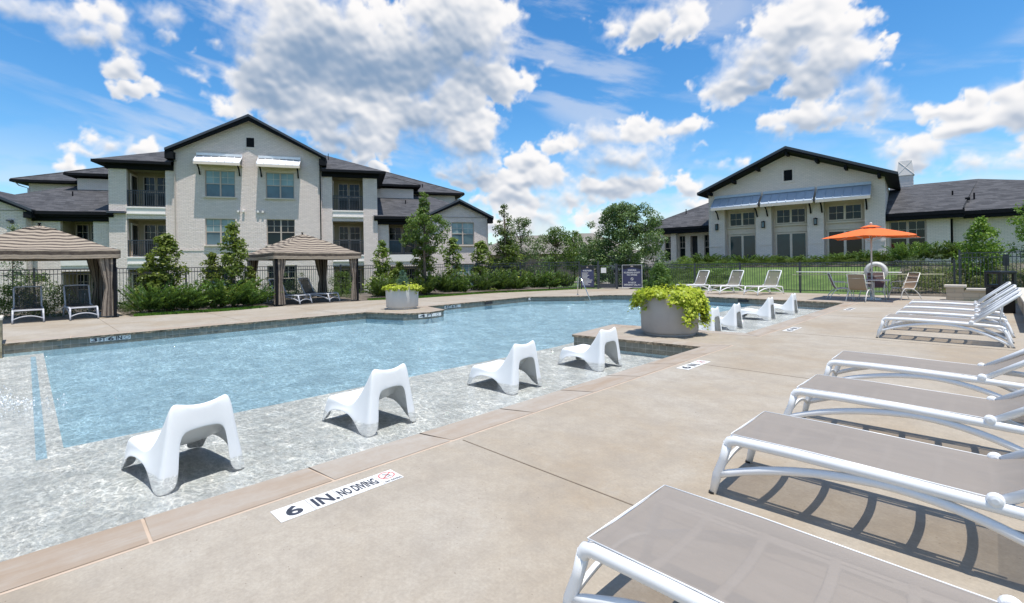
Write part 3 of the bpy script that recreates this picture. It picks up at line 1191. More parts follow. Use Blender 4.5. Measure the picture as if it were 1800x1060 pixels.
# bench along the far side and a step along the left shelf
tag(mb.build('pool_shelf', M['shelf'], fix=False), None, None, kind='structure')
mb = MB()
mb.box(-14.5, -6.5, 0.045, 0.125, SH - 0.01, SH + 0.004)
tag(mb.build('step_edge_line', M['step_tile']), None, None, kind='structure')
# pool walls with waterline tile
mb = MB()
n = len(POOL)
for i in range(n):
    a, b = POOL[i], POOL[(i + 1) % n]
    mb.poly([(a[0], a[1], -1.3), (b[0], b[1], -1.3), (b[0], b[1], -0.24), (a[0], a[1], -0.24)])
tag(mb.build('pool_wall', M['wallplaster_lifted'], fix=False), None, None, kind='structure')
mb = MB()
for i in range(n):
    a, b = POOL[i], POOL[(i + 1) % n]
    mb.poly([(a[0], a[1], -0.24), (b[0], b[1], -0.24), (b[0], b[1], -0.03), (a[0], a[1], -0.03)])
tag(mb.build('waterline_tile', M['band'], fix=False), None, None, kind='structure')
# coping stones: a smooth sandstone run with mortar joints
mb, mr, mt = MB(), MB(), MB()
INN = offset(POOL, -0.035)
cr_ = random.Random(5)
for i in range(n):
    a, b = Vector(INN[i]), Vector(INN[(i + 1) % n])
    oa, ob = Vector(COPE[i]), Vector(COPE[(i + 1) % n])
    L = (b - a).length
    near = abs(a.x + 3.615) < 0.1 and abs(b.x + 3.615) < 0.1
    k = max(1, round(L / 1.0))
    for s in range(k):
        t0, t1 = s / k, (s + 1) / k
        g_ = 0.008 / L
        q = [a.lerp(b, t0 + g_), a.lerp(b, t1 - g_), oa.lerp(ob, t1 - g_), oa.lerp(ob, t0 + g_)]
        # pull the outer edge in for the long mortar line
        q[2] = q[2].lerp(q[1], 0.06)
        q[3] = q[3].lerp(q[0], 0.06)
        rv = cr_.random()
        zt = 0.003
        top = [(v.x, v.y, zt) for v in q]
        # rounded inner nose
        inr = [(q[1] - q[2]).normalized() * 0.0, (q[1] - q[2]).normalized()]
        e = (q[1] - q[2]).normalized()
        m0, m1 = q[0] - e * 0.025, q[1] - e * 0.025
        mb.poly([(m0.x, m0.y, zt), (m1.x, m1.y, zt), top[2], top[3]], rv)
        mb.poly([(q[0].x, q[0].y, zt - 0.012), (q[1].x, q[1].y, zt - 0.012), (m1.x, m1.y, zt), (m0.x, m0.y, zt)], rv)
        # nose face, chiselled
        segs = max(2, int((q[1] - q[0]).length / 0.06))
        prow = [[], []]
        for u in range(segs + 1):
            pt = q[0].lerp(q[1], u / segs)
            jit = 0.0 if near else (cr_.random() - 0.5) * 0.03
            prow[0].append((pt.x + e.x * 0.0, pt.y, zt - 0.012))
            prow[1].append((pt.x + e.x * jit - e.x * 0.01, pt.y + e.y * jit, -0.055))
        mr.grid(prow)
        mr.poly([prow[1][0], prow[1][-1], (q[2].x, q[2].y, -0.055), (q[3].x, q[3].y, -0.055)])
    mt.poly([(INN[i][0], INN[i][1], -0.008), (INN[(i + 1) % n][0], INN[(i + 1) % n][1], -0.008), (ob.x, ob.y, 0.0005), (oa.x, oa.y, 0.0005)])
tag(mb.build('pool_coping', M['coping'], attr='rnd', fix=False), None, None, kind='structure')
tag(mr.build('coping_edge', M['rock'], fix=False), None, None, kind='structure')
tag(mt.build('coping_mortar', M['mortar'], fix=False), None, None, kind='structure')
# water
WP = POOL


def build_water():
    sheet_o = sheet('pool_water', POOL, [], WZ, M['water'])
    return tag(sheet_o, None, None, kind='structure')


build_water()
# deck joints
mb = MB()
for y in (2.63, 6.95, 11.1, 15.2, 19.3):
    mb.box(-3.25, 0.42, y - 0.005, y + 0.005, 0.0012, 0.0022)
for y in (-1.2, 1.6, 4.4, 7.2):
    mb.box(-19.7, -15.32, y - 0.005, y + 0.005, 0.0012, 0.0022)
for y in (12.2, 15.2):
    mb.box(-18.8, -15.8, y - 0.005, y + 0.005, 0.0012, 0.0022)
for x in (-4.5, -8, -11.5):
    mb.box(x - 0.005, x + 0.005, 21.5, 24.4, 0.0012, 0.0022)
tag(mb.build('deck_joint', M['joint']), None, None, kind='structure')


# ---------------------------------------------------------------- depth markers
def marker(px0, label, parts, x0, y0, y1, w=0.18, group='depth markers on the deck'):
    """flat tiles set in the deck, reading along +Y as seen from the deck side"""
    t_ = thing('depth_marker', label, 'depth marker', (x0, y0, 0.001), 0, group)
    L = y1 - y0
    tm = MB()
    edges = [0.0] + [p_[1] for p_ in parts[:-1]] + [1.0]
    edges = sorted(set([0.0] + [p_[1] for p_ in parts if p_[1] < 1] + [1.0]))
    for a, b in zip(edges[:-1], edges[1:]):
        tm.box(-w / 2, w / 2, a * L + 0.002, b * L - 0.002, 0, 0.004)
    tm.build('tile', M['tile'], t_)
    im = MB()
    rd = MB()
    f = lambda u, v: (w / 2 - v * w, u * L, 0.0055)   # v up means toward the pool
    f = lambda u, v: (w / 2 - v * w, u * L, 0.0055)
    for txt, e1, (u0, u1, v0, v1) in parts:
        if txt == '@':
            cx_, cy_, rr = (u0 + u1) / 2 * L, (v0 + v1) / 2 * w, 0.058
            ring = []
            for k in range(29):
                an = 2 * math.pi * k / 28
                ring.append([(w / 2 - cy_ - rr * math.sin(an), cx_ + rr * math.cos(an), 0.0055), (w / 2 - cy_ - rr * 0.87 * math.sin(an), cx_ + rr * 0.87 * math.cos(an), 0.0055)])
            rd.grid(ring)
            an = R(35)
            for sgn in (1,):
                dx, dy = math.cos(an) * rr, math.sin(an) * rr
                nxx, nyy = -math.sin(an) * 0.004, math.cos(an) * 0.004
                rd.poly([(w / 2 - cy_ - sgn * dy - nyy, cx_ + dx + nxx, 0.0056), (w / 2 - cy_ - sgn * dy + nyy, cx_ + dx - nxx, 0.0056),
                         (w / 2 - cy_ + sgn * dy + nyy, cx_ - dx - nxx, 0.0056), (w / 2 - cy_ + sgn * dy - nyy, cx_ - dx + nxx, 0.0056)])
            # diver and waves
            for (ax, ay, bx_, by_, ww) in ((-0.02, 0.03, 0.02, -0.012, 0.009), (-0.035, -0.022, -0.012, -0.03, 0.005), (-0.012, -0.03, 0.012, -0.022, 0.005), (0.012, -0.022, 0.036, -0.03, 0.005)):
                tx, ty = bx_ - ax, by_ - ay
                l_ = math.hypot(tx, ty)
                ox, oy = -ty / l_ * ww / 2, tx / l_ * ww / 2
                im.poly([(w / 2 - cy_ - (ay + oy), cx_ + ax + ox, 0.0058), (w / 2 - cy_ - (ay - oy), cx_ + ax - ox, 0.0058),
                         (w / 2 - cy_ - (by_ - oy), cx_ + bx_ - ox, 0.0058), (w / 2 - cy_ - (by_ + oy), cx_ + bx_ + ox, 0.0058)])
        else:
            add_text(im, txt, u0, u1, v0, v1, f)
    im.build('lettering', M['ink'], t_, fix=False)
    if rd.v:
        rd.build('prohibition_ring', M['red'], t_, fix=False)
    return t_


full = [('6', 0.25, (0.07, 0.185, 0.13, 0.86)), ('IN.', 1.0, (0.275, 0.455, 0.13, 0.86)), ('NO DIVING', 0.465, (0.475, 0.80, 0.2, 0.80)),
        ('@', 0.82, (0.835, 0.985, 0.25, 0.98)), ('NO DIVING', 1.0, (0.835, 0.985, 0.04, 0.16))]
marker(0, 'white tile strip with dark 6 IN. NO DIVING, flat on the deck at the front', full, -3.08, 1.04, 1.88)
marker(0, 'white 6 IN. tile strip on the deck right of the fourth white water chair', [('6', 0.33, (0.07, 0.26, 0.13, 0.86)), ('IN.', 0.66, (0.36, 0.62, 0.13, 0.86)), ('@', 1.0, (0.70, 0.98, 0.1, 0.95))], -3.11, 6.45, 7.2)
marker(0, 'small white marker tile on the deck right of the big planter', [('6', 0.5, (0.1, 0.42, 0.13, 0.86)), ('IN.', 1.0, (0.55, 0.92, 0.13, 0.86))], -3.12, 11.3, 12.1)
marker(0, 'farthest white marker tile on the deck, before the umbrella table', [('6', 0.5, (0.1, 0.42, 0.13, 0.86)), ('IN.', 1.0, (0.55, 0.92, 0.13, 0.86))], -3.1, 17.0, 17.9)


def wall_marker(label, cells, x, y0, y1, z0=-0.160, z1=-0.058, yaw=None):
    """tiles on the waterline band of the far side, facing the camera"""
    t_ = thing('depth_marker', label, 'depth marker', (x, y0, 0), 0, 'depth markers on the waterline tile')
    if yaw is not None:
        t_.rotation_euler = (0, 0, yaw)
    L = y1 - y0
    k = len(cells)
    tm, im = MB(), MB()
    for i_, c_ in enumerate(cells):
        a, b = i_ / k * L, (i_ + 1) / k * L
        tm.box(0.0, 0.006, a + 0.003, b - 0.003, z0, z1)
        h = z1 - z0
        if c_ == '@':
            cyy, czz, rr = (a + b) / 2, (z0 + z1) / 2, h * 0.38
            ring = []
            for q_ in range(17):
                an = 2 * math.pi * q_ / 16
                ring.append([(0.008, cyy + rr * 1.3 * math.cos(an), czz + rr * math.sin(an)), (0.008, cyy + rr * 1.05 * math.cos(an), czz + rr * 0.8 * math.sin(an))])
            im.grid(ring)
        elif c_:
            ww = (b - a)
            add_text(im, c_, a + ww * 0.12, b - ww * 0.12, z0 + h * 0.06, z1 - h * 0.06, lambda u, v: (0.008, u, v))
    tm.build('tile', M['tile'], t_)
    im.build('lettering', M['ink'], t_, fix=False)
    return t_


def yat(px, X):
    return on_x(px, 590, X)[1]


wall_marker('3 FT 6 IN tiles on the far pool edge near the striped left gazebo', ['3', 'FT', '6', 'IN', '@'], -14.94, yat(158, -14.94), yat(230, -14.94))
wall_marker('4 FT tiles on the far pool edge left of the round ledge', ['4', 'FT', '@'], -14.93, yat(536, -14.93), yat(566, -14.93))
wall_marker('4 FT tiles on the rounded ledge below the pale planter', ['4', 'FT', '@'], -13.09, 8.85, 9.75)
wall_marker('4 FT 6 IN tiles on the far pool edge right of the pale planter', ['4', 'FT', '6', 'IN', ''], -15.1, yat(782, -15.1), yat(812, -15.1), yaw=R(3.2))
wall_marker('4 FT 6 IN tiles on the far pool edge nearest the handrail', ['4', 'FT', '6'], -15.3, yat(930, -15.3), yat(952, -15.3), yaw=R(3))


# skimmer openings in the far wall
def skimmer(x, y, label, rz=0):
    mb = MB()
    mb.box(0, 0.012, -0.22, 0.22, -0.158, -0.06)
    o = mb.build('skimmer_opening', M['dark_in'])
    o.location = (x, y, 0)
    o.rotation_euler = (0, 0, rz)
    tag(o, label, 'skimmer', 'skimmers')


skimmer(-15.2, yat(860, -15.2), 'dark skimmer slot in the far pool edge, left of the handrail', R(3))
skimmer(-7.2, 20.4, 'dark skimmer slot in the pool end behind the white chairs', R(-97.5))


# ---------------------------------------------------------------- vegetation
def leaf_mesh(name, P, N_, size, mat, aspect=0.5, seed=0, rnd=None, bend=0.0):
    """one quad leaf per point. P (n,3), N_ (n,3) rough facing, size scalar or (n,)"""
    r_ = np.random.default_rng(seed)
    n_ = len(P)
    nrm = N_ + r_.normal(0, 0.55, (n_, 3))
    nrm /= np.linalg.norm(nrm, axis=1)[:, None] + 1e-9
    t_ = r_.normal(0, 1, (n_, 3))
    t_ -= nrm * np.sum(t_ * nrm, 1)[:, None]
    t_ /= np.linalg.norm(t_, axis=1)[:, None] + 1e-9
    b_ = np.cross(nrm, t_)
    s = (np.ones(n_) * size * r_.uniform(0.6, 1.25, n_))[:, None]
    V = np.empty((n_, 4, 3))
    V[:, 0] = P - t_ * s * 0.5
    V[:, 1] = P + b_ * s * aspect * 0.5 + nrm * s * 0.08
    V[:, 2] = P + t_ * s * 0.5
    V[:, 3] = P - b_ * s * aspect * 0.5 + nrm * s * 0.08
    return quads_mesh(name, V, mat, rnd if rnd is not None else r_.random(n_))


def quads_mesh(name, V, mat, rnd):
    n_ = len(V)
    me = bpy.data.meshes.new(name)
    me.vertices.add(n_ * 4)
    me.vertices.foreach_set('co', V.reshape(-1))
    me.loops.add(n_ * 4)
    me.loops.foreach_set('vertex_index', np.arange(n_ * 4, dtype=np.int32))
    me.polygons.add(n_)
    me.polygons.foreach_set('loop_start', np.arange(0, n_ * 4, 4, dtype=np.int32))
    me.polygons.foreach_set('loop_total', np.full(n_, 4, dtype=np.int32))
    me.update(calc_edges=True)
    at = me.attributes.new('rnd', 'FLOAT', 'FACE')
    at.data.foreach_set('value', np.asarray(rnd, dtype=np.float32))
    me.materials.append(M[mat] if isinstance(mat, str) else mat)
    return me


def clumps(seed, centres, radii, per, flat=0.8):
    r_ = np.random.default_rng(seed)
    P, Nn, rn = [], [], []
    for c, rad, k in zip(centres, radii, per):
        u = r_.normal(0, 1, (k, 3))
        u /= np.linalg.norm(u, axis=1)[:, None]
        rr = rad * r_.uniform(0.35, 1.08, k) ** 0.6
        u2 = u * rr[:, None]
        u2[:, 2] *= flat
        P.append(np.asarray(c) + u2)
        Nn.append(u * 0.7 + np.array([0, 0, 0.5]))
        base = r_.uniform(-0.15, 0.15)
        rn.append(np.clip(r_.beta(1.7, 2.2, k) + base, 0, 1))
    return np.concatenate(P), np.concatenate(Nn), np.concatenate(rn)


def crown_mesh(name, mat, seed, profile, h, w, nclump, nleaf, leaf, z0=0.0, clump=0.16, wx=1.0):
    """crown of clumps inside a profile(t)->relative radius, t height 0..1"""
    r_ = np.random.default_rng(seed)
    cs, rs, ks = [], [], []
    ph = r_.uniform(0, 6.28, 3)
    for _ in range(nclump):
        t_ = r_.uniform(0, 1) ** 0.9
        pr = profile(t_)
        an = r_.uniform(0, 2 * math.pi)
        lob = 1 + 0.26 * math.sin(2 * an + ph[0] + 3 * t_) + 0.22 * math.sin(3 * an + ph[1] - 6 * t_)
        rr = (w / 2) * pr * lob * math.sqrt(r_.uniform(0.12, 1.0))
        cs.append((rr * math.cos(an) * wx, rr * math.sin(an) * wx, z0 + t_ * h))
        sz = clump * r_.uniform(0.55, 1.3) * (0.6 + 0.5 * pr)
        rs.append(sz)
        ks.append(max(6, int(nleaf / nclump * (sz / clump) ** 1.6)))
    P, Nn, rn = clumps(seed + 1, cs, rs, ks)
    return leaf_mesh(name, P, Nn, leaf, mat, 0.55, seed + 2, rn), cs


def stems_mb(cs, z0, seed, count=7, r0=0.022):
    r_ = random.Random(seed)
    mb = MB()
    pick = r_.sample(cs, min(count, len(cs)))
    for c in pick:
        mid = (c[0] * 0.35 + r_.uniform(-.03, .03), c[1] * 0.35, c[2] * 0.5 + z0)
        mb.tube(bez((r_.uniform(-.03, .03), r_.uniform(-.03, .03), 0), mid, c, 5), [r0, r0 * .9, r0 * .75, r0 * .6, r0 * .45, r0 * .25], 5)
    return mb


def plant_obj(name, label, cat, loc, crown, stem, scale=(1, 1, 1), rz=0.0, group=None, crown_name='foliage', stem_name='stem'):
    t_ = thing(name, label, cat, loc, rz, group)
    t_.scale = scale
    c = bpy.data.objects.new(crown_name, crown)
    COL.objects.link(c)
    c.parent = t_
    if stem is not None:
        s = bpy.data.objects.new(stem_name, stem)
        COL.objects.link(s)
        s.parent = t_
    return t_


def cone_prof(t_):
    return max(0.07, (1 - t_ ** 1.15) ** 0.72 * (0.80 + 0.22 * math.sin(9.5 * t_ + 0.6)) * (0.85 + 0.15 * min(1, t_ * 5)))


def spire_prof(t_):
    return max(0.05, (1 - t_) ** 0.75 * (0.75 + 0.25 * math.sin(min(1, t_ * 6) * math.pi / 2)) * (1 if t_ > 0.06 else 0.7))


COLS = []
for k in range(4):
    me, cs = crown_mesh('foliage', 'leaf_a', 100 + 17 * k, cone_prof, 2.0, 1.25, 90, 4600, 0.09, 0.10, 0.17)
    COLS.append((me, stems_mb(cs, 0, 40 + k, 12, 0.014).mesh('stem', M['bark'])))


def col_shrub(px, ytop, X, wpx, label, k, mat=None):
    x, y, ztop = on_x(px, ytop, X)
    base = terr(x, y)
    dist = (-x * math.sin(YAW) + y * math.cos(YAW))
    sc = (ztop - base) / 2.1
    sw = wpx / F * dist / 1.25 * 1.2
    plant_obj('columnar_shrub', label, 'shrub', (x, y, base), COLS[k % 4][0], COLS[k % 4][1], (sw, sw, sc), rng.uniform(0, 6), 'upright leafy shrubs in front of the dark fence')


col_shrub(292, 412, -21.6, 80, 'tall yellow-green upright shrub right of the left gazebo', 0)
col_shrub(262, 452, -21.8, 58, 'lower bushy shrub leaning on the left side of the tall shrub by the gazebo', 1)
col_shrub(408, 396, -21.4, 74, 'tall upright green shrub before the lower left window of the gabled facade', 2)
col_shrub(372, 446, -21.8, 56, 'shorter dark shrub left of the tall shrub under the window', 3)
col_shrub(438, 470, -21.9, 50, 'small loose shrub beside the left post of the second gazebo', 1)
col_shrub(672, 426, -22.0, 56, 'thin upright shrub just right of the second gazebo', 1)
col_shrub(742, 424, -22.0, 64, 'upright shrub standing below the dark oak crown', 2)
col_shrub(796, 420, -22.0, 56, 'airy upright shrub with a bare leader under the right gable window', 3)
col_shrub(846, 424, -21.9, 56, 'upright shrub at the right corner of the apartment building', 0)
col_shrub(893, 426, -21.6, 72, 'broad cone-shaped shrub in front of the twin-topped tree', 1)
col_shrub(702, 462, -21.8, 44, 'low leafy shrub between the first two shrubs right of the second gazebo', 2)


# spreading junipers made of arching sprays
def juniper_mesh(seed, h=0.98, w=1.9, nb=56, tilt=(0.3, 0.9)):
    r_ = np.random.default_rng(seed)
    quads, rn = [], []
    for _ in range(nb):
        an = r_.uniform(0, 2 * math.pi)
        L = r_.uniform(0.55, 1.0) * w / 2
        top = r_.uniform(0.35, 1.0) * h
        bias = 0.25
        st = np.array([r_.uniform(-.12, .12) * w, r_.uniform(-.12, .12) * w, 0.04])
        en = st + np.array([math.cos(an) * L + tilt[0] * bias * h, math.sin(an) * L + tilt[1] * bias * h, top])
        mid = st * 0.5 + en * 0.5 + np.array([0, 0, 0.12 * h])
        br = r_.uniform(-0.1, 0.15)
        ts = np.linspace(0.15, 1, 16)
        for t_ in ts:
            c = st * (1 - t_) ** 2 + mid * 2 * t_ * (1 - t_) + en * t_ * t_
            dr = (mid - st) * (1 - t_) + (en - mid) * t_
            dr /= np.linalg.norm(dr)
            sd = np.cross(dr, [0, 0, 1])
            sd /= np.linalg.norm(sd) + 1e-9
            for _k in range(5):
                ang = r_.uniform(-1, 1)
                v = dr * 0.75 + sd * ang * 0.8 + np.array([0, 0, r_.uniform(-.15, .5)])
                v /= np.linalg.norm(v)
                ll = r_.uniform(0.08, 0.19) * (1.2 - 0.6 * t_)
                pp = c + r_.normal(0, 0.012, 3)
                ww = np.cross(v, r_.normal(0, 1, 3))
                ww = ww / np.linalg.norm(ww) * 0.011
                quads.append([pp - ww, pp + v * ll * 0.5 - ww * 1.3, pp + v * ll, pp + v * ll * 0.5 + ww * 1.3])
                rn.append(np.clip(0.15 + 0.6 * t_ ** 3 + br + r_.normal(0, 0.13), 0, 1))
    return quads_mesh('foliage', np.array(quads), 'leaf_c', rn)


JUN = [juniper_mesh(300 + k) for k in range(4)]


def juniper(px, py, label, k, sc=1.0, X=None, group='spreading junipers along the bed'):
    """py is the base line of the plant in the photograph"""
    if X is None:
        x, y = on_z(px, py)
    else:
        x, y, _ = on_x(px, py, X)
    o = bpy.data.objects.new('spreading_juniper', JUN[k % 4])
    COL.objects.link(o)
    o.location = (x, y, terr(x, y) + 0.01)
    o.rotation_euler = (0, 0, rng.uniform(-0.6, 0.6) + (math.pi if k % 3 == 2 else 0))
    o.scale = (sc, sc, sc * rng.uniform(0.85, 1.1))
    tag(o, label, 'juniper', group)


jl = ['leftmost spreading juniper on the narrow grass strip right of the left gazebo',
      'dark spreading juniper in front of the tall yellow-green shrub',
      'spreading juniper between the two tall shrubs left of the second gazebo',
      'spreading juniper with long raised sprays before the window shrub',
      'spreading juniper leaning toward the left post of the second gazebo']
for k, (px, py, s_) in enumerate([(262, 540, 1.0), (308, 538, 1.15), (352, 534, 0.95), (395, 531, 1.2), (436, 529, 1.0)]):
    juniper(px, py, jl[k], k, s_, X=-20.6)
jr = [(668, 1.0, 'juniper beside the right post of the second gazebo'), (700, 0.9, 'juniper behind the left rim of the pale planter'),
      (745, 1.0, 'juniper just right of the pale planter'), (778, 1.1, 'second juniper in the row right of the pale planter'),
      (812, 1.0, 'juniper below the bare-leader shrub'), (845, 1.15, 'juniper below the shrub at the building corner'),
      (878, 1.1, 'juniper below the cone-shaped shrub'), (912, 1.2, 'juniper with the tallest sprays in the right-hand row'),
      (943, 1.1, 'third juniper from the right end of the long row'), (970, 1.05, 'second juniper from the right end of the long row'),
      (996, 0.95, 'rightmost juniper of the long row, near the rules sign')]
for k, (px, s_, lb) in enumerate(jr):
    X = -20.4 if px < 760 else -20.4 + (px - 760) / 240 * 2.0
    juniper(px, 515, lb, k + 1, s_ * 1.05, X=X)


# low round shrubs
def round_mesh(seed, mat, leaf=0.05, n_=2600, nclump=60):
    me, cs = crown_mesh('foliage', mat, seed, lambda t_: math.sqrt(max(0.05, 1 - (t_ * 1.0) ** 2.2)), 0.9, 1.0, nclump, n_, leaf, 0.06, 0.16)
    return me


RND = {'hedge': [round_mesh(500, 'leaf_d'), round_mesh(520, 'leaf_d')], 'grey': [round_mesh(540, 'leaf_grey', 0.045, 2200), round_mesh(560, 'leaf_grey', 0.045, 2200)],
       'var': [round_mesh(580, 'leaf_var', 0.07, 1500), round_mesh(585, 'leaf_var', 0.07, 1500)], 'dark': [round_mesh(590, 'leaf_b', 0.05)],
       'bright': [round_mesh(595, 'leaf_bright', 0.06)]}


def bush(x, y, h, w, kind, label, group, name='round_shrub', dz=0.0):
    o = bpy.data.objects.new(name, rng.choice(RND[kind]))
    COL.objects.link(o)
    o.location = (x, y, terr(x, y) - 0.03 + dz)
    o.rotation_euler = (0, 0, rng.uniform(0, 6))
    o.scale = (w, w * rng.uniform(0.85, 1.1), h)
    tag(o, label, 'shrub', group)


def bush_px(px, ytop, X, wpx, kind, label, group):
    x, y, z = on_x(px, ytop, X)
    dist = (-x * math.sin(YAW) + y * math.cos(YAW))
    bush(x, y, max(0.3, z - terr(x, y)), wpx / F * dist, kind, label, group)


gl_ = 'low shrubs behind and beside the gazebos'
for a in [(12, 500, -23.2, 46, 'hedge', 'low dark shrub at the far left edge behind the loungers'),
          (60, 478, -25.6, 80, 'hedge', 'leafy shrub behind the fence above the left lounger'),
          (30, 497, -23.6, 60, 'grey', 'grey-green shrub at the fence behind the left lounger'),
          (62, 486, -23.9, 50, 'grey', 'pale open shrub at the fence between the two left loungers'),
          (85, 527, -22.4, 40, 'dark', 'small clipped shrub between the two left loungers'),
          (110, 498, -23.0, 42, 'hedge', 'leafy shrub just behind the right lounger of the left gazebo'),
          (135, 530, -22.6, 34, 'dark', 'small clipped shrub behind the right lounger of the left gazebo'),
          (170, 500, -23.8, 36, 'grey', 'grey-green shrub beside the tied curtain of the left gazebo'),
          (222, 527, -21.2, 34, 'hedge', 'small dark shrub right of the left gazebo post'),
          (228, 486, -23.0, 34, 'grey', 'slender grey-green shrub against the fence right of the left gazebo'),
          (345, 490, -23.2, 46, 'grey', 'grey-green shrub at the fence between the tall shrubs'),
          (482, 512, -22.6, 28, 'hedge', 'round green shrub inside the left side of the second gazebo'),
          (500, 478, -23.9, 44, 'grey', 'grey-green shrub at the fence behind the second gazebo, left'),
          (530, 478, -23.9, 40, 'grey', 'grey-green shrub at the fence behind the second gazebo, middle'),
          (548, 505, -23.2, 20, 'bright', 'small yellow-green shrub between the two loungers of the second gazebo'),
          (600, 476, -23.8, 44, 'hedge', 'leafy shrub at the fence behind the second gazebo, right'),
          (592, 503, -22.9, 20, 'hedge', 'small green shrub right of the rear curtain of the second gazebo'),
          (617, 500, -22.3, 26, 'hedge', 'round green shrub beside the right curtain of the second gazebo'),
          (470, 486, -23.7, 36, 'grey', 'grey shrub at the fence left of the second gazebo')]:
    bush_px(*a, gl_)

# small blue-green conifer behind the pale planter
me, cs = crown_mesh('foliage', 'leaf_blue', 610, spire_prof, 1.0, 0.8, 90, 3600, 0.045, 0.05, 0.1)
CONI = me
stemC = MB().tube([(0, 0, 0), (0, 0, 0.8)], [0.02, 0.006], 6).mesh('stem', M['bark'])

# hedge of the clubhouse slope
gh = 'hedge shrubs below the clubhouse windows'
hl = 'dark juniper hedge shrub in the row under the clubhouse windows'
k = 0
for x in np.arange(-14.3, -3.6, 0.85):
    o = bpy.data.objects.new('spreading_juniper', JUN[k % 4])
    COL.objects.link(o)
    o.location = (x, 31.5 + 0.15 * math.sin(x * 3), terr(x, 31.5) + 0.02)
    s_ = rng.uniform(0.95, 1.25)
    o.scale = (s_, s_, s_ * rng.uniform(0.45, 0.7))
    o.rotation_euler = (0, 0, rng.uniform(-1, 1))
    tag(o, hl, 'juniper', 'juniper hedge under the clubhouse windows')
    k += 1
for x in np.arange(-14.0, -3.4, 0.95):
    bush(x, 30.7, rng.uniform(0.32, 0.48), 1.05, 'dark', 'low dark shrub in the front row of the clubhouse hedge', 'front row of the clubhouse hedge')
lab = 'green hedge shrub behind the fence left of the three white loungers'
for x in np.arange(-15.6, -9.4, 0.78):
    bush(x, 26.3 + 0.2 * math.sin(x * 5), rng.uniform(1.0, 1.25) - 0.05 * (x + 15), 1.0, 'hedge', lab, 'hedge along the fence behind the white loungers')
for x in np.arange(-14.8, -10.4, 0.85):
    bush(x, 28.2, 1.0, 1.1, 'hedge', 'rear hedge shrub against the clubhouse lawn, left part', 'rear hedge on the clubhouse slope')
bush_px_y = on_y(1255, 452, 30.0)
bush(-13.9, 29.6, 0.95, 1.3, 'bright', 'rounded bright green shrub at the left corner of the clubhouse gable', None)
# variegated and grey slope planting right of the lawn
vl = 'pink-and-cream variegated shrub on the bed behind the right fence'
for x in np.arange(-2.9, 3.6, 0.62):
    bush(x, 26.3 + 0.25 * math.sin(x * 7), rng.uniform(0.75, 0.95), 0.85, 'var', vl, 'variegated shrubs behind the right fence')
for x in np.arange(-2.4, 3.6, 0.8):
    bush(x, 27.5, rng.uniform(0.75, 0.9), 1.0, 'var', 'variegated shrub in the second row of the bed behind the right fence', 'second row of variegated shrubs')
for x in np.arange(-2.6, 3.4, 0.85):
    bush(x, 28.9, rng.uniform(0.8, 0.95), 1.1, 'grey', 'soft grey-green mounded shrub on the slope before the right clubhouse wing', 'grey-green mounds on the clubhouse slope')
for i_, (x, y) in enumerate([(-2.9, 30.4), (-1.9, 30.8), (-0.9, 30.5)]):
    o = bpy.data.objects.new('spreading_juniper', JUN[i_])
    COL.objects.link(o)
    o.location = (x, y, terr(x, y) + 0.1)
    o.scale = (1.15, 1.15, 1.0)
    tag(o, ['juniper under the right clubhouse window', 'juniper with horizontal sprays left of the downspout', 'juniper at the clubhouse downspout'][i_], 'juniper', 'junipers before the right clubhouse wing')
for i_, x in enumerate((-3.3, -2.7)):
    bush(x, 30.9, 1.15, 0.8, 'bright', ['reddish-topped shrub left, below the right clubhouse window', 'reddish-topped shrub right, below the right clubhouse window'][i_], 'small shrubs under the right window')

# bright cone shrub before the clubhouse right wing
me, cs = crown_mesh('foliage', 'leaf_bright', 700, lambda t_: max(0.12, (1 - t_ ** 1.5) ** 0.6 * (0.8 if t_ < 0.1 else 1)), 2.0, 1.5, 150, 7000, 0.085, 0.05, 0.19)
x, y, zt = on_y(1725, 384, 27.6)
plant_obj('conical_shrub', 'bright green cone-shaped shrub in front of the clubhouse right wing', 'shrub', (x, y, terr(x, y)), me, stems_mb(cs, 0, 3, 8).mesh('stem', M['bark']), (1.15, 1.15, (zt - terr(x, y)) / 2.05))
# tall green shrub behind the grey planter, next to the warning sign
me, cs = crown_mesh('foliage', 'leaf_juntree', 720, lambda t_: max(0.12, (1 - t_ ** 2) ** 0.6), 1.2, 0.95, 130, 6000, 0.05, 0.03, 0.11)
x, y, zt = on_x(1170, 458, -4.9)


# trees ------------------------------------------------------------
def tree(name, label, x, y, height, width, mat, seed, nclump=110, nleaf=9000, leaf=0.13, crown_from=0.3, prof=None, clump=0.32, trunk=0.09, group=None, cat='tree'):
    base = terr(x, y)
    prof = prof or (lambda t_: math.sqrt(max(0.04, 1 - (2 * t_ - 0.85) ** 2 / 1.35)))
    h = height * (1 - crown_from)
    me, cs = crown_mesh('crown', mat, seed, prof, h, width, nclump, nleaf, leaf, height * crown_from, clump)
    mb = MB()
    r_ = random.Random(seed)
    tz = height * crown_from
    mb.tube([(0, 0, -0.1), (r_.uniform(-.05, .05), 0, tz * 0.6), (0, r_.uniform(-.05, .05), tz + h * 0.25), (0.05, 0, tz + h * 0.75)], [trunk, trunk * 0.85, trunk * 0.6, trunk * 0.15], 9)
    for c in r_.sample(cs, min(26, len(cs))):
        z_s = max(tz * 0.7, min(c[2] - 0.35, tz + h * 0.55))
        mb.tube(bez((0, 0, z_s), (c[0] * 0.45, c[1] * 0.45, (z_s + c[2]) / 2 - 0.05), c, 4), [trunk * 0.38, trunk * 0.3, trunk * 0.22, trunk * 0.15, trunk * 0.06], 5)
    tm = mb.mesh('trunk', M['bark'], True)
    return plant_obj(name, label, cat, (x, y, base), me, tm, rz=0.0, group=group, crown_name='crown', stem_name='trunk')


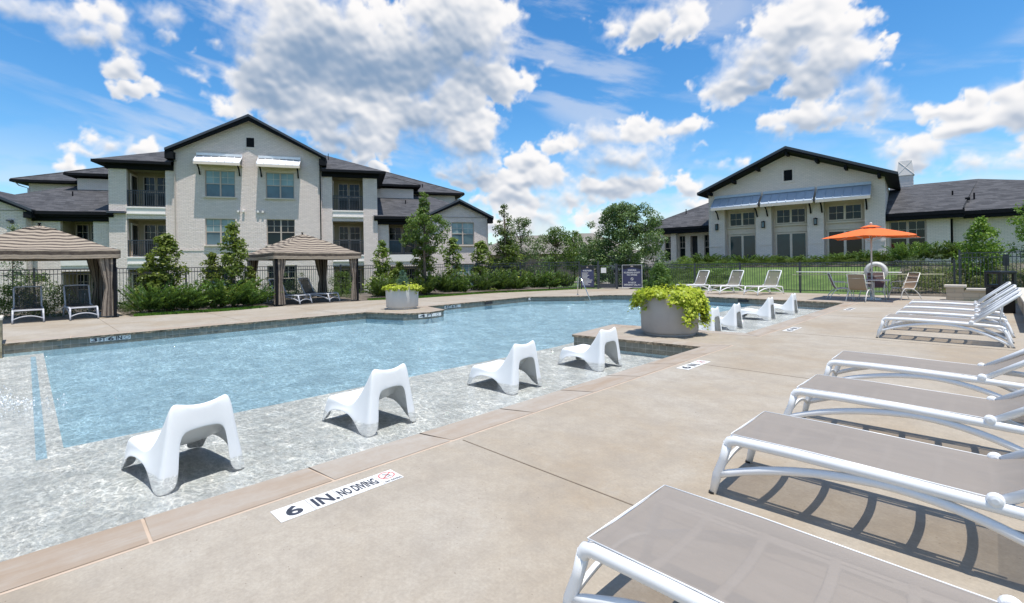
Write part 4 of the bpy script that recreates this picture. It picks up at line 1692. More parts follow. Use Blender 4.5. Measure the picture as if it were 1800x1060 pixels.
def tree_px(px, ytop, Z, wpx, *a, **k):
    """Z: distance along the view axis"""
    d_ = ray(px, ytop)
    f_ = (-math.sin(YAW), math.cos(YAW))
    t_ = Z / (d_[0] * f_[0] + d_[1] * f_[1])
    x_, y_, z_ = d_[0] * t_, d_[1] * t_, EYE + d_[2] * t_
    w_ = wpx / F * Z
    return x_, y_, z_ - terr(x_, y_), w_


x, y, h, w = tree_px(745, 340, 25.2, 82)
tree('oak_tree', 'young dark green oak rising in front of the right balcony', x, y, h, w, 'leaf_b', 801, 95, 8500, 0.12, 0.42,
     prof=lambda t_: max(0.12, (math.sqrt(max(0.02, 1 - ((t_ - 0.30) / 0.42) ** 2)) if t_ < 0.62 else 0.36 * (1.12 - t_) / 0.5)), clump=0.24)
x, y, h, w = tree_px(886, 360, 30, 50)
tree('oak_tree', 'tall thin-topped tree just right of the apartment building', x, y, h, w * 1.1, 'leaf_b', 820, 62, 4300, 0.13, 0.25, prof=lambda t_: max(0.1, (1 - t_) ** 0.6), clump=0.28)
x, y, h, w = tree_px(915, 385, 33, 72)
tree('oak_tree', 'fuller tree behind the thin-topped one right of the apartments', x, y, h, w, 'leaf_juntree', 840, 80, 5600, 0.13, 0.22, prof=lambda t_: max(0.1, math.sqrt(max(0, 1 - ((t_ - .3) / .72) ** 2))), clump=0.33)
x, y, h, w = tree_px(976, 402, 40, 56)
tree('oak_tree', 'round-crowned tree left of the pair in the middle distance', x, y, h, w, 'leaf_d', 860, 70, 5000, 0.16, 0.25, clump=0.42)
x, y, h, w = tree_px(1008, 408, 42, 44)
tree('oak_tree', 'round-crowned tree right of the pair in the middle distance', x, y, h, w, 'leaf_d', 880, 60, 4200, 0.16, 0.22, clump=0.4)
x, y, h, w = tree_px(1045, 420, 37, 44)
tree('oak_tree', 'lighter green tree on the left flank of the wide cedar-like tree', x, y, h, w, 'leaf_d', 885, 70, 5200, 0.14, 0.2, clump=0.36)
x, y, h, w = tree_px(1097, 361, 31, 132)
tree('elm_tree', 'wide feathery tree left of the clubhouse, the broadest in view', x, y, h, w, 'leaf_juntree', 900, 330, 38000, 0.13, 0.04,
     prof=lambda t_: max(0.2, math.sqrt(max(0, 1 - ((t_ - .38) / .68) ** 2))), clump=0.34, trunk=0.14)
# tree at the right image edge, only its hanging boughs come into view
x, y, h, w = tree_px(1836, 325, 17.5, 92)
tree('oak_tree', 'bright leafy tree cut by the right edge above the clubhouse wing', x, y, 3.9, w, 'leaf_bright', 930, 60, 3600, 0.11, 0.42, clump=0.26, trunk=0.06)
# small tree left behind the left gazebo
x, y, h, w = tree_px(22, 398, 22.0, 34)
tree('oak_tree', 'thin pale young tree behind the left gazebo roof', x, y, h, w, 'leaf_grey', 940, 40, 1500, 0.10, 0.35, clump=0.22, trunk=0.05)


# grass strips: real blades
def grass_strip(name, label, poly_pts, width, n_, seed, h=0.07):
    r_ = np.random.default_rng(seed)
    pts = [Vector(p_) for p_ in poly_pts]
    seg = [(pts[i + 1] - pts[i]).length for i in range(len(pts) - 1)]
    tot = sum(seg)
    V = np.empty((n_, 4, 3))
    for k in range(n_):
        s = r_.random() * tot
        i = 0
        while s > seg[i] and i < len(seg) - 1:
            s -= seg[i]
            i += 1
        c = pts[i].lerp(pts[i + 1], s / seg[i])
        dd = (pts[i + 1] - pts[i]).normalized()
        off = (r_.random() - 0.5) * width
        bx_, by_ = c.x - dd.y * off, c.y + dd.x * off
        hh = h * r_.uniform(0.5, 1.2)
        a = r_.random() * math.pi
        wx_, wy_ = math.cos(a) * 0.007, math.sin(a) * 0.007
        lx, ly = r_.normal(0, 0.02, 2)
        z = max(0.0, terr(bx_, by_) + 0.02)
        V[k] = [(bx_ - wx_, by_ - wy_, z), (bx_ + wx_, by_ + wy_, z), (bx_ + lx + wx_ * .3, by_ + ly + wy_ * .3, z + hh), (bx_ + lx - wx_ * .3, by_ + ly - wy_ * .3, z + hh)]
    me = quads_mesh(name, V, 'grassblade', r_.random(n_))
    o = bpy.data.objects.new(name, me)
    COL.objects.link(o)
    tag(o, label, 'grass', kind='stuff')


grass_strip('grass', 'short bright grass strip between the left junipers and the deck', [(-20.15, 2.5), (-19.9, 4.0), (-19.7, 5.2), (-20.1, 6.5)], 0.55, 9000, 11)
grass_strip('grass', 'long bright grass strip between the juniper row and the deck', [(-20.1, 10.9), (-19.4, 12.8), (-19.35, 15.0), (-19.35, 17.4), (-18.2, 20.5), (-17.5, 22.9)], 0.75, 22000, 12)

# ---------------------------------------------------------------- fences
def fence_run(name, label, pts, z_top, z_bot, post_every, group=None, pick=0.105, post_top=None, zb_fn=None):
    t_ = thing(name, label, 'fence', (pts[0][0], pts[0][1], 0), 0, group)
    o0 = Vector((pts[0][0], pts[0][1]))
    rail, = (MB(),)
    for a, b in zip(pts[:-1], pts[1:]):
        a, b = Vector(a), Vector(b)
        L = (b - a).length
        ex = (b - a).normalized()
        ey = Vector((-ex.y, ex.x))

        def orient(mb, s0, s1, w_, za, zb):
            q = []
            for s, sg in ((s0, -1), (s1, -1), (s1, 1), (s0, 1)):
                v = a - o0 + ex * s + ey * sg * w_ / 2
                q.append(v)
            i = len(mb.v)
            mb.v += [(v.x, v.y, za) for v in q] + [(v.x, v.y, zb) for v in q]
            for f_ in ((0, 3, 2, 1), (4, 5, 6, 7), (0, 1, 5, 4), (1, 2, 6, 5), (2, 3, 7, 6), (3, 0, 4, 7)):
                mb.f.append(tuple(i + k_ for k_ in f_))
                mb.a.append(0.0)
        orient(rail, 0, L, 0.035, z_top - 0.035, z_top)
        orient(rail, 0, L, 0.028, z_top - 0.20, z_top - 0.17)
        orient(rail, 0, L, 0.028, z_bot + 0.08, z_bot + 0.11)
        for s in np.arange(0.05, L, pick):
            orient(rail, s - 0.008, s + 0.008, 0.016, z_bot + 0.05, z_top - 0.01)
        npst = max(1, round(L / post_every))
        for k_ in range(npst + 1):
            if k_ == npst and b != Vector(pts[-1]):
                continue
            pm = MB()
            s = L * k_ / npst
            orient(pm, s - 0.03, s + 0.03, 0.06, z_bot - 0.1, (post_top or z_top + 0.03))
            orient(pm, s - 0.036, s + 0.036, 0.072, (post_top or z_top + 0.03), (post_top or z_top + 0.03) + 0.015)
            pm.build('post', M['fence'], t_)
    rail.build('rail_panel', M['fence'], t_)
    return t_


fence_run('metal_fence', 'long dark metal fence behind the gazebos and shrubs', [(-24.4, -9), (-24.4, 14.0), (-20.6, 21.4), (-17.3, 22.95)], 1.60, 0.0, 2.4)
fence_run('metal_fence', 'short dark fence section left of the pool gate behind the rules sign', [(-17.2, 23.0), (-16.35, 23.45)], 1.38, 0.0, 1.0)
fence_run('metal_fence', 'long dark fence behind the white loungers and the umbrella table', [(-15.35, 23.95), (-8.94, 24.95), (-1.1, 25.3)], 1.38, 0.02, 2.35)
fence_run('metal_fence', 'taller dark fence at the right edge behind the stone wall', [(-0.95, 25.2), (6.0, 25.9)], 1.68, 0.25, 2.6, post_top=1.78)

# gate
gx0, gy0, gx1, gy1 = -16.32, 23.47, -15.40, 23.93
gang = math.atan2(gy1 - gy0, gx1 - gx0)
gL = math.hypot(gx1 - gx0, gy1 - gy0)
gt = thing('pool_gate', 'dark metal pool gate between the two navy signs', 'gate', (gx0, gy0, 0), gang)
for s in (0.0, gL):
    MB().box(s - 0.04, s + 0.04, -0.04, 0.04, -0.05, 1.62 if s == 0 else 1.46).build('post', M['fence'], gt)
mb = MB()
mb.box(0.05, gL - 0.05, -0.02, 0.02, 1.33, 1.37).box(0.05, gL - 0.05, -0.02, 0.02, 0.06, 0.10)
mb.box(0.05, 0.09, -0.02, 0.02, 0.1, 1.33).box(gL - 0.09, gL - 0.05, -0.02, 0.02, 0.1, 1.33)
for s in np.arange(0.17, gL - 0.12, 0.1):
    mb.box(s - 0.008, s + 0.008, -0.008, 0.008, 0.1, 1.34)
mb.build('gate_leaf', M['fence'], gt)
MB().box(0.1, gL - 0.1, -0.026, -0.021, 0.1, 0.30).build('kick_plate', M['fence'], gt)
MB().box(gL - 0.14, gL - 0.05, -0.06, -0.02, 0.95, 1.1).build('latch', M['black'], gt)
mb = MB().box(0, 0.30, -0.006, 0, 0, 0.30)
o = mb.build('paper_notice', M['signwhite'])
o.location = (gx0 + math.cos(gang) * 0.16 + math.sin(gang) * 0.04, gy0 + math.sin(gang) * 0.16 - math.cos(gang) * 0.04, 0.93)
o.rotation_euler = (0, 0, gang)
tag(o, 'white square paper notice hung on the pool gate', 'notice')


# signs on the fence
def fence_sign(name, label, cat, p0, p1, z0, z1, lines, rules):
    a, b = Vector(p0), Vector(p1)
    ang = math.atan2(b.y - a.y, b.x - a.x)
    L = (b - a).length
    t_ = thing(name, label, cat, (a.x, a.y, 0), ang)
    MB().box(0, L, -0.02, 0, z0, z1).build('panel', M['signnavy'], t_)
    fr = MB()
    fr.box(-0.02, 0, -0.03, 0.0, z0 - 0.02, z1 + 0.02).box(L, L + 0.02, -0.03, 0.0, z0 - 0.02, z1 + 0.02)
    fr.box(0, L, -0.03, 0, z1, z1 + 0.02).box(0, L, -0.03, 0, z0 - 0.02, z0)
    fr.build('frame', M['signwhite'] if not rules else M['fence'], t_)
    # black swoosh header
    H = z1 - z0
    top = MB()
    pts = [(0, z1)] + [(L * k / 16, z1 - H * (0.15 + 0.045 * math.cos(k / 16 * 2 * math.pi))) for k in range(17)] + [(L, z1)]
    pts[1] = (0, z1 - H * 0.1)
    top.poly([(x, -0.024, z) for x, z in pts])
    top.build('header', M['signblack'], t_)
    tx = MB()
    for s, u0, u1, v0, v1 in lines:
        add_text(tx, s, u0 * L, u1 * L, z0 + v0 * H, z0 + v1 * H, lambda x, y: (x, -0.027, y))
    bars = MB()
    if rules:
        rr = random.Random(4)
        for k in range(11):
            v = 0.66 - k * 0.058
            bars.box(0.07 * L, L * rr.uniform(0.45, 0.93), -0.027, -0.024, z0 + v * H, z0 + (v + 0.022) * H)
        tx.v += bars.v and [] or []
    tx.build('lettering', M['signwhite'], t_, fix=False)
    if rules:
        bars.build('small_print', M['signwhite'], t_)
    # small crest in the header
    cr = MB()
    cr.poly([(L * .5 + dx * L, -0.027, z1 - H * 0.05 + dz * H) for dx, dz in ((-.08, -.03), (.08, -.03), (.05, .015), (0, .035), (-.05, .015))])
    cr.build('crest', M['winframe'], t_, fix=False)
    if not rules:
        ring = MB()
        cz, rr_ = z0 + 0.375 * H, 0.085
        rows = []
        for k in range(29):
            an = 2 * math.pi * k / 28
            rows.append([(L / 2 + rr_ * math.cos(an), -0.027, cz + rr_ * math.sin(an)), (L / 2 + rr_ * .78 * math.cos(an), -0.027, cz + rr_ * .78 * math.sin(an))])
        ring.grid(rows)
        c45 = 0.707 * rr_
        ring.poly([(L / 2 - c45 - .008, -0.0275, cz + c45 - .008), (L / 2 - c45 + .008, -0.0275, cz + c45 + .008), (L / 2 + c45 + .008, -0.0275, cz - c45 + .008), (L / 2 + c45 - .008, -0.0275, cz - c45 - .008)])
        ring.poly([(L / 2 - .02, -0.0275, cz - .03), (L / 2 + .0, -0.0275, cz - .04), (L / 2 + .03, -0.0275, cz + .03), (L / 2 + .012, -0.0275, cz + .035)])
        ring.build('no_diving_symbol', M['signwhite'], t_, fix=False)
    return t_


fence_sign('rules_sign', 'navy pool rules sign with lines of small print, left of the gate', 'sign', (-17.15, 22.93), (-16.50, 23.27), 0.14, 1.33,
           [('POOL RULES', 0.16, 0.84, 0.75, 0.82)], True)
fence_sign('warning_sign', 'navy warning sign reading NO LIFEGUARD ON DUTY, right of the gate', 'sign', (-14.98, 23.93), (-13.86, 24.10), 0.12, 1.36,
           [('WARNING', 0.28, 0.72, 0.735, 0.81), ('NO LIFEGUARD ON DUTY', 0.08, 0.92, 0.625, 0.70), ('NO DIVING', 0.24, 0.76, 0.52, 0.595),
            ('IN CASE OF', 0.30, 0.70, 0.175, 0.245), ('EMERGENCY CALL 911', 0.08, 0.92, 0.07, 0.145)], False)

# life ring and poles on the fence
x, y, z = on_y(1540, 478, 24.75)
mb = MB()
mb.tube([(0.30 * math.cos(a), 0, 0.30 * math.sin(a)) for a in [2 * math.pi * k / 40 for k in range(40)]], 0.088, 14, closed=True)
lr = thing('life_ring', 'white life ring hanging on the fence behind the umbrella pole', 'life ring', (x, 24.72, z + 0.02), 0.03)
mb.build('ring', M['ring'], lr, smooth=True)
rp = MB()
rp.tube([(0.395 * math.cos(a), 0, 0.395 * math.sin(a)) for a in [2 * math.pi * k / 40 for k in range(40)]], 0.008, 6, closed=True)
rp.build('grab_rope', M['signwhite'], lr, smooth=True)
a = on_y(1400, 478, 24.7)
b = on_y(1585, 479, 24.9)
mb = MB().tube([(0, 0, 0), (b[0] - a[0], b[1] - a[1], b[2] - a[2])], 0.022, 8)
o = mb.build('rescue_pole', M['signwhite'], smooth=True)
o.location = a
tag(o, 'long white rescue pole hung along the fence, the upper one', 'pole')
a = on_y(1393, 483, 24.72)
b = on_y(1660, 482, 24.95)
mb = MB().tube([(0, 0, 0), (b[0] - a[0], b[1] - a[1], b[2] - a[2])], 0.016, 8)
o = mb.build('net_pole', M['pole_cream'], smooth=True)
o.location = a
tag(o, 'thin cream pool pole hung along the fence below the white one', 'pole')

# ---------------------------------------------------------------- sun loungers
def make_lounger(back_deg, frame_m, fabric_m, width=0.64):
    """foot end at the origin, head along +X, standing on z = 0"""
    t_ = thing('sun_lounger', '', 'sun lounger')
    W2 = width / 2
    hx, hz = 1.24, 0.365
    an = R(back_deg)
    bl = 0.74
    ca, sa = math.cos(an), math.sin(an)
    for s in (-1, 1):
        y = s * W2
        # seat rail running on behind the hinge, dropping into the rear leg
        mb = MB()
        pts = [(0.035, y, 0.335), (0.05, y, 0.36), (0.09, y, 0.372), (0.4, y, 0.374), (0.8, y, 0.368), (1.24, y, 0.352), (1.5, y, 0.338), (1.60, y, 0.328), (1.645, y, 0.30)]
        mb.tube(pts, [0.026, 0.027, 0.027, 0.027, 0.027, 0.026, 0.024, 0.023, 0.022], 10, flat=1.15)
        for w0, w1 in ((0.030, 0.052), (0.062, 0.088)):
            mb.box(0.07, 1.22, min(s * (W2 - w0), s * (W2 - w1)), max(s * (W2 - w0), s * (W2 - w1)), 0.352, 0.358)
        for xx in (0.05, 0.5, 0.95, 1.2):
            mb.box(xx, xx + 0.16, min(s * (W2 - 0.048), s * (W2 - 0.066)), max(s * (W2 - 0.048), s * (W2 - 0.066)), 0.3515, 0.3575)
        mb.build('side_rail', frame_m, t_, smooth=True)
        smooth_angle(t_.children[-1], 50)
        mb = MB()
        mb.tube([(0.04, y, 0.35), (0.01, y * 1.01, 0.24), (-0.03, y * 1.02, 0.13), (-0.06, y * 1.03, 0.0)], [0.024, 0.022, 0.024, 0.018], 10, flat=1.2)
        mb.build('leg', frame_m, t_, smooth=True)
        mb = MB()
        mb.tube([(1.62, y, 0.32), (1.66, y, 0.22), (1.70, y, 0.10), (1.735, y * 1.01, 0.0)], [0.022, 0.02, 0.021, 0.02], 10, flat=1.1)
        mb.build('leg', frame_m, t_, smooth=True)
        mb = MB()
        arch = bez((-0.035, y * 1.015, 0.125), (0.35, y, 0.30), (0.80, y, 0.325), 9)[:-1] + bez((0.80, y, 0.325), (1.25, y, 0.335), (1.70, y, 0.035), 12)
        mb.tube(arch, [0.019] * 3 + [0.021] * (len(arch) - 6) + [0.020] * 3, 10, flat=1.2)
        mb.build('arched_brace', frame_m, t_, smooth=True)
        # hinge knob
        mb = MB()
        mb.tube([(hx, y * 0.93, hz + 0.018), (hx, y * 1.10, hz + 0.018)], 0.033, 20)
        mb.build('hinge_knob', frame_m, t_, smooth=False, bevel=0.02)
        # back rail
        mb = MB()
        p0 = (hx + 0.03, y * 0.96, hz + 0.02)
        mb.tube([p0, (p0[0] + ca * bl * 0.5, y * 0.96, p0[2] + sa * bl * 0.5), (p0[0] + ca * (bl - 0.03), y * 0.96, p0[2] + sa * (bl - 0.03)), (p0[0] + ca * bl, y * 0.9, p0[2] + sa * bl)],
                [0.022, 0.023, 0.023, 0.02], 10, flat=1.1)
        mb.build('back_rail', frame_m, t_, smooth=True)
    for px_, sy in ((-0.062, 1.03), (1.737, 1.01)):
        for s in (-1, 1):
            MB().tube([(px_, s * W2 * sy, 0.0), (px_, s * W2 * sy, 0.014)], 0.0225, 10).build('foot_pad', M['blackbin'], t_)
    # foot rail, front cross brace, top rail
    mb = MB()
    mb.tube([(0.075, -W2, 0.37), (0.055, -W2 * 0.9, 0.372), (0.05, 0, 0.374), (0.055, W2 * 0.9, 0.372), (0.075, W2, 0.37)], 0.02, 8)
    mb.build('foot_rail', frame_m, t_, smooth=True)
    mb = MB()
    mb.tube(bez((-0.035, -W2 * 1.01, 0.12), (0.0, 0, 0.30), (-0.035, W2 * 1.01, 0.12), 12), 0.015, 8)
    mb.build('front_brace', frame_m, t_, smooth=True)
    mb = MB()
    mb.tube([(hx + 0.03 + ca * bl, -W2 * 0.92, hz + 0.02 + sa * bl), (hx + 0.03 + ca * (bl + 0.01), 0, hz + 0.02 + sa * (bl + 0.01)), (hx + 0.03 + ca * bl, W2 * 0.92, hz + 0.02 + sa * bl)], 0.022, 8)
    mb.build('top_rail', frame_m, t_, smooth=True)
    mb = MB()
    mb.tube([(1.70, -W2, 0.06), (1.68, 0, 0.07), (1.70, W2, 0.06)], 0.014, 8)
    mb.tube([(hx + 0.03 + ca * .45, -W2 * 0.6, hz + sa * .45), (1.58, -W2 * 0.6, 0.33)], 0.011, 6)
    mb.tube([(hx + 0.03 + ca * .45, W2 * 0.6, hz + sa * .45), (1.58, W2 * 0.6, 0.33)], 0.011, 6)
    mb.build('rear_strut', frame_m, t_, smooth=True)
    # curved slats under the fabric
    for x in (0.28, 0.52, 0.77, 1.0, 1.215):
        mb = MB()
        mb.tube(bez((x, -W2, 0.355), (x + 0.045, 0, 0.345), (x, W2, 0.355), 8), 0.022, 6, flat=0.35)
        mb.build('slat', frame_m, t_, smooth=True)
    # fabric
    mb = MB()
    rows = []
    Wf = W2 - 0.004
    for k in range(15):
        x = 0.055 + (hx - 0.055) * k / 14
        z = 0.406 - 0.020 * max(0, (x - 0.5) / 0.8)
        rows.append([(x, Wf * j / 5, z - 0.010 * (1 - (j / 5) ** 2)) for j in range(-5, 6)])
    for k in range(1, 10):
        q = bl * k / 9
        wob = 0.02 * math.sin(k / 9 * math.pi)
        rows.append([(hx + 0.035 + ca * q + sa * wob, (Wf - 0.012) * j / 5, 0.384 + sa * q - ca * wob - 0.006 * (1 - (j / 5) ** 2)) for j in range(-5, 6)])
    mb.grid(rows)
    mb.build('fabric', fabric_m, t_, smooth=True)
    mb = MB()
    for r_, sgn in (((0.055), 1),):
        for s in (-1, 1):
            mb.tube([(0.06, s * (Wf + .001), 0.407), (0.5, s * (Wf + .001), 0.407), (hx, s * (Wf + .001), 0.388)], 0.003, 6)
        mb.tube([(0.056, -Wf, 0.407), (0.056, Wf, 0.407)], 0.003, 6)
    mb.build('piping', M['plastic'], t_, smooth=True)
    return t_


GN = 'white loungers in a row along the right side of the deck'
L0 = make_lounger(34, M['plastic'], M['sling'])
near = [(-1.215, 1.88, 'nearest white lounger with taupe mesh, cut by the bottom edge'),
        (-1.25, 3.45, 'second white lounger from the front, its shadow grid on the deck beside it'),
        (-1.27, 4.99, 'third white lounger from the front, nested between two others'),
        (-1.34, 6.55, 'fourth white lounger from the front, farthest of the near four')]
first = True
for x, y, lb in near:
    o = L0 if first else copy_tree(L0)
    first = False
    o.location = (x, y, 0)
    o.rotation_euler = (0, 0, R(rng.uniform(-1.2, 1.2)))
    tag(o, lb, 'sun lounger', GN)
L1 = make_lounger(42, M['plastic'], M['sling'])
mid = [(-1.53, 11.72, 'nearest of the four white loungers with raised backs by the stone wall'),
       (-1.50, 13.2, 'second of the four raised-back white loungers by the stone wall'),
       (-1.53, 14.65, 'third of the four raised-back white loungers by the stone wall'),
       (-1.58, 16.3, 'farthest of the four raised-back white loungers, closest to the stone wall')]
first = True
for x, y, lb in mid:
    o = L1 if first else copy_tree(L1)
    first = False
    o.location = (x, y, 0)
    o.rotation_euler = (0, 0, R(rng.uniform(-1.5, 1.5)))
    tag(o, lb, 'sun lounger', 'raised-back white loungers by the stone wall')
L2 = make_lounger(62, M['plastic'], M['sling'])
far3 = [(1197, 515, 'white lounger half hidden behind the big lime-green planter'), (1256, 517, 'middle one of three white loungers by the far fence'), (1321, 519, 'right one of three white loungers by the far fence')]
first = True
for px, py, lb in far3:
    x, y = on_z(px, py)
    o = L2 if first else copy_tree(L2)
    first = False
    o.location = (x, y, 0)
    o.rotation_euler = (0, 0, R(72))
    tag(o, lb, 'sun lounger', 'white loungers by the far fence')
L3 = make_lounger(62, M['greyplastic'], M['sling_dark'])
gaz = [(-20.2, 0.03, R(180), 'charcoal mesh lounger on the left under the left gazebo'), (-20.05, 1.26, R(183), 'charcoal mesh lounger on the right under the left gazebo'),
       (-20.15, 8.1, R(205), 'charcoal mesh lounger behind the front post of the second gazebo'), (-20.3, 9.4, R(207), 'charcoal mesh lounger in the middle of the second gazebo')]
first = True
for x, y, rz, lb in gaz:
    o = L3 if first else copy_tree(L3)
    first = False
    o.location = (x, y, 0)
    o.rotation_euler = (0, 0, rz)
    tag(o, lb, 'sun lounger', 'charcoal loungers under the gazebos')


# ---------------------------------------------------------------- moulded water chairs
def make_shell_chair():
    """one-piece moulded low chair: front toward -X, centred, feet on z=0"""
    T = [(-0.40, 0.275), (-0.335, 0.315), (-0.20, 0.30), (-0.04, 0.265), (0.09, 0.27), (0.20, 0.42), (0.305, 0.60), (0.35, 0.70), (0.385, 0.69)]
    B = [(-0.485, 0.0), (-0.40, 0.0), (-0.30, 0.165), (-0.10, 0.195), (0.06, 0.185), (0.17, 0.12), (0.28, 0.0), (0.36, 0.0), (0.44, 0.0)]
    TY = [0.27, 0.285, 0.285, 0.28, 0.27, 0.245, 0.225, 0.215, 0.22]
    BY = [0.315, 0.315, 0.315, 0.31, 0.31, 0.31, 0.32, 0.325, 0.325]
    vs, fs, vid = [], [], {}

    def V(key, co):
        if key not in vid:
            vid[key] = len(vs)
            vs.append(co)
        return vid[key]
    n_ = len(T)
    for s in (-1, 1):
        for k in range(n_):
            t_, b_ = T[k], B[k]
            for r in range(4):
                u = r / 3
                bulge = 0.018 * math.sin(u * math.pi)
                V(('s', s, k, r), (t_[0] + (b_[0] - t_[0]) * u, s * (TY[k] + (BY[k] - TY[k]) * u - bulge * 0.3), t_[1] + (b_[1] - t_[1]) * u))
        for k in range(n_ - 1):
            for r in range(3):
                q = [vid[('s', s, k, r)], vid[('s', s, k + 1, r)], vid[('s', s, k + 1, r + 1)], vid[('s', s, k, r + 1)]]
                fs.append(q if s > 0 else q[::-1])
    # seat and back, between the two top lines
    NC = 7
    for k in range(n_):
        for j in range(NC):
            w = -1 + 2 * j / (NC - 1)
            if abs(w) > 0.999:
                vid[('t', k, j)] = vid[('s', int(round(w)), k, 0)]
                continue
            c = 1 - w * w
            x, z = T[k]
            sag = [0.004, 0.012, 0.03, 0.035, 0.03, 0.02, 0.02, 0.0, 0.0][k]
            dx = [0, 0, 0, 0.0, 0.02, 0.03, 0.03, 0.02, 0.02][k] * c
            dz = -sag * c
            if k >= 7:
                dz = -0.055 * c
            V(('t', k, j), (x + dx, w * TY[k], z + dz))
    for k in range(n_ - 1):
        for j in range(NC - 1):
            fs.append([vid[('t', k, j)], vid[('t', k, j + 1)], vid[('t', k + 1, j + 1)], vid[('t', k + 1, j)]])
    # rear panel with arch, front panel with arch
    def panel(tag_, k, arch_z, legw, sgnx):
        rows = 4
        for j in range(NC):
            w = -1 + 2 * j / (NC - 1)
            for r in range(rows):
                if r == 0:
                    vid[(tag_, j, r)] = vid[('t', k, j)]
                elif abs(w) > 0.999:
                    vid[(tag_, j, r)] = vid[('s', int(round(w)), k, r)]
                else:
                    u = r / 3
                    tx, tz = vs[vid[('t', k, j)]][0], vs[vid[('t', k, j)]][2]
                    bx_ = B[k][0]
                    if j in (1, NC - 2):
                        yb = (abs(BY[k]) - legw) * (1 if w > 0 else -1)
                        y0 = w * TY[k]
                        V((tag_, j, r), (tx + (bx_ - tx) * u, y0 + (yb - y0) * u, tz + (0 - tz) * u))
                    else:
                        zb = arch_z - 0.03 * abs(w)
                        frac = (tz - zb) / tz
                        V((tag_, j, r), (tx + (bx_ - tx) * frac * u, w * TY[k] * (1 + .12 * u), tz + (zb - tz) * u))
        for j in range(NC - 1):
            for r in range(3):
                mid_ = 1 <= j <= NC - 3
                if mid_ and j in (1, NC - 3) and False:
                    continue
                if j in (1, NC - 3):
                    continue
                q = [vid[(tag_, j, r)], vid[(tag_, j + 1, r)], vid[(tag_, j + 1, r + 1)], vid[(tag_, j, r + 1)]]
                fs.append(q)
        # transition quads from leg inner line to the arch
        for j, jn in ((1, 2), (NC - 2, NC - 3)):
            a = [vid[(tag_, j, r)] for r in range(4)]
            b = [vid[(tag_, jn, r)] for r in range(4)]
            # leg inner line point nearest to arch height
            zb = vs[b[3]][2]
            tz = vs[a[0]][2]
            u = (tz - (zb - 0.02)) / tz
            am = Vector(vs[a[0]]).lerp(Vector(vs[a[3]]), u)
            # find the row index on the leg nearest and shift it there
            idx = 1 if u < 0.5 else 2
            vs[a[idx]] = (am.x, am.y, am.z)
            out_ = vid[(tag_, 0 if j == 1 else NC - 1, idx)]
            if idx == 1:
                fs.append([a[0], a[1], b[3], b[1]])
                fs.append([a[0], b[1], b[0]])
                fs.append([b[1], b[3], b[2]])
            else:
                fs.append([a[0], a[1], b[1], b[0]])
                fs.append([a[1], a[2], b[3], b[1]])
                fs.append([b[1], b[3], b[2]])
    panel('r', n_ - 1, 0.455, 0.135, 1)
    panel('f', 0, 0.17, 0.12, -1)
    me = bpy.data.meshes.new('moulded_shell')
    me.from_pydata(vs, [], fs)
    bm = bmesh.new()
    bm.from_mesh(me)
    bmesh.ops.remove_doubles(bm, verts=bm.verts, dist=0.0005)
    bmesh.ops.recalc_face_normals(bm, faces=bm.faces)
    # turn outward
    up = [f for f in bm.faces if abs(f.calc_center_median().x + 0.2) < 0.08 and abs(f.calc_center_median().y) < 0.1 and f.calc_center_median().z > 0.2]
    if up and sum(f.normal.z for f in up) < 0:
        bmesh.ops.reverse_faces(bm, faces=bm.faces)
    bm.to_mesh(me)
    bm.free()
    me.polygons.foreach_set('use_smooth', [True] * len(me.polygons))
    me.materials.append(M['chairplastic'])
    o = bpy.data.objects.new('water_chair', me)
    COL.objects.link(o)
    so = o.modifiers.new('solid', 'SOLIDIFY')
    so.thickness = 0.012
    so.offset = -1
    ss = o.modifiers.new('sub', 'SUBSURF')
    ss.levels = 3
    ss.render_levels = 3
    return o


vc = make_shell_chair()
vspots = [(-5.2, 0.98, 9, 'nearest white moulded chair in the shallow water, at the left front'),
          (-5.17, 2.80, 6, 'second nearest white moulded chair standing in the shallow water'),
          (-5.17, 5.0, 3, 'third white moulded chair from the front in the shallow water'),
          (-5.07, 7.0, -1, 'fourth white moulded chair, just before the planter ledge'),
          (-5.2, 11.75, 3, 'white moulded chair half hidden behind the big planter leaves'),
          (-5.2, 13.15, 3, 'white moulded chair second past the big planter'),
          (-5.2, 15.85, 3, 'white moulded chair third past the big planter, with long low seat'),
          (-5.15, 18.05, 3, 'farthest white moulded chair near the end of the pool')]
for i_, (x, y, r_, lb) in enumerate(vspots):
    o = vc if i_ == 0 else vc.copy()
    if i_:
        COL.objects.link(o)
    o.location = (x, y, SH)
    o.scale = (1.06, 1.06, 1.03)
    o.rotation_euler = (0, 0, R(r_))
    tag(o, lb, 'chair', 'white moulded chairs standing in the pool')


# ---------------------------------------------------------------- planters
def planter(label, x, y, r, h, mat, soil=0.05):
    t_ = thing('round_planter', label, 'planter', (x, y, 0.003), 0, 'round planters at the pool')
    MB().lathe([(0.0, 0.0), (r * 0.86, 0.0), (r * 0.87, 0.01), (r * 0.87, 0.06), (r * 0.86, 0.065), (0, 0.065)], 64).build('base_ring', mat, t_, smooth=False)
    MB().lathe([(0, 0.066), (r * 0.95, 0.066), (r * 0.965, 0.08), (r, h - 0.01), (r * 0.997, h), (r * 0.94, h), (r * 0.935, h - 0.01), (r * 0.93, h - soil), (0, h - soil)], 72).build('pot', mat, t_)
    smooth_angle(t_.children[1], 35)
    MB().lathe([(r * 0.928, h - soil + 0.003), (0, h - soil + 0.012)], 30).build('soil', M['soil'], t_)
    return t_


PH = 0.85
planter('large grey round planter on the ledge, spilling lime-green vine', -4.84, 9.50, 0.59, PH, M['pot'])
planter('pale round planter on the far round ledge across the water', -14.92, 9.42, 0.575, 0.76, M['pot_light'])


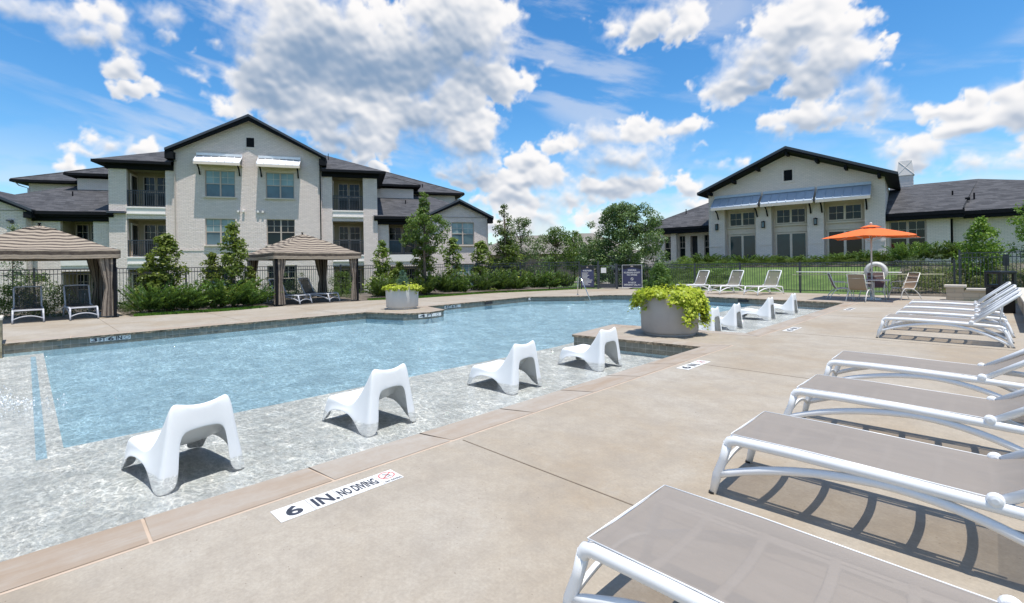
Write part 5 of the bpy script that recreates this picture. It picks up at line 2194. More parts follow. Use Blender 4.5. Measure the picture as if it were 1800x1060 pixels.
def vine(label, x, y, r, h, seed, spill, n_mound, leaf, clusters):
    r_ = np.random.default_rng(seed)
    P, Nn = [], []
    # mound within the rim
    for k in range(n_mound):
        a = r_.uniform(0, 2 * math.pi)
        rr = r * math.sqrt(r_.uniform(0, 1)) * 1.04
        hh = 0.03 + 0.12 * (1 - (rr / r) ** 2) * r_.uniform(0.2, 1) + 0.075 * math.sin(4 * a + 5 * rr) + r_.uniform(-.02, .06)
        P.append((rr * math.cos(a), rr * math.sin(a), h + hh))
        Nn.append((math.cos(a) * 0.3, math.sin(a) * 0.3, 1))
    # hanging strands
    mb = MB()
    for (a0, a1, ns, l0, l1) in spill:
        for _ in range(ns):
            a = r_.uniform(a0, a1)
            L = r_.uniform(l0, l1)
            pts = []
            sw = r_.uniform(-0.25, 0.25)
            st = 26
            for i in range(st):
                t_ = i / (st - 1)
                if t_ < 0.2:
                    rr = r * (0.85 + 0.22 * t_ / 0.2)
                    z = h + 0.07 - 0.02 * t_ / 0.2
                else:
                    rr = r * 1.07 + 0.07 * math.sin((t_ - .2) * 3.0)
                    z = h + 0.05 - (t_ - 0.2) / 0.8 * L
                    rr += 0.16 * (t_ - 0.2) * (1 if L > 0.3 else 0.2) * (0.5 + 0.5 * math.sin(a * 9))
                aa = a + sw * t_
                z = max(z, 0.02)
                pts.append((rr * math.cos(aa), rr * math.sin(aa), z))
            mb.tube(pts[::3] + [pts[-1]], 0.004, 4)
            for i, q in enumerate(pts):
                for _k in range(clusters):
                    P.append(tuple(np.array(q) + r_.normal(0, 0.032, 3)))
                    Nn.append((math.cos(a) * 0.8, math.sin(a) * 0.8, 0.7))
    P, Nn = np.array(P), np.array(Nn, float)
    P[:, 2] = np.maximum(P[:, 2], 0.012)
    n_ = len(P)
    # lobed leaves: three quads each fan from the base
    nrm = Nn + r_.normal(0, 0.35, (n_, 3))
    nrm /= np.linalg.norm(nrm, axis=1)[:, None]
    t_ = r_.normal(0, 1, (n_, 3))
    t_ -= nrm * np.sum(t_ * nrm, 1)[:, None]
    t_ /= np.linalg.norm(t_, axis=1)[:, None]
    b_ = np.cross(nrm, t_)
    s = (leaf * r_.uniform(0.6, 1.2, n_))[:, None]
    Q = []
    rn = r_.beta(2, 2, n_)
    for ang, ln in ((0, 1.0), (0.85, 0.72), (-0.85, 0.72)):
        d_ = t_ * math.cos(ang) + b_ * math.sin(ang)
        e_ = -t_ * math.sin(ang) + b_ * math.cos(ang)
        V = np.empty((n_, 4, 3))
        V[:, 0] = P
        V[:, 1] = P + (d_ * 0.55 + e_ * 0.24) * s * ln + nrm * s * 0.06
        V[:, 2] = P + d_ * s * ln - nrm * s * 0.10
        V[:, 3] = P + (d_ * 0.55 - e_ * 0.24) * s * ln + nrm * s * 0.06
        Q.append(V)
    me = quads_mesh('foliage', np.concatenate(Q), 'leaf_lime', np.concatenate([rn, rn, rn]))
    t2 = thing('trailing_vine', label, 'plant', (x, y, 0), 0)
    o = bpy.data.objects.new('foliage', me)
    COL.objects.link(o)
    o.parent = t2
    mb.build('stem', M['leaf_d'], t2)
    return t2


# angles in world space: the camera side of the planter is toward (+x, -y)
vine('lime-green sweet potato vine spilling over the large grey planter', -4.84, 9.50, 0.56, PH - 0.03, 5,
     [(R(-12), R(38), 26, 0.30, 0.72), (R(-60), R(-10), 12, 0.04, 0.26), (R(-40), R(-33), 3, 0.48, 0.62), (R(185), R(240), 11, 0.10, 0.36), (R(35), R(180), 12, 0.05, 0.25), (R(-110), R(-60), 6, 0.02, 0.07)], 560, 0.078, 2)
vine('yellow-green vine tufts on the pale planter across the water', -14.92, 9.42, 0.52, 0.72, 6,
     [(R(-60), R(-20), 5, 0.02, 0.08), (R(-5), R(50), 8, 0.02, 0.18), (R(-120), R(-80), 4, 0.0, 0.05)], 170, 0.08, 2)
plant_obj('small_conifer', 'small blue-green conifer in the pale planter', 'plant', (-15.0, 9.5, 0.72), CONI, stemC, (0.75, 0.75, 0.62))
me, cs = crown_mesh('foliage', 'leaf_d', 720, lambda t_: max(0.15, (1 - t_ ** 2.2) ** 0.6 * (0.7 + 0.5 * min(1, t_ * 3))), 0.62, 0.5, 90, 4200, 0.04, 0.0, 0.07)
plant_obj('rosemary_bush', 'upright rosemary-like bush rising from the middle of the large grey planter', 'plant', (-5.05, 9.52, 0.82), me, stems_mb(cs, 0, 9, 8, 0.008).mesh('stem', M['bark']), (1.0, 1.0, 1.08))


# ---------------------------------------------------------------- gazebos
def gazebo(label, cx, cy, half, z_e, z_a, group, posts, curt):
    t_ = thing('striped_gazebo', label, 'gazebo', (cx, cy, 0), 0, group)
    h = half
    hv = 0.26
    # canopy: four sagging slopes with a small upper tier
    prof = [(h + 0.13, z_e - 0.02), (h * 0.9, z_e + 0.09), (h * 0.6, z_e + (z_a - z_e) * 0.42), (h * 0.32, z_e + (z_a - z_e) * 0.74), (h * 0.2, z_e + (z_a - z_e) * 0.87)]
    top = [(h * 0.24, z_e + (z_a - z_e) * 0.86), (h * 0.12, z_a - 0.06), (0.02, z_a)]
    mb = MB()
    for tier in (prof, top):
        for s in range(4):
            ca_, sa_ = math.cos(s * math.pi / 2), math.sin(s * math.pi / 2)
            fine = []
            for i in range(len(tier) - 1):
                for q in range(5):
                    u = q / 5
                    fine.append((tier[i][0] * (1 - u) + tier[i + 1][0] * u, tier[i][1] * (1 - u) + tier[i + 1][1] * u))
            fine.append(tier[-1])
            rows, at = [], []
            for (r_, z) in fine:
                row = []
                for j in range(13):
                    w = -1 + 2 * j / 12
                    sag = 0.045 * (1 - w * w) * min(1, r_ / h)
                    # slopes scallop slightly between the ridges
                    x_, y_ = r_ - 0.02 * (1 - w * w), w * r_
                    row.append((x_ * ca_ - y_ * sa_, x_ * sa_ + y_ * ca_, z - sag + 0.012 * math.sin(9 * w + 5 * r_)))
                rows.append(row)
            for i in range(len(rows) - 1):
                d0 = (h + 0.13 - (fine[i][0] + fine[i + 1][0]) / 2) * 1.12
                at.append([d0] * 12)
            mb.grid(rows, attr=at)
    # stripe value per vertex row needs smooth interpolation: store at points
    me = bpy.data.meshes.new('canopy')
    me.from_pydata(mb.v, [], mb.f)
    at_ = me.attributes.new('stripe', 'FLOAT', 'POINT')
    at_.data.foreach_set('value', [(h + 0.13 - max(abs(v[0]), abs(v[1]))) * 1.12 for v in mb.v])
    me.polygons.foreach_set('use_smooth', [True] * len(me.polygons))
    me.materials.append(M['canopy'])
    o = bpy.data.objects.new('canopy', me)
    COL.objects.link(o)
    o.parent = t_
    # valance
    H_ = h + 0.135
    pts = []
    for s in range(4):
        ca_, sa_ = math.cos(s * math.pi / 2), math.sin(s * math.pi / 2)
        for j in range(24):
            w = -1 + 2 * j / 24
            r_ = H_ + 0.012 * math.sin(j * 1.7 + s)
            x_, y_ = r_, w * H_
            sag = 0.035 * (1 - w * w)
            pts.append((x_ * ca_ - y_ * sa_, x_ * sa_ + y_ * ca_, sag))
    rows = [[(x_, y_, z_e - 0.02 - sg - hv * k / 3) for x_, y_, sg in pts] for k in range(4)]
    vm = MB()
    vm.grid(rows, closed_u=True)
    me = bpy.data.meshes.new('valance')
    me.from_pydata(vm.v, [], vm.f)
    at_ = me.attributes.new('stripe', 'FLOAT', 'POINT')
    at_.data.foreach_set('value', [0.05 + 0.24 * (k // len(pts)) / 3 for k in range(len(vm.v))])
    me.polygons.foreach_set('use_smooth', [True] * len(me.polygons))
    me.materials.append(M['canopy'])
    o = bpy.data.objects.new('valance', me)
    COL.objects.link(o)
    o.parent = t_
    MB().tube([(0, 0, z_a - 0.02), (0, 0, z_a + 0.05)], 0.025, 10).tube([(0, 0, z_a + 0.05), (0, 0, z_a + 0.09)], 0.045, 10).build('finial', M['black'], t_)
    # frame
    fr = MB()
    for s in range(4):
        ca_, sa_ = math.cos(s * math.pi / 2), math.sin(s * math.pi / 2)
        a, b = (h, -h), (h, h)
        rot = lambda q: (q[0] * ca_ - q[1] * sa_, q[0] * sa_ + q[1] * ca_, z_e - 0.09)
        fr.tube([rot(a), rot(b)], 0.025, 6)
        fr.tube([(rot(a)[0], rot(a)[1], z_e - 0.07), (0, 0, z_a - 0.08)], 0.018, 6)
    fr.build('roof_frame', M['black'], t_)
    for (sx, sy) in posts:
        pm = MB()
        pm.box(sx * h - 0.04, sx * h + 0.04, sy * h - 0.04, sy * h + 0.04, 0.0, z_e - 0.06)
        pm.box(sx * h - 0.09, sx * h + 0.09, sy * h - 0.09, sy * h + 0.09, 0.0, 0.015)
        pm.build('post', M['black'], t_)
    # tied curtains
    r_ = random.Random(int(cx * 10 + cy * 10))
    for (sx, sy, w_) in curt:
        for leg in (0, 1):
            cm = MB()
            rows = []
            ns, nz = 54, 16
            for k in range(nz + 1):
                t2 = k / nz
                z = 0.06 + (z_e - 0.16) * t2
                pinch = 0.36 + 0.64 * abs(t2 - 0.46) ** 0.8 / 0.54 ** 0.8
                if t2 < 0.46:
                    pinch = 0.36 + 0.40 * ((0.46 - t2) / 0.46) ** 0.7
                row = []
                for j in range(ns):
                    a = 2 * math.pi * j / ns
                    fold = 1 + 0.22 * math.sin(7 * a + leg * 2) * (0.5 + 0.5 * pinch) + 0.08 * math.sin(11 * a + 4 * t2)
                    lx = w_ * pinch * fold
                    ox_ = -sx * (0.10 + w_ * pinch * 0.55) if leg == 0 else -sx * 0.03
                    oy_ = -sy * 0.03 if leg == 0 else -sy * (0.10 + w_ * pinch * 0.55)
                    ax, ay = (lx, 0.075 * fold) if leg == 0 else (0.075 * fold, lx)
                    row.append((sx * h + ox_ + ax * math.cos(a), sy * h + oy_ + ay * math.sin(a), z))
                rows.append(row)
            cm.grid(rows, closed_u=True)
            me = bpy.data.meshes.new('curtain')
            me.from_pydata(cm.v, [], cm.f)
            at_ = me.attributes.new('stripe', 'FLOAT', 'POINT')
            at_.data.foreach_set('value', [((v % ns) / ns * 1.12) % 1.12 for v in range(len(cm.v))])
            me.polygons.foreach_set('use_smooth', [True] * len(me.polygons))
            me.materials.append(M['curtain'])
            o = bpy.data.objects.new('curtain', me)
            COL.objects.link(o)
            o.parent = t_
    return t_


gazebo('brown-and-cream striped gazebo in the middle, all four posts in view', -21.72, 8.66, 1.70, 2.16, 2.98, 'striped gazebos', [(1, 1), (1, -1), (-1, 1), (-1, -1)],
       [(1, 1, 0.16), (1, -1, 0.18), (-1, 1, 0.22), (-1, -1, 0.2)])
gazebo('brown-and-cream striped gazebo at the left edge over two loungers', -21.85, 0.32, 1.70, 2.20, 3.0, 'striped gazebos', [(1, 1), (1, -1), (-1, 1), (-1, -1)],
       [(1, 1, 0.2), (1, -1, 0.2), (-1, 1, 0.22), (-1, -1, 0.2)])
sheet_o = sheet('gazebo_floor', [(-23.6, 6.6), (-19.9, 6.7), (-19.75, 10.75), (-23.6, 10.75)], [], 0.004, M['mulch'])
tag(sheet_o, None, None, kind='structure')


# ---------------------------------------------------------------- umbrella table
UX, UY = -3.20, 21.92
t_ = thing('umbrella', 'open orange canvas umbrella with white pole over the round table', 'umbrella', (UX, UY, 0), 0)
hw, ze, za = 1.30, 2.26, 2.74
mb = MB()
rows = []
for k in range(13):
    u = k / 12
    if u > 0.86:
        continue
    rr = hw * (1 - u)
    row = []
    for j in range(48):
        s, w = divmod(j, 12)
        w = -1 + 2 * w / 12
        ca_, sa_ = math.cos(s * math.pi / 2), math.sin(s * math.pi / 2)
        # eight ribs: corners and mid-sides are drawn tight, cloth sags between them
        sag = 0.05 * (1 - u) * abs(math.sin(w * math.pi)) + 0.035 * (1 - w * w) * (1 - u)
        x_, y_ = rr * (1 - 0.05 * abs(math.sin(w * math.pi)) * (1 - u)), w * rr
        row.append((x_ * ca_ - y_ * sa_, x_ * sa_ + y_ * ca_, ze + (za - 0.06 - ze) * (u ** 0.92) - sag * 0.6 + 0.09 * (1 - w * w) * (1 - u)))
    rows.append(row)
mb.grid(rows, closed_u=True)
o = mb.build('canopy', M['orange'], t_, smooth=False)
so = o.modifiers.new('solid', 'SOLIDIFY')
so.thickness = 0.004
mb = MB()
rows = [[((hw * q) * math.cos(2 * math.pi * (j + .5) / 8) * 1.2, (hw * q) * math.sin(2 * math.pi * (j + .5) / 8) * 1.2, z) for j in range(8)] for q, z in ((0.22, za - 0.085), (0.12, za - 0.03), (0.02, za + 0.005))]
mb.grid(rows, closed_u=True)
mb.build('vent_cap', M['orange'], t_)
MB().tube([(0, 0, 0.05), (0, 0, za)], 0.026, 12).tube([(0, 0, za - .01), (0, 0, za + 0.03)], 0.02, 10).build('pole', M['whitemetal'], t_, smooth=True)
MB().lathe([(0, za + 0.1), (0.03, za + 0.09), (0.045, za + 0.06), (0.03, za + 0.03), (0, za + 0.02)], 16).build('finial', M['whitemetal'], t_, smooth=True)
mb = MB()
for k in range(8):
    a = k * math.pi / 4
    L = hw * (1.36 if k % 2 else 1.0)
    mb.tube([(0, 0, za - 0.08), (L * math.cos(a) * 0.97, L * math.sin(a) * 0.97, ze - (0.0 if k % 2 else -0.065))], 0.008, 5)
    mb.tube([(0, 0, ze - 0.12), (L * 0.5 * math.cos(a), L * 0.5 * math.sin(a), ze + 0.19)], 0.007, 5)
mb.build('rib', M['whitemetal'], t_)
b_ = thing('parasol_stand', 'round weighted umbrella base under the table', 'umbrella base', (UX, UY, 0), 0)
MB().lathe([(0, 0), (0.27, 0), (0.28, 0.02), (0.26, 0.055), (0.06, 0.075), (0.05, 0.2), (0.03, 0.2), (0.03, 0.02), (0, 0.02)], 32).build('base', M['whitemetal'], b_, smooth=False)
tb = thing('patio_table', 'round patio table with dark top under the orange umbrella', 'table', (UX, UY, 0), 0.3)
MB().lathe([(0.04, 0.715), (0.52, 0.715), (0.535, 0.722), (0.52, 0.735), (0.04, 0.735), (0.04, 0.715)], 48).build('tabletop', M['tabletop'], tb)
mb = MB().tube([(0.525 * math.cos(2 * math.pi * k / 40), 0.525 * math.sin(2 * math.pi * k / 40), 0.722) for k in range(40)], 0.016, 8, closed=True)
mb.build('rim', M['whitemetal'], tb, smooth=True)
for k in range(4):
    a = k * math.pi / 2
    c_, s_ = math.cos(a), math.sin(a)
    pts = [(0.40 * c_, 0.40 * s_, 0.70), (0.36 * c_, 0.36 * s_, 0.5), (0.34 * c_, 0.34 * s_, 0.3), (0.42 * c_, 0.42 * s_, 0.0)]
    MB().tube(pts, 0.016, 8).build('leg', M['whitemetal'], tb, smooth=True)
mb = MB().tube([(0.34 * math.cos(2 * math.pi * k / 24), 0.34 * math.sin(2 * math.pi * k / 24), 0.32) for k in range(24)], 0.009, 6, closed=True)
mb.build('brace_ring', M['whitemetal'], tb, smooth=True)


def patio_chair(label, x, y, rz, fab):
    """sits facing local +X"""
    c = thing('patio_chair', label, 'chair', (x, y, 0), rz, 'sling chairs round the umbrella table')
    for s in (-1, 1):
        y_ = s * 0.27
        MB().tube([(0.24, y_, 0.42), (-0.02, y_, 0.40), (-0.17, y_, 0.41), (-0.23, y_, 0.50), (-0.40, y_ * 0.96, 0.97)], 0.014, 8).build('side_frame', M['whitemetal'], c, smooth=True)
        MB().tube(bez((0.30, y_ * 1.1, 0.0), (0.26, y_ * 1.08, 0.50), (0.0, y_ * 1.04, 0.42), 8), 0.015, 8).build('leg', M['whitemetal'], c, smooth=True)
        MB().tube(bez((-0.42, y_ * 1.1, 0.0), (-0.28, y_ * 1.05, 0.42), (0.0, y_ * 1.04, 0.42), 8), 0.015, 8).build('leg', M['whitemetal'], c, smooth=True)
        MB().tube([(-0.30, y_ * 1.03, 0.66), (-0.1, y_ * 1.18, 0.655), (0.16, y_ * 1.2, 0.645), (0.22, y_ * 1.15, 0.60), (0.17, y_ * 1.05, 0.43)], 0.013, 8).build('armrest', M['whitemetal'], c, smooth=True)
    MB().tube([(-0.40, -0.26, 0.97), (-0.415, 0, 0.985), (-0.40, 0.26, 0.97)], 0.012, 8).tube([(-0.10, -.28, 0.19), (-0.10, .28, 0.19)], 0.010, 6).tube([(-0.345, -0.26, 0.83), (-0.36, 0, 0.82), (-0.345, 0.26, 0.83)], 0.009, 6).build('cross_bar', M['whitemetal'], c, smooth=True)
    prof = [(0.24, 0.425), (0.12, 0.405), (-0.02, 0.395), (-0.14, 0.405), (-0.205, 0.45), (-0.25, 0.54), (-0.32, 0.74), (-0.395, 0.96)]
    mb = MB()
    mb.grid([[(x_ - 0.012 * (1 - (j / 4) ** 2), 0.262 * j / 4, z_ - 0.01 * (1 - (j / 4) ** 2)) for j in range(-4, 5)] for x_, z_ in prof])
    o = mb.build('sling', fab, c, smooth=True)
    return c


# view-right is (0.708,0.706), view-forward is (-0.706,0.708)
def around(dx, dz):
    return UX + dx * 0.708 - dz * 0.706, UY + dx * 0.706 + dz * 0.708


for (dx, dz, fab, lb) in ((-0.88, -0.62, M['sling_tan'], 'tan-backed sling chair seen from behind, left front of the round table'),
                          (-0.86, 0.40, M['sling_brown'], 'dark brown sling chair at the left end of the round table'),
                          (0.72, 0.72, M['sling_brown'], 'dark brown sling chair behind the round table'),
                          (0.92, -0.28, M['sling_tan'], 'tan sling chair at the right side of the round table')):
    x, y = around(dx, dz)
    patio_chair(lb, x, y, math.atan2(UY - y, UX - x) + (0.25 if dx > 0.5 else 0), fab)

# ---------------------------------------------------------------- pool handrail, foam, spa wall
hr = thing('pool_handrail', 'stainless handrail at the far pool steps before the rules sign', 'handrail', (-13.62, 18.35, 0), R(-15))
MB().tube([(-0.42, 0, 0.0), (-0.40, 0, 0.55), (-0.36, 0, 0.80), (-0.26, 0, 0.86), (-0.12, 0, 0.76), (0.62, 0, -0.35)], 0.021, 10).build('rail', M['steel'], hr, smooth=True)
MB().lathe([(0.022, 0.0), (0.055, 0.002), (0.05, 0.018), (0.022, 0.025)], 20, -0.42, 0).build('escutcheon', M['steel'], hr, smooth=True)

sp = thing('spa_wall', 'rough tan stone wall of the spa at the left image edge', 'stone wall', (-15.05, -0.40, 0), 0)
MB().box(-0.5, 0.22, -3.0, 0.02, -0.5, 0.50).build('stonework', M['spa_stone'], sp)
MB().box(-0.52, 0.26, -3.0, 0.04, 0.50, 0.56).build('cap', M['cap'], sp, bevel=0.01)

r_ = np.random.default_rng(77)
mb = MB()
V = []
for k in range(1300):
    a = r_.uniform(0, 2 * math.pi)
    rr = abs(r_.normal(0, 0.26))
    hgt = max(0.0, 0.30 * math.exp(-(rr / 0.2) ** 2) + r_.normal(0, 0.03))
    q = np.array([rr * math.cos(a) * 1.0, rr * math.sin(a) * 1.3, hgt * r_.uniform(0, 1) + 0.004])
    u = r_.normal(0, 1, 3)
    u /= np.linalg.norm(u)
    w = np.cross(u, r_.normal(0, 1, 3))
    w /= np.linalg.norm(w)
    s = r_.uniform(0.003, 0.011)
    V.append([q - u * s, q + w * s, q + u * s, q - w * s])
me = quads_mesh('bubbler_foam', np.array(V), 'foam', r_.random(len(V)))
o = bpy.data.objects.new('bubbler_foam', me)
COL.objects.link(o)
fx, fy = on_z(-14, 722, WZ)
o.location = (fx, fy, WZ)
tag(o, 'white splashing foam on the shallow water at the left image edge', 'water splash', kind='stuff')

# ---------------------------------------------------------------- stone knee wall and bin at the right
sw = thing('stone_wall', 'low limestone knee wall with pale cap behind the raised-back loungers', 'stone wall', (-1.22, 22.78, 0), 0)
mb = MB()
mb.box(0, 0.46, -0.02, 0.44, 0, 0.46)
mb.box(0.46, 2.0, 0.0, 0.34, 0, 0.36)
mb.box(1.72, 2.05, -9.0, 0.0, 0, 0.42)
mb.build('stonework', M['stone'], sw)
MB().box(-0.05, 0.52, -0.07, 0.50, 0.46, 0.54).box(0.52, 2.1, -0.05, 0.39, 0.36, 0.43).box(1.67, 2.1, -9.05, -0.05, 0.42, 0.49).build('cap', M['cap'], sw, bevel=0.008)

bn = thing('litter_bin', 'black litter bin with an open-sided hood behind the raised loungers', 'bin', (0.10, 18.4, 0), R(46))
bn.scale = (0.72, 0.72, 1.0)
MB().box(-0.28, 0.28, -0.28, 0.28, 0.0, 0.66).build('body', M['blackbin'], bn, bevel=0.02)
mb = MB()
for sx in (-1, 1):
    for sy in (-1, 1):
        mb.box(sx * 0.25 - 0.045, sx * 0.25 + 0.045, sy * 0.25 - 0.045, sy * 0.25 + 0.045, 0.74, 1.06)
mb.box(-0.30, 0.30, -0.30, 0.30, 0.68, 0.76)
mb.box(-0.215, 0.215, -0.28, -0.25, 0.76, 0.84)
mb.build('hood_frame', M['blackbin'], bn, bevel=0.008)
MB().box(-0.31, 0.31, -0.31, 0.31, 1.04, 1.12).build('hood_top', M['blackbin'], bn, bevel=0.025)
mb = MB().box(-0.40, 0.40, -0.03, 0.03, 0.66, 0.70)
mb.build('handle_bar', M['blackbin'], bn)

# electrical box on the clubhouse wall side
x, y, z = on_y(1768, 448, 26.4)
eb = thing('utility_box', 'dark grey utility box behind the taller fence', 'utility box', (x, y, terr(x, y)), 0)
MB().box(-0.09, 0.09, -0.05, 0.05, z - terr(x, y) - 0.42, z - terr(x, y) + 0.02).build('cabinet', M['fence'], eb, bevel=0.01)
MB().box(-0.025, 0.025, -0.025, 0.025, -0.1, z - terr(x, y) - 0.42).build('post', M['fence'], eb)


# ---------------------------------------------------------------- buildings
def wall_holes(mb, x0, x1, z0, z1, y, holes, depth=0.18, roof=None):
    """front wall in the plane y with rectangular openings and their reveals"""
    xs = sorted(set([x0, x1] + [h[0] for h in holes] + [h[1] for h in holes]))
    zs = sorted(set([z0, z1] + [h[2] for h in holes] + [h[3] for h in holes]))
    xs = [v for v in xs if x0 <= v <= x1]
    zs = [v for v in zs if z0 <= v <= z1]
    for a, b in zip(xs[:-1], xs[1:]):
        for c, d_ in zip(zs[:-1], zs[1:]):
            mx, mz = (a + b) / 2, (c + d_) / 2
            if any(h[0] < mx < h[1] and h[2] < mz < h[3] for h in holes):
                continue
            mb.poly([(a, y, c), (b, y, c), (b, y, d_), (a, y, d_)])
    for h in holes:
        a, b, c, d_ = h[:4]
        dp = h[4] if len(h) > 4 else depth
        mb.poly([(a, y, c), (a, y, d_), (a, y + dp, d_), (a, y + dp, c)])
        mb.poly([(b, y, c), (b, y + dp, c), (b, y + dp, d_), (b, y, d_)])
        mb.poly([(a, y, c), (a, y + dp, c), (b, y + dp, c), (b, y, c)])
        mb.poly([(a, y, d_), (b, y, d_), (b, y + dp, d_), (a, y + dp, d_)])


def window(parent, x0, x1, z0, z1, y, glass=('glass_blind', 'glass_mid'), cols=2, sash=0.5, grid=True, frame='winframe', fw=0.05, sill=True, name='window', grid_low=False):
    """a part with frame mesh; pane as sub-part. y is the plane of the frame front"""
    f = MB()
    f.box(x0, x0 + fw, y, y + 0.07, z0, z1).box(x1 - fw, x1, y, y + 0.07, z0, z1)
    f.box(x0 + fw, x1 - fw, y, y + 0.07, z1 - fw, z1).box(x0 + fw, x1 - fw, y, y + 0.07, z0, z0 + fw)
    cw = (x1 - x0 - fw) / cols
    zm = z0 + (z1 - z0) * sash
    pu, pl, gm = MB(), MB(), MB()
    for c in range(cols):
        a = x0 + fw + c * cw
        b = a + cw - fw
        if c:
            f.box(a - fw - 0.02, a + 0.02, y - 0.003, y + 0.067, z0 + fw + 0.002, z1 - fw - 0.002)
        if sash < 1:
            f.box(a, b, y + 0.01, y + 0.06, zm - 0.025, zm + 0.025)
            pl.poly([(a, y + 0.045, z0 + fw), (b, y + 0.045, z0 + fw), (b, y + 0.045, zm - .02), (a, y + 0.045, zm - .02)])
            pu.poly([(a, y + 0.03, zm + .02), (b, y + 0.03, zm + .02), (b, y + 0.03, z1 - fw), (a, y + 0.03, z1 - fw)])
        else:
            pu.poly([(a, y + 0.03, z0 + fw), (b, y + 0.03, z0 + fw), (b, y + 0.03, z1 - fw), (a, y + 0.03, z1 - fw)])
        if grid:
            zl = zm + 0.025 if sash < 1 else z0 + fw
            zmid = (zl + z1 - fw) / 2
            gm.box((a + b) / 2 - 0.009, (a + b) / 2 + 0.009, y + 0.022, y + 0.04, zl, z1 - fw)
            gm.box(a, (a + b) / 2 - 0.009, y + 0.022, y + 0.04, zmid - 0.009, zmid + 0.009)
            gm.box((a + b) / 2 + 0.009, b, y + 0.022, y + 0.04, zmid - 0.009, zmid + 0.009)
    w_ = f.build(name, M[frame], parent)
    pu.build('pane', M[glass[0]], w_, fix=False)
    if pl.v:
        pl.build('pane', M[glass[1]], w_, fix=False)
    if gm.v:
        gm.build('glazing_bar', M['beige'], w_)
    if sill:
        MB().box(x0 - 0.06, x1 + 0.06, y - 0.05 - 0.17, y + 0.02, z0 - 0.07, z0).build('sill', M['beige'], w_)
    return w_


def hip_roof(parent, x0, x1, y0, y1, z, pitch, cut=None, th=0.16, fascia=0.28, name='roof'):
    """hip roof with eaves at z; black fascia and soffit below"""
    w, d_ = x1 - x0, y1 - y0
    r_ = min(w, d_) / 2
    zr = z + r_ * pitch
    if w >= d_:
        ra, rb = (x0 + r_, y0 + r_), (x1 - r_, y0 + r_)
    else:
        ra, rb = (x0 + r_, y0 + r_), (x0 + r_, y1 - r_)
    mb = MB()
    A, B_, C_, D_ = (x0, y0, z), (x1, y0, z), (x1, y1, z), (x0, y1, z)
    Ra, Rb = (*ra, zr), (*rb, zr)
    if w >= d_:
        mb.poly([A, B_, Rb, Ra]).poly([B_, C_, Rb]).poly([C_, D_, Ra, Rb]).poly([D_, A, Ra])
    else:
        mb.poly([A, B_, Ra]).poly([B_, C_, Rb, Ra]).poly([C_, D_, Rb]).poly([D_, A, Ra, Rb])
    o = mb.build(name, M['shingle'], parent, fix=False)
    cap_ = MB()
    for a_, b__ in ((A, Ra), (D_, Ra if w >= d_ else Rb), (B_, Rb if w >= d_ else Ra), (C_, Rb), (Ra, Rb)):
        if (Vector(a_) - Vector(b__)).length > 0.2:
            cap_.tube([Vector(a_) + Vector((0, 0, .01)), Vector(b__) + Vector((0, 0, .01))], 0.05, 4)
    cap_.build('ridge_cap', M['shingle'], o)
    f = MB()
    e = 0.05
    zt, zb = z - 0.004, z - 0.17
    f.box(x0 - e, x1 + e, y0 - e, y0 + 0.02, zb, zt).box(x0 - e, x1 + e, y1 - 0.02, y1 + e, zb, zt)
    f.box(x0 - e, x0 + 0.02, y0 + 0.02, y1 - 0.02, zb, zt).box(x1 - 0.02, x1 + e, y0 + 0.02, y1 - 0.02, zb, zt)
    f.box(x0 + 0.02, x1 - 0.02, y0 + 0.02, y1 - 0.02, zb + 0.0, zb + 0.03)
    f.build('fascia', M['black'], o)
    return o


def gable_roof(parent, xc, half, y0, y1, z_eave, z_apex, th=0.2, fascia_h=0.34, name='gable_roof'):
    """ridge along y. Dark rake boards in front."""
    mb = MB()
    tv = 0.06
    for s in (-1, 1):
        pts = [(xc + s * half, z_eave), (xc, z_apex), (xc, z_apex - tv), (xc + s * half, z_eave - tv)]
        mb.prism(pts, y0, y1)
    o = mb.build(name, M['shingle'], parent)
    f = MB()
    for s in (-1, 1):
        a = (xc + s * (half - 0.0), z_eave - tv - 0.003)
        b = (xc, z_apex - tv - 0.003)
        f.prism([a, b, (b[0], b[1] - fascia_h), (a[0], a[1] - fascia_h * 0.6)], y0 + 0.05, y0 + 0.14)
    f.build('rake_board', M['black'], o)
    e = MB()
    for s in (-1, 1):
        a = (xc + s * half, z_eave + 0.012)
        b = (xc, z_apex + 0.012)
        e.prism([a, b, (b[0], b[1] - 0.15), (a[0], a[1] - 0.15)], y0 - 0.02, y0 + 0.045)
        # soffit along the slope
    e.build('fascia', M['trimtop'], o)
    so_ = MB()
    for s in (-1, 1):
        a = (xc + s * (half - 0.01), z_eave - tv - 0.01)
        b = (xc, z_apex - tv - 0.01)
        so_.prism([a, b, (b[0], b[1] - 0.10), (a[0], a[1] - 0.10)], y0 + 0.145, y1 - 0.01)
    so_.build('soffit', M['black'], o)
    return o


def railing(parent, x0, x1, y, z0, z1, mat='fence'):
    mb = MB()
    mb.box(x0, x1, y - 0.025, y + 0.025, z1 - 0.05, z1).box(x0, x1, y - 0.02, y + 0.02, z1 - 0.2, z1 - 0.17).box(x0, x1, y - 0.02, y + 0.02, z0 + 0.06, z0 + 0.09)
    for s in np.arange(x0 + 0.04, x1, 0.105):
        mb.box(s - 0.011, s + 0.011, y - 0.011, y + 0.011, z0 + 0.07, z1 - 0.03)
    for s in (x0 + 0.025, (x0 + x1) / 2, x1 - 0.025):
        mb.box(s - 0.025, s + 0.025, y - 0.03, y + 0.03, z0, z1 - 0.05)
    return mb.build('railing', M[mat], parent)


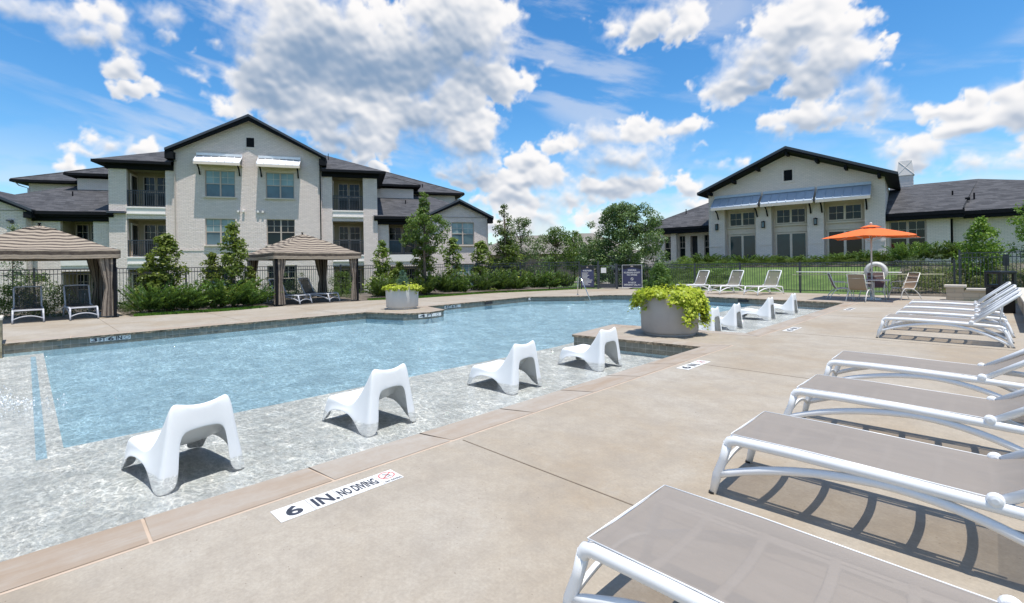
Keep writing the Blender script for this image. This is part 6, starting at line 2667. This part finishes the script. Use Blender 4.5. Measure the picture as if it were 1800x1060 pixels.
def awning(parent, x0, x1, y, z_top, z_bot, out_, mat, brackets, ribs=6, soffit='beige'):
    mb = MB()
    t_ = 0.03
    mb.prism([(-out_, z_bot), (0, z_top), (0, z_top - t_), (-out_, z_bot - t_)], 0, 1)
    # prism gives (x,z) outline extruded along y; remap: outline x -> y, extrude -> x
    m2 = MB()
    m2.v = [(x0 + (x1 - x0) * v[1], y + v[0], v[2]) for v in mb.v]
    m2.f, m2.a = mb.f, mb.a
    o = m2.build('awning', M[mat], parent)
    rb = MB()
    for k in range(ribs + 1):
        xx = x0 + (x1 - x0) * k / ribs
        xx = min(max(xx, x0 + 0.012), x1 - 0.012)
        rb.v += []
        i = len(rb.v)
        w = 0.02
        for dx in (-w, w):
            rb.v += [(xx + dx, y - out_, z_bot + 0.002), (xx + dx, y - 0.002, z_top + 0.002), (xx + dx, y - 0.002, z_top + 0.055), (xx + dx, y - out_, z_bot + 0.055)]
        for q in ((0, 1, 2, 3), (7, 6, 5, 4), (3, 2, 6, 7), (0, 3, 7, 4), (1, 5, 6, 2)):
            rb.f.append(tuple(i + k_ for k_ in q))
            rb.a.append(0.0)
    rb.build('standing_seam', M[mat], o)
    MB().box(x0, x1, y - 0.10, y - 0.003, z_top + 0.0, z_top + 0.16).build('flashing', M[mat], o)
    MB().box(x0, x1, y - out_ - 0.02, y - out_ + 0.02, z_bot - 0.19, z_bot - 0.035).box(x0, x1, y - out_ + 0.02, y - 0.003, z_bot - 0.10, z_bot - 0.07).build('valance_board', M[soffit], o)
    br = MB()
    for xx in brackets:
        br.tube([(xx, y - out_ * 0.85, z_bot - 0.12), (xx, y - out_ * 0.35, z_bot - 0.35), (xx, y - 0.03, z_bot - 0.72)], 0.045, 4)
    br.build('bracket', M['black'], o)
    return o


def vent_pipe(parent, x, y, z, h=0.35, r=0.04):
    MB().tube([(x, y, z - 0.3), (x, y, z + h)], r, 8).build('vent_pipe', M['black'], parent)


# ---- apartment building
A = thing('apartment_building', 'cream brick three-storey apartment building with dark gables on the left', 'building', A_ORG, A_ANG)
GZ = -1.3
FL = 3.08    # storey height
# central gabled block
mb = MB()
X0, X1 = 0.0, 8.57
holes = [(1.68, 3.38, 6.12, 7.83), (5.17, 6.88, 6.12, 7.83), (1.66, 3.35, 3.03, 4.74), (5.17, 6.88, 3.03, 4.74), (1.66, 3.35, -0.03, 1.68), (5.17, 6.88, -0.03, 1.68)]
wall_holes(mb, X0, X1, GZ, 8.95, 0.0, holes)
ga = [(X0, 8.95), (X1, 8.95), (4.285, 11.15)]
mb.poly([(x, 0.0, z) for x, z in ga])
mb.poly([(X0, 0, GZ), (X0, 0, 8.95), (X0, 8, 8.95), (X0, 8, GZ)])
mb.poly([(X1, 0, GZ), (X1, 8, GZ), (X1, 8, 8.95), (X1, 0, 8.95)])
mb.build('gable_wall', M['brick'], A, fix=False)
mb = MB()
for z in (2.72, ):
    mb.box(X0 - 0.0, X1, -0.03, -0.003, z - 0.04, z + 0.04)
mb.build('brick_band', M['brick_fine'], A)
gable_roof(A, 4.285, 4.62, -0.50, 8.5, 8.98, 11.42)
for s in (-1, 1):
    xx = 4.285 + s * 4.18
    MB().box(min(xx, xx + s * 0.45), max(xx, xx + s * 0.45), -0.46, 0.2, 8.36, 8.80).build('eave_return', M['black'], A)
MB().box(4.07, 4.52, -0.02, 0.05, 9.42, 10.02).build('attic_vent', M['black'], A)
MB().box(3.98, 4.61, -0.03, -0.003, 9.31, 9.40).build('vent_sill', M['brick_fine'], A)
gls = [('glass_blind', 'glass_mid'), ('glass_blind', 'glass_mid'), ('glass_blind', 'glass_mid'), ('glass_dark', 'glass_dark'), ('glass_dark', 'glass_mid'), ('glass_dark', 'glass_dark')]
for h_, gq in zip(holes, gls):
    window(A, h_[0], h_[1], h_[2], h_[3], 0.10, gq, grid=True)
awning(A, 1.25, 3.82, 0.0, 8.72, 8.22, 0.78, 'awning', (1.42, 3.66), 6)
awning(A, 4.75, 7.30, 0.0, 8.72, 8.22, 0.78, 'awning', (4.92, 7.14), 6)
mb = MB()
for (x, z) in ((3.55, 5.2), (3.85, 5.22), (4.7, 5.2), (4.98, 5.2)):
    mb.box(x - 0.06, x + 0.06, -0.14, -0.003, z - 0.06, z + 0.08)
mb.build('dryer_vent', M['white'], A)
MB().tube([(8.50, -0.06, 8.7), (8.50, -0.06, GZ)], 0.035, 8).build('downspout', M['black'], A)
MB().tube([(0.06, -0.06, 8.3), (0.06, -0.06, GZ)], 0.03, 8).build('downspout', M['winframe'], A)


def balcony_bay(parent, xa, xb, oa, ob, y, zs, z_top, side_wall=True, flip=False):
    """bay wall xa..xb with openings oa..ob at floor heights zs (list of slab tops)"""
    mb = MB()
    hs = []
    for z in zs:
        hs.append((oa, ob, z - 0.5 if z > 0 else z, min(z + 2.32, z_top - 0.1), 0.25))
    wall_holes(mb, xa, xb, GZ, z_top, y, [(h[0], h[1], h[2] + 0.5 if False else h[2], h[3], 0.25) for h in hs])
    mb.poly([(xa, y, GZ), (xa, y, z_top), (xa, y + 7, z_top), (xa, y + 7, GZ)])
    mb.poly([(xb, y, GZ), (xb, y + 7, GZ), (xb, y + 7, z_top), (xb, y, z_top)])
    mb.build('balcony_bay_wall', M['brick'], parent, fix=False)
    for i, z in enumerate(zs):
        zt = min(z + 2.32, z_top - 0.1)
        rm = MB()
        yb = y + 1.55
        rm.poly([(oa, yb, z), (ob, yb, z), (ob, yb, zt), (oa, yb, zt)])
        rm.poly([(oa, y + 0.25, z), (oa, yb, z), (oa, yb, zt), (oa, y + 0.25, zt)])
        rm.poly([(ob, y + 0.25, z), (ob, y + 0.25, zt), (ob, yb, zt), (ob, yb, z)])
        rm.poly([(oa, y, zt), (oa, yb, zt), (ob, yb, zt), (ob, y, zt)])
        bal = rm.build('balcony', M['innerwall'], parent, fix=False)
        MB().box(oa - 0.0, ob + 0.0, y - 0.05, yb, z - 0.5 if z > 0 else z - 0.12, z).build('slab', M['white'], bal)
        if z > 0:
            MB().box(oa - 0.02, ob + 0.02, y - 0.09, y - 0.052, z - 0.47, z - 0.40).box(oa - 0.02, ob + 0.02, y - 0.09, y - 0.052, z - 0.10, z - 0.02).build('slab_moulding', M['white'], bal)
            railing(bal, oa + 0.02, ob - 0.02, y + 0.06, z, z + 1.02)
        w = (ob - oa)
        mid = (oa + ob) / 2
        window(bal, oa + 0.35, mid + 0.02, z + 0.12, zt - 0.22, yb - 0.08, ('glass_dark', 'glass_dark'), cols=1, sash=0.5, frame='winframe', fw=0.06, sill=False, name='balcony_window')
        window(bal, mid + 0.06, ob - 0.18, z + 0.12, zt - 0.22, yb - 0.08, ('glass_dark', 'glass_dark'), cols=1, sash=0.5, frame='winframe', fw=0.06, sill=False, name='balcony_window')
        dm = MB()
        sx = oa + 0.02 if not flip else ob - 0.02
        s_ = 1 if not flip else -1
        dm.box(min(sx, sx + s_ * 0.05), max(sx, sx + s_ * 0.05), y + 0.45, yb - 0.12, z, z + 2.1)
        dr = dm.build('balcony_door', M['beige'], bal)
        dm = MB()
        dm.box(min(sx + s_ * 0.051, sx + s_ * 0.06), max(sx + s_ * 0.051, sx + s_ * 0.06), y + 0.58, yb - 0.25, z + 0.15, z + 1.98)
        dm.build('pane', M['glass_dark'], dr)


zs3 = [-0.75, 2.35, 5.42]
balcony_bay(A, -3.43, -0.002, -2.52, -0.5, 0.12, zs3, 7.98)
balcony_bay(A, 8.572, 12.22, 9.25, 11.27, 0.12, zs3, 7.98, flip=False)
MB().box(-3.55, -0.003, 0.0, 0.3, 7.70, 7.975).build('frieze', M['black'], A)
MB().box(8.573, 12.34, 0.0, 0.3, 7.70, 7.975).build('frieze', M['black'], A)
za = 8.14
Ra_, Rb_ = (-4.0 + 8.375, 7.955, za + 8.375 * 0.44), (4.3755, 8.125, za + 8.375 * 0.44)
mb = MB()
mb.poly([(-4, -.42, za), (-.02, -.42, za), Ra_]).poly([(-.02, -.42, za), (-.02, .05, za + .207), Ra_]).poly([(8.60, -.42, za), (12.75, -.42, za), Ra_]).poly([(8.60, .05, za + .207), (8.60, -.42, za), Ra_])
mb.poly([(12.75, -.42, za), (12.75, 16.5, za), Rb_, Ra_]).poly([(12.75, 16.5, za), (-4, 16.5, za), Rb_]).poly([(-4, 16.5, za), (-4, -.42, za), Ra_, Rb_])
r0 = mb.build('tower_roof', M['shingle'], A, fix=False)
f = MB()
for a_, b__ in ((-4.05, -0.01), (8.58, 12.80)):
    f.box(a_, b__, -0.47, -0.40, za - .17, za - .004).box(a_ + .06, b__ - .06, -0.398, 0.11, za - .17, za - .14)
f.box(-4.05, -3.98, -0.398, 16.5, za - .17, za - .004).box(12.73, 12.80, -0.398, 16.5, za - .17, za - .004)
f.box(-3.97, -3.44, 0.12, 16.5, za - .17, za - .14).box(12.23, 12.72, 0.12, 16.5, za - .17, za - .14)
f.build('fascia', M['black'], r0)
# lower wings
for side in (-1, 1):
    fx = (lambda v: v) if side < 0 else (lambda v: 8.57 - v)
    def seg(a, b):
        a, b = fx(a), fx(b)
        return (min(a, b), max(a, b))
    w0, w1 = seg(-11.6, -3.44)
    g0, g1 = seg(-11.6, -7.25)
    b0, b1 = seg(-5.95, -4.35) if side < 0 else (13.0, 15.12)
    mid0, mid1 = seg(-7.24, -3.44)
    if side > 0:
        mid0, mid1 = 12.23, 15.80
        g0, g1 = 15.81, 20.2
    # middle stretch with balcony
    mb = MB()
    hs = [(b0, b1, z - 0.5 if z > 0 else z, z + 2.25, 0.25) for z in (-0.75, 2.35)]
    wall_holes(mb, mid0, mid1, GZ, 4.72, 0.45, hs)
    mb.build('wing_wall', M['brick'], A, fix=False)
    for z in (-0.75, 2.35):
        zt = z + 2.25
        rm = MB()
        yb = 2.0
        rm.poly([(b0, yb, z), (b1, yb, z), (b1, yb, zt), (b0, yb, zt)])
        rm.poly([(b0, .7, z), (b0, yb, z), (b0, yb, zt), (b0, .7, zt)])
        rm.poly([(b1, .7, z), (b1, .7, zt), (b1, yb, zt), (b1, yb, z)])
        rm.poly([(b0, .45, zt), (b0, yb, zt), (b1, yb, zt), (b1, .45, zt)])
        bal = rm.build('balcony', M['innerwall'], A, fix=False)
        MB().box(b0, b1, 0.40, yb, z - (0.5 if z > 0 else 0.12), z).build('slab', M['white'], bal)
        if z > 0:
            railing(bal, b0 + 0.02, b1 - 0.02, 0.52, z, z + 1.02)
        m_ = (b0 + b1) / 2
        window(bal, b0 + 0.1, m_ - 0.02, z + 0.12, zt - 0.15, yb - 0.08, ('glass_dark', 'glass_mid'), cols=1, frame='winframe', fw=0.06, sill=False, name='balcony_window')
        window(bal, m_ + 0.04, b1 - 0.1, z + 0.12, zt - 0.15, yb - 0.08, ('glass_dark', 'glass_dark'), cols=1, frame='winframe', fw=0.06, sill=False, name='balcony_window')
    fr0, fr1 = (mid0, mid1 + 0.25) if side < 0 else (mid0 - 0.25, mid1)
    MB().box(mid0, mid1, 0.30, 0.447, 4.50, 4.74).build('frieze', M['black'], A)
    MB().box(fr0, fr1, -0.12, 0.05, 4.86, 5.04).box(fr0, fr1, 0.05, 0.446, 4.745, 4.90).build('eave_fascia', M['black'], A)
    # end gable block
    mb = MB()
    gc = (g0 + g1) / 2
    wn = (17.45, 19.15, 2.99, 4.68) if side > 0 else (8.57 - 19.15, 8.57 - 17.45, 2.99, 4.68)
    hs = [wn, (wn[0], wn[1], -0.1, 1.6)]
    wall_holes(mb, g0, g1, GZ, 5.05, -0.05, hs)
    mb.poly([(g0, -0.05, 5.05), (g1, -0.05, 5.05), (gc, -0.05, 6.12)])
    mb.poly([(g1, -0.05, GZ), (g1, 8, GZ), (g1, 8, 5.05), (g1, -0.05, 5.05)])
    mb.poly([(g0, -0.05, GZ), (g0, -0.05, 5.05), (g0, 8, 5.05), (g0, 8, GZ)])
    mb.build('gable_wall', M['brick'], A, fix=False)
    window(A, *hs[0], 0.05, ('glass_blind', 'glass_mid'))
    window(A, *hs[1], 0.05, ('glass_blind', 'glass_mid'))
    gable_roof(A, gc, (g1 - g0) / 2 + 0.38, -0.42, 5.0, 5.10, 6.36, fascia_h=0.28)
    for s in (-1, 1):
        xx = gc + s * ((g1 - g0) / 2 - 0.02)
        MB().box(min(xx, xx + s * 0.36), max(xx, xx + s * 0.36), -0.38, 0.1, 4.62, 4.97).build('eave_return', M['black'], A)
    MB().tube([(g1 + 0.3, -0.3, 4.9), (g1 + 0.12, -0.2, 4.75), (g1 - 0.02, -0.1, 4.6), (g1 - 0.02, -0.1, GZ)], 0.03, 6).build('downspout', M['winframe'], A)
    lx = gc + (-1.5 if side > 0 else 1.45)
    MB().box(lx - 0.16, lx + 0.10, -0.22, -0.055, 4.42, 4.50).box(lx - 0.02, lx + 0.12, -0.14, -0.055, 4.30, 4.42).build('wall_light', M['white'] if side > 0 else M['trimtop'], A)
    # wing roof: front plane up to the rear block, hip at the outer end
    mb = MB()
    zt = 5.05 + 0.335 * 8.1
    if side < 0:
        P_ = [(-12.0, -0.1, 5.05), (-3.2, -0.1, 5.05), (-3.2, 8.0, zt), (-8.4, 8.0, zt)]
        E_ = [(-12.0, -0.1, 5.05), (-8.4, 8.0, zt), (-12.0, 12.0, 5.05)]
        mb.poly(P_).poly(E_)
    else:
        P_ = [(11.95, -0.1, 5.05), (20.6, -0.1, 5.05), (16.8, 8.0, zt), (11.95, 8.0, zt)]
        E_ = [(20.6, -0.1, 5.05), (20.6, 12.0, 5.05), (16.8, 8.0, zt)]
        mb.poly(P_).poly(E_)
    mb.build('wing_roof', M['shingle'], A, fix=False)
    x_ = -6.3 if side < 0 else 17.0
    vent_pipe(A, -7.0 if side < 0 else 14.6, 4.2, 5.05 + .335 * 4.3, 0.3)
# tower roof extension lips where the bays stand proud of the wings
MB().box(-3.45, -2.55, -0.16, 0.11, 4.98, 5.10).build('belt_trim', M['trimtop'], A)
# rear block, its own hip roof, two bays
mb = MB()
mb.poly([(-11.2, 8.0, GZ), (19.4, 8.0, GZ), (19.4, 8.0, 7.8), (-11.2, 8.0, 7.8)])
mb.poly([(19.4, 8.0, GZ), (19.4, 20, GZ), (19.4, 20, 7.8), (19.4, 8.0, 7.8)])
mb.poly([(-11.2, 8.0, GZ), (-11.2, 8.0, 7.8), (-11.2, 20, 7.8), (-11.2, 20, GZ)])
mb.build('rear_wall', M['brick_fine'], A, fix=False)
hip_roof(A, -11.9, 20.1, 7.4, 20.6, 7.98, 0.44)
for (a, b) in ((-8.2, -3.0), (11.6, 16.0)):
    mb = MB().box(a + 0.5, b - 0.5, 6.4, 7.99, 5.0, 8.02)
    mb.build('rear_bay_wall', M['brick_fine'], A)
    hip_roof(A, a, b, 5.9, 14, 8.32, 0.44)
vent_pipe(A, 8.95, 2.2, 9.2, 0.55, 0.022)
vent_pipe(A, -6.7, 8.6, 8.5, 0.35)
vent_pipe(A, 16.6, 8.8, 8.55, 0.35)
MB().tube([(-11.75, 7.5, 7.85), (-11.6, 7.7, 7.6), (-11.22, 7.95, 7.45), (-11.22, 7.95, 5)], 0.035, 6).build('downspout', M['winframe'], A)
MB().tube([(19.95, 7.5, 7.85), (19.8, 7.7, 7.6), (19.42, 7.95, 7.45), (19.42, 7.95, 5)], 0.035, 6).build('downspout', M['winframe'], A)

# ---- clubhouse
B = thing('clubhouse', 'single-storey cream brick clubhouse with wide dark gable and blue awnings on the right', 'building', B_ORG, B_ANG)
G2 = 0.3
# front piers and wall above the glazing
mb = MB()
openings = [(1.02, 2.92, 1.4, 4.98), (3.83, 5.78, 1.4, 4.98), (6.62, 8.60, 1.4, 4.98)]
wall_holes(mb, 0.0, 9.52, G2, 6.05, 0.0, [(o_[0], o_[1], o_[2] - 1.1, o_[3], 0.68) for o_ in openings])
mb.poly([(0, 0, 6.05), (9.52, 0, 6.05), (4.76, 0, 8.02)])
mb.poly([(0, 0, G2), (0, 0, 6.05), (0, 9, 6.05), (0, 9, G2)])
mb.build('gable_wall', M['brick_fine'], B, fix=False)
mb = MB()
mb.poly([(9.52, 0, G2), (9.52, 9, G2), (9.52, 9, 6.05), (9.52, 0, 6.05)])
mb.build('side_wall', M['siding'], B, fix=False)
mb = MB()
for z in np.arange(4.2, 6.0, 0.2):
    mb.box(9.523, 9.54, 0.02, 9, z, z + 0.02)
mb.build('siding_lap', M['white'], B)
for i, o_ in enumerate(openings):
    a, b = o_[0] + 0.02, o_[1] - 0.02
    pn = MB()
    pn.poly([(a - .02, 0.68, G2), (b + .02, 0.68, G2), (b + .02, 0.68, o_[3]), (a - .02, 0.68, o_[3])])
    pn.build('panel_wall', M['beige'], B, fix=False)
    window(B, a + 0.12, b - 0.12, 3.80, 4.74, 0.60, ('glass_dark', 'glass_dark'), cols=2, sash=1.0, grid=True, fw=0.07, sill=False, name='clerestory_window', frame='beige')
    window(B, a + 0.08, b - 0.08, 1.35, 3.24, 0.60, ('glass_teal' if i != 2 else 'glass_dark', 'glass_dark'), cols=2, sash=1.0, grid=False, fw=0.09, sill=False, name='tall_window', frame='beige')
    MB().box(a, b, 0.56, 0.678, 3.27, 3.40).box(a, b, 0.54, 0.678, 3.66, 3.76).build('window_trim', M['beige'], B)
for (a, b) in ((0, 1.02), (2.92, 3.83), (5.78, 6.62), (8.60, 9.52)):
    MB().box(a - 0.0, b + 0.0, -0.03, -0.003, 2.45, 2.55).build('brick_band', M['brick_fine'], B)
# soffit board over the recess
awx = [(0.42, 3.25), (3.40, 6.20), (6.33, 8.92)]
for a, b in awx:
    awning(B, a, b, 0.0, 5.70, 5.02, 0.92, 'awning_blue', (a + 0.22, b - 0.22), 6, 'beige')
for x in (0.55, 3.38, 6.22, ):
    lp = MB()
    lp.box(x - 0.085, x + 0.085, -0.20, -0.04, 3.58, 3.62).box(x - 0.10, x + 0.10, -0.21, -0.03, 3.94, 3.98)
    for sx in (-1, 1):
        lp.box(x + sx * 0.075 - 0.01, x + sx * 0.075 + 0.01, -0.20, -0.18, 3.62, 3.94).box(x + sx * 0.075 - 0.01, x + sx * 0.075 + 0.01, -0.06, -0.04, 3.62, 3.94)
    lp.box(x - 0.04, x + 0.04, -0.04, -0.003, 3.6, 4.02)
    L_ = lp.build('wall_lantern', M['black'], B)
    MB().box(x - 0.06, x + 0.06, -0.17, -0.07, 3.625, 3.935).build('lantern_glass', M['glass_mid'], L_)
MB().box(4.58, 5.02, -0.03, 0.03, 6.42, 7.06).build('attic_vent', M['black'], B)
mb = MB()
mb.box(4.44, 4.56, -0.04, -0.003, 6.28, 7.20).box(5.04, 5.16, -0.04, -0.003, 6.28, 7.20).box(4.56, 5.04, -0.04, -0.003, 7.08, 7.20).box(4.56, 5.04, -0.04, -0.003, 6.28, 6.40)
mb.build('vent_surround', M['brick_fine'], B)
gable_roof(B, 4.85, 5.28, -1.0, 7.0, 6.10, 8.36, fascia_h=0.18)
# underside brackets at the rake
for x in (0.25, 1.75, 3.2, 4.85, 6.4, 7.8, 9.3):
    zz = 8.36 - abs(x - 4.85) * (2.26 / 5.28) - 0.28
    MB().box(x - 0.07, x + 0.07, -0.88, -0.003, zz - 0.20, zz).build('outlooker', M['black'], B)
# right wing
mb = MB()
wall_holes(mb, 9.53, 12.25, G2, 3.95, 1.0, [(9.66, 11.28, 1.72, 3.62)])
mb.poly([(12.25, 1.0, G2), (12.25, 1.6, G2), (12.25, 1.6, 3.95), (12.25, 1.0, 3.95)])
mb.poly([(12.25, 1.6, G2), (22, 1.6, G2), (22, 1.6, 3.95), (12.25, 1.6, 3.95)])
mb.build('wing_wall', M['brick_fine'], B, fix=False)
window(B, 9.66, 11.28, 1.72, 3.62, 1.08, ('glass_dark', 'glass_dark'), cols=2, sash=0.48, grid=True, fw=0.08)
MB().tube([(12.33, 1.52, 3.6), (12.33, 1.52, G2)], 0.045, 8).build('downspout', M['black'], B)
def plane_roof(pts_list, nm):
    mb = MB()
    for p_ in pts_list:
        mb.poly(p_)
    return mb.build(nm, M['shingle'], B, fix=False)


ez, ry, rz_ = 4.0, 8.2, 6.42
plane_roof([[(9.53, 0.35, ez), (12.75, 0.35, ez), (12.75, 0.95, ez + 0.185), (13.9, ry, rz_), (9.53, ry, rz_)],
            [(12.75, 0.95, ez - 0.05), (23.5, 0.95, ez - 0.05), (13.9, ry, rz_), (12.75, 0.95, ez + 0.185)],
            [(9.53, ry, rz_), (13.9, ry, rz_), (13.9, 16, 4), (9.53, 16, 4)]], 'wing_roof')
mb = MB()
mb.box(9.53, 12.78, 0.30, 0.36, ez - 0.20, ez - 0.004).box(9.53, 12.75, 0.36, 0.997, ez - 0.38, ez - 0.20).box(12.72, 12.78, 0.36, 0.92, ez - 0.36, ez + 0.1)
mb.box(12.79, 23.5, 0.90, 0.96, ez - 0.26, ez - 0.054).box(12.79, 23.5, 0.96, 1.597, ez - 0.42, ez - 0.26)
mb.build('wing_fascia', M['black'], B)
for (px, py) in ((1668, 352), (1695, 362)):
    pass
vent_pipe(B, 12.5, 4.0, 5.1, 0.28)
vent_pipe(B, 13.35, 3.2, 4.85, 0.24)
MB().box(12.95, 13.15, 2.6, 2.8, 4.65, 4.80).build('roof_vent', M['black'], B)
# sloping trim where the wing roof meets the gable side wall
mb = MB()
mb.poly([(9.55, 0.3, ez + 0.02), (9.55, 3.6, ez + 1.0), (9.55, 3.6, ez + 0.8), (9.55, 0.3, ez - 0.2)])
mb.build('step_flashing', M['black'], B, fix=False)
# chimney
mb = MB()
mb.box(9.95, 10.78, 7.6, 8.4, 5.8, 7.02)
mb.build('chimney', M['siding'], B)
mb = MB()
base_, tp = [(9.90, 7.55, 7.02), (10.83, 7.55, 7.02), (10.83, 8.45, 7.02), (9.90, 8.45, 7.02)], [(10.02, 7.68, 8.0), (10.70, 7.68, 8.0), (10.70, 8.32, 8.0), (10.02, 8.32, 8.0)]
for k in range(4):
    mb.poly([base_[k], base_[(k + 1) % 4], tp[(k + 1) % 4], tp[k]])
mb.poly(tp)
mb.poly(base_[::-1])
cpo = mb.build('chimney_cap', M['white'], B)
mb = MB()
mb.tube([(9.90, 7.545, 7.04), (10.70, 7.672, 7.98)], 0.015, 4).tube([(10.83, 7.545, 7.04), (10.02, 7.672, 7.98)], 0.015, 4)
for z in np.arange(6.3, 7.0, 0.17):
    mb.box(9.94, 10.79, 7.585, 7.599, z, z + 0.02)
mb.build('chimney_trim', M['white'], B)
# left wing
mb = MB()
wall_holes(mb, -5.6, -0.002, G2, 3.8, 2.0, [(-3.93, -3.30, 1.6, 3.45), (-2.82, -2.35, 1.6, 3.45), (-1.98, -1.45, G2, 3.40, 0.5), (-0.98, -0.5, 1.6, 3.45)])
mb.poly([(-5.6, 2.0, G2), (-5.6, 2.0, 3.8), (-5.6, 9, 3.8), (-5.6, 9, G2)])
mb.build('wing_wall', M['brick_fine'], B, fix=False)
for (a, b) in ((-3.93, -3.30), (-2.82, -2.35), (-0.98, -0.5)):
    window(B, a, b, 1.6, 3.45, 2.08, ('glass_dark', 'glass_dark'), cols=1, grid=True, sill=False)
MB().box(-1.98, -1.45, 2.45, 2.5, G2, 3.40).build('entrance_recess', M['dark_in'], B)
MB().box(-3.28, -2.86, 1.55, 2.0, G2, 3.62).build('pier', M['brick_fine'], B)
plane_roof([[(-4.1, 1.2, 4.05), (-0.002, 1.2, 4.05), (-0.002, 7.0, 6.35), (-2.1, 7.0, 6.35)], [(-7.2, 2.9, 4.05), (-4.1, 2.9, 4.05), (-4.1, 1.2, 4.05), (-2.1, 7.0, 6.35)],
            [(-7.2, 2.9, 4.05), (-2.1, 7.0, 6.35), (-7.2, 12, 4.05)]], 'wing_roof')
MB().box(-4.15, -0.002, 1.14, 1.2, 3.86, 4.046).box(-4.1, -0.002, 1.2, 1.997, 3.62, 3.86).box(-7.2, -4.16, 2.84, 2.9, 3.86, 4.046).build('wing_fascia', M['black'], B)
vent_pipe(B, -3.4, 5.2, 5.6, 0.15)
vent_pipe(B, -0.9, 5.5, 5.8, 0.15)


# ---- distant houses
def far_house(label, px, ytop, Z, w, d_, zw, rot, wallc, roofc):
    d2 = ray(px, ytop)
    t_ = Z / (d2[0] * -math.sin(YAW) + d2[1] * math.cos(YAW))
    x, y, zt = d2[0] * t_, d2[1] * t_, EYE + d2[2] * t_
    h = thing('distant_house', label, 'house', (x, y, -0.05), rot, 'houses beyond the trees')
    hs = [(-w / 2 + 1.2, -w / 2 + 4.2, 0, 2.2), (w / 2 - 3, w / 2 - 1.8, 0.9, 2.1), (w / 2 - 5.4, w / 2 - 4.2, 0.9, 2.1)]
    mb = MB()
    wall_holes(mb, -w / 2, w / 2, -0.5, zw, -d_ / 2, hs)
    mb.poly([(w / 2, -d_ / 2, -0.5), (w / 2, d_ / 2, -0.5), (w / 2, d_ / 2, zw), (w / 2, -d_ / 2, zw)])
    mb.poly([(-w / 2, -d_ / 2, -0.5), (-w / 2, -d_ / 2, zw), (-w / 2, d_ / 2, zw), (-w / 2, d_ / 2, -0.5)])
    mb.build('wall', wallc, h, fix=False)
    MB().box(hs[0][0], hs[0][1], -d_ / 2 + 0.12, -d_ / 2 + 0.17, 0, 2.2).build('garage_door', M['dark_in'], h)
    for q in hs[1:]:
        MB().box(q[0], q[1], -d_ / 2 + 0.1, -d_ / 2 + 0.14, q[2], q[3]).build('window', M['glass_dark'], h)
    r_ = min(w, d_) / 2 + 0.5
    pitch = (zt + 0.05 - zw) / r_
    x0, x1, y0, y1 = -w / 2 - 0.5, w / 2 + 0.5, -d_ / 2 - 0.5, d_ / 2 + 0.5
    A_, B2, C2, D2 = (x0, y0, zw), (x1, y0, zw), (x1, y1, zw), (x0, y1, zw)
    Ra, Rb = (x0 + r_, 0, zw + r_ * pitch), (x1 - r_, 0, zw + r_ * pitch)
    mb = MB()
    mb.poly([A_, B2, Rb, Ra]).poly([B2, C2, Rb]).poly([C2, D2, Ra, Rb]).poly([D2, A_, Ra]).poly([A_, D2, C2, B2])
    mb.build('roof', roofc, h)


M['roof_tan'] = plain('tan_shingle', (0.20, 0.18, 0.155), 0.9, 0.12, scale=4)
M['brick_pink'] = plain('pink_brick', (0.30, 0.20, 0.17), 0.9, 0.15, scale=5)
far_house('distant tan-roofed house right of the apartments, low pink brick walls', 935, 414, 62, 15, 11, 2.7, R(38), M['brick_pink'], M['roof_tan'])
far_house('distant house with dark garage opening between the tree groups', 992, 432, 75, 14, 10, 2.7, R(52), M['brick_pink'], M['roof_tan'])
far_house('distant tan-roofed house just left of the wide feathery tree', 1030, 410, 68, 12, 10, 2.8, R(48), M['cap'], M['roof_tan'])
far_house('distant house glimpsed at the right corner of the apartment building', 868, 436, 80, 16, 10, 2.8, R(44), M['brick_pink'], M['roof_tan'])
# mail kiosk pillar of pale stone
x, y = -21.5, 30.0
ml = thing('stone_pillar', 'pale stone pillar with small roofed board behind the pool gate', 'pillar', (x, y, terr(x, y)), R(40))
MB().box(-0.3, 0.3, -0.3, 0.3, 0, 1.75).build('pillar', M['stone'], ml)
MB().box(-0.36, 0.36, -0.36, 0.36, 1.75, 1.84).build('cap', M['cap'], ml)

for o in list(bpy.data.objects):
    if o.type == 'MESH' and len(o.data.vertices) == 0:
        bpy.data.objects.remove(o)
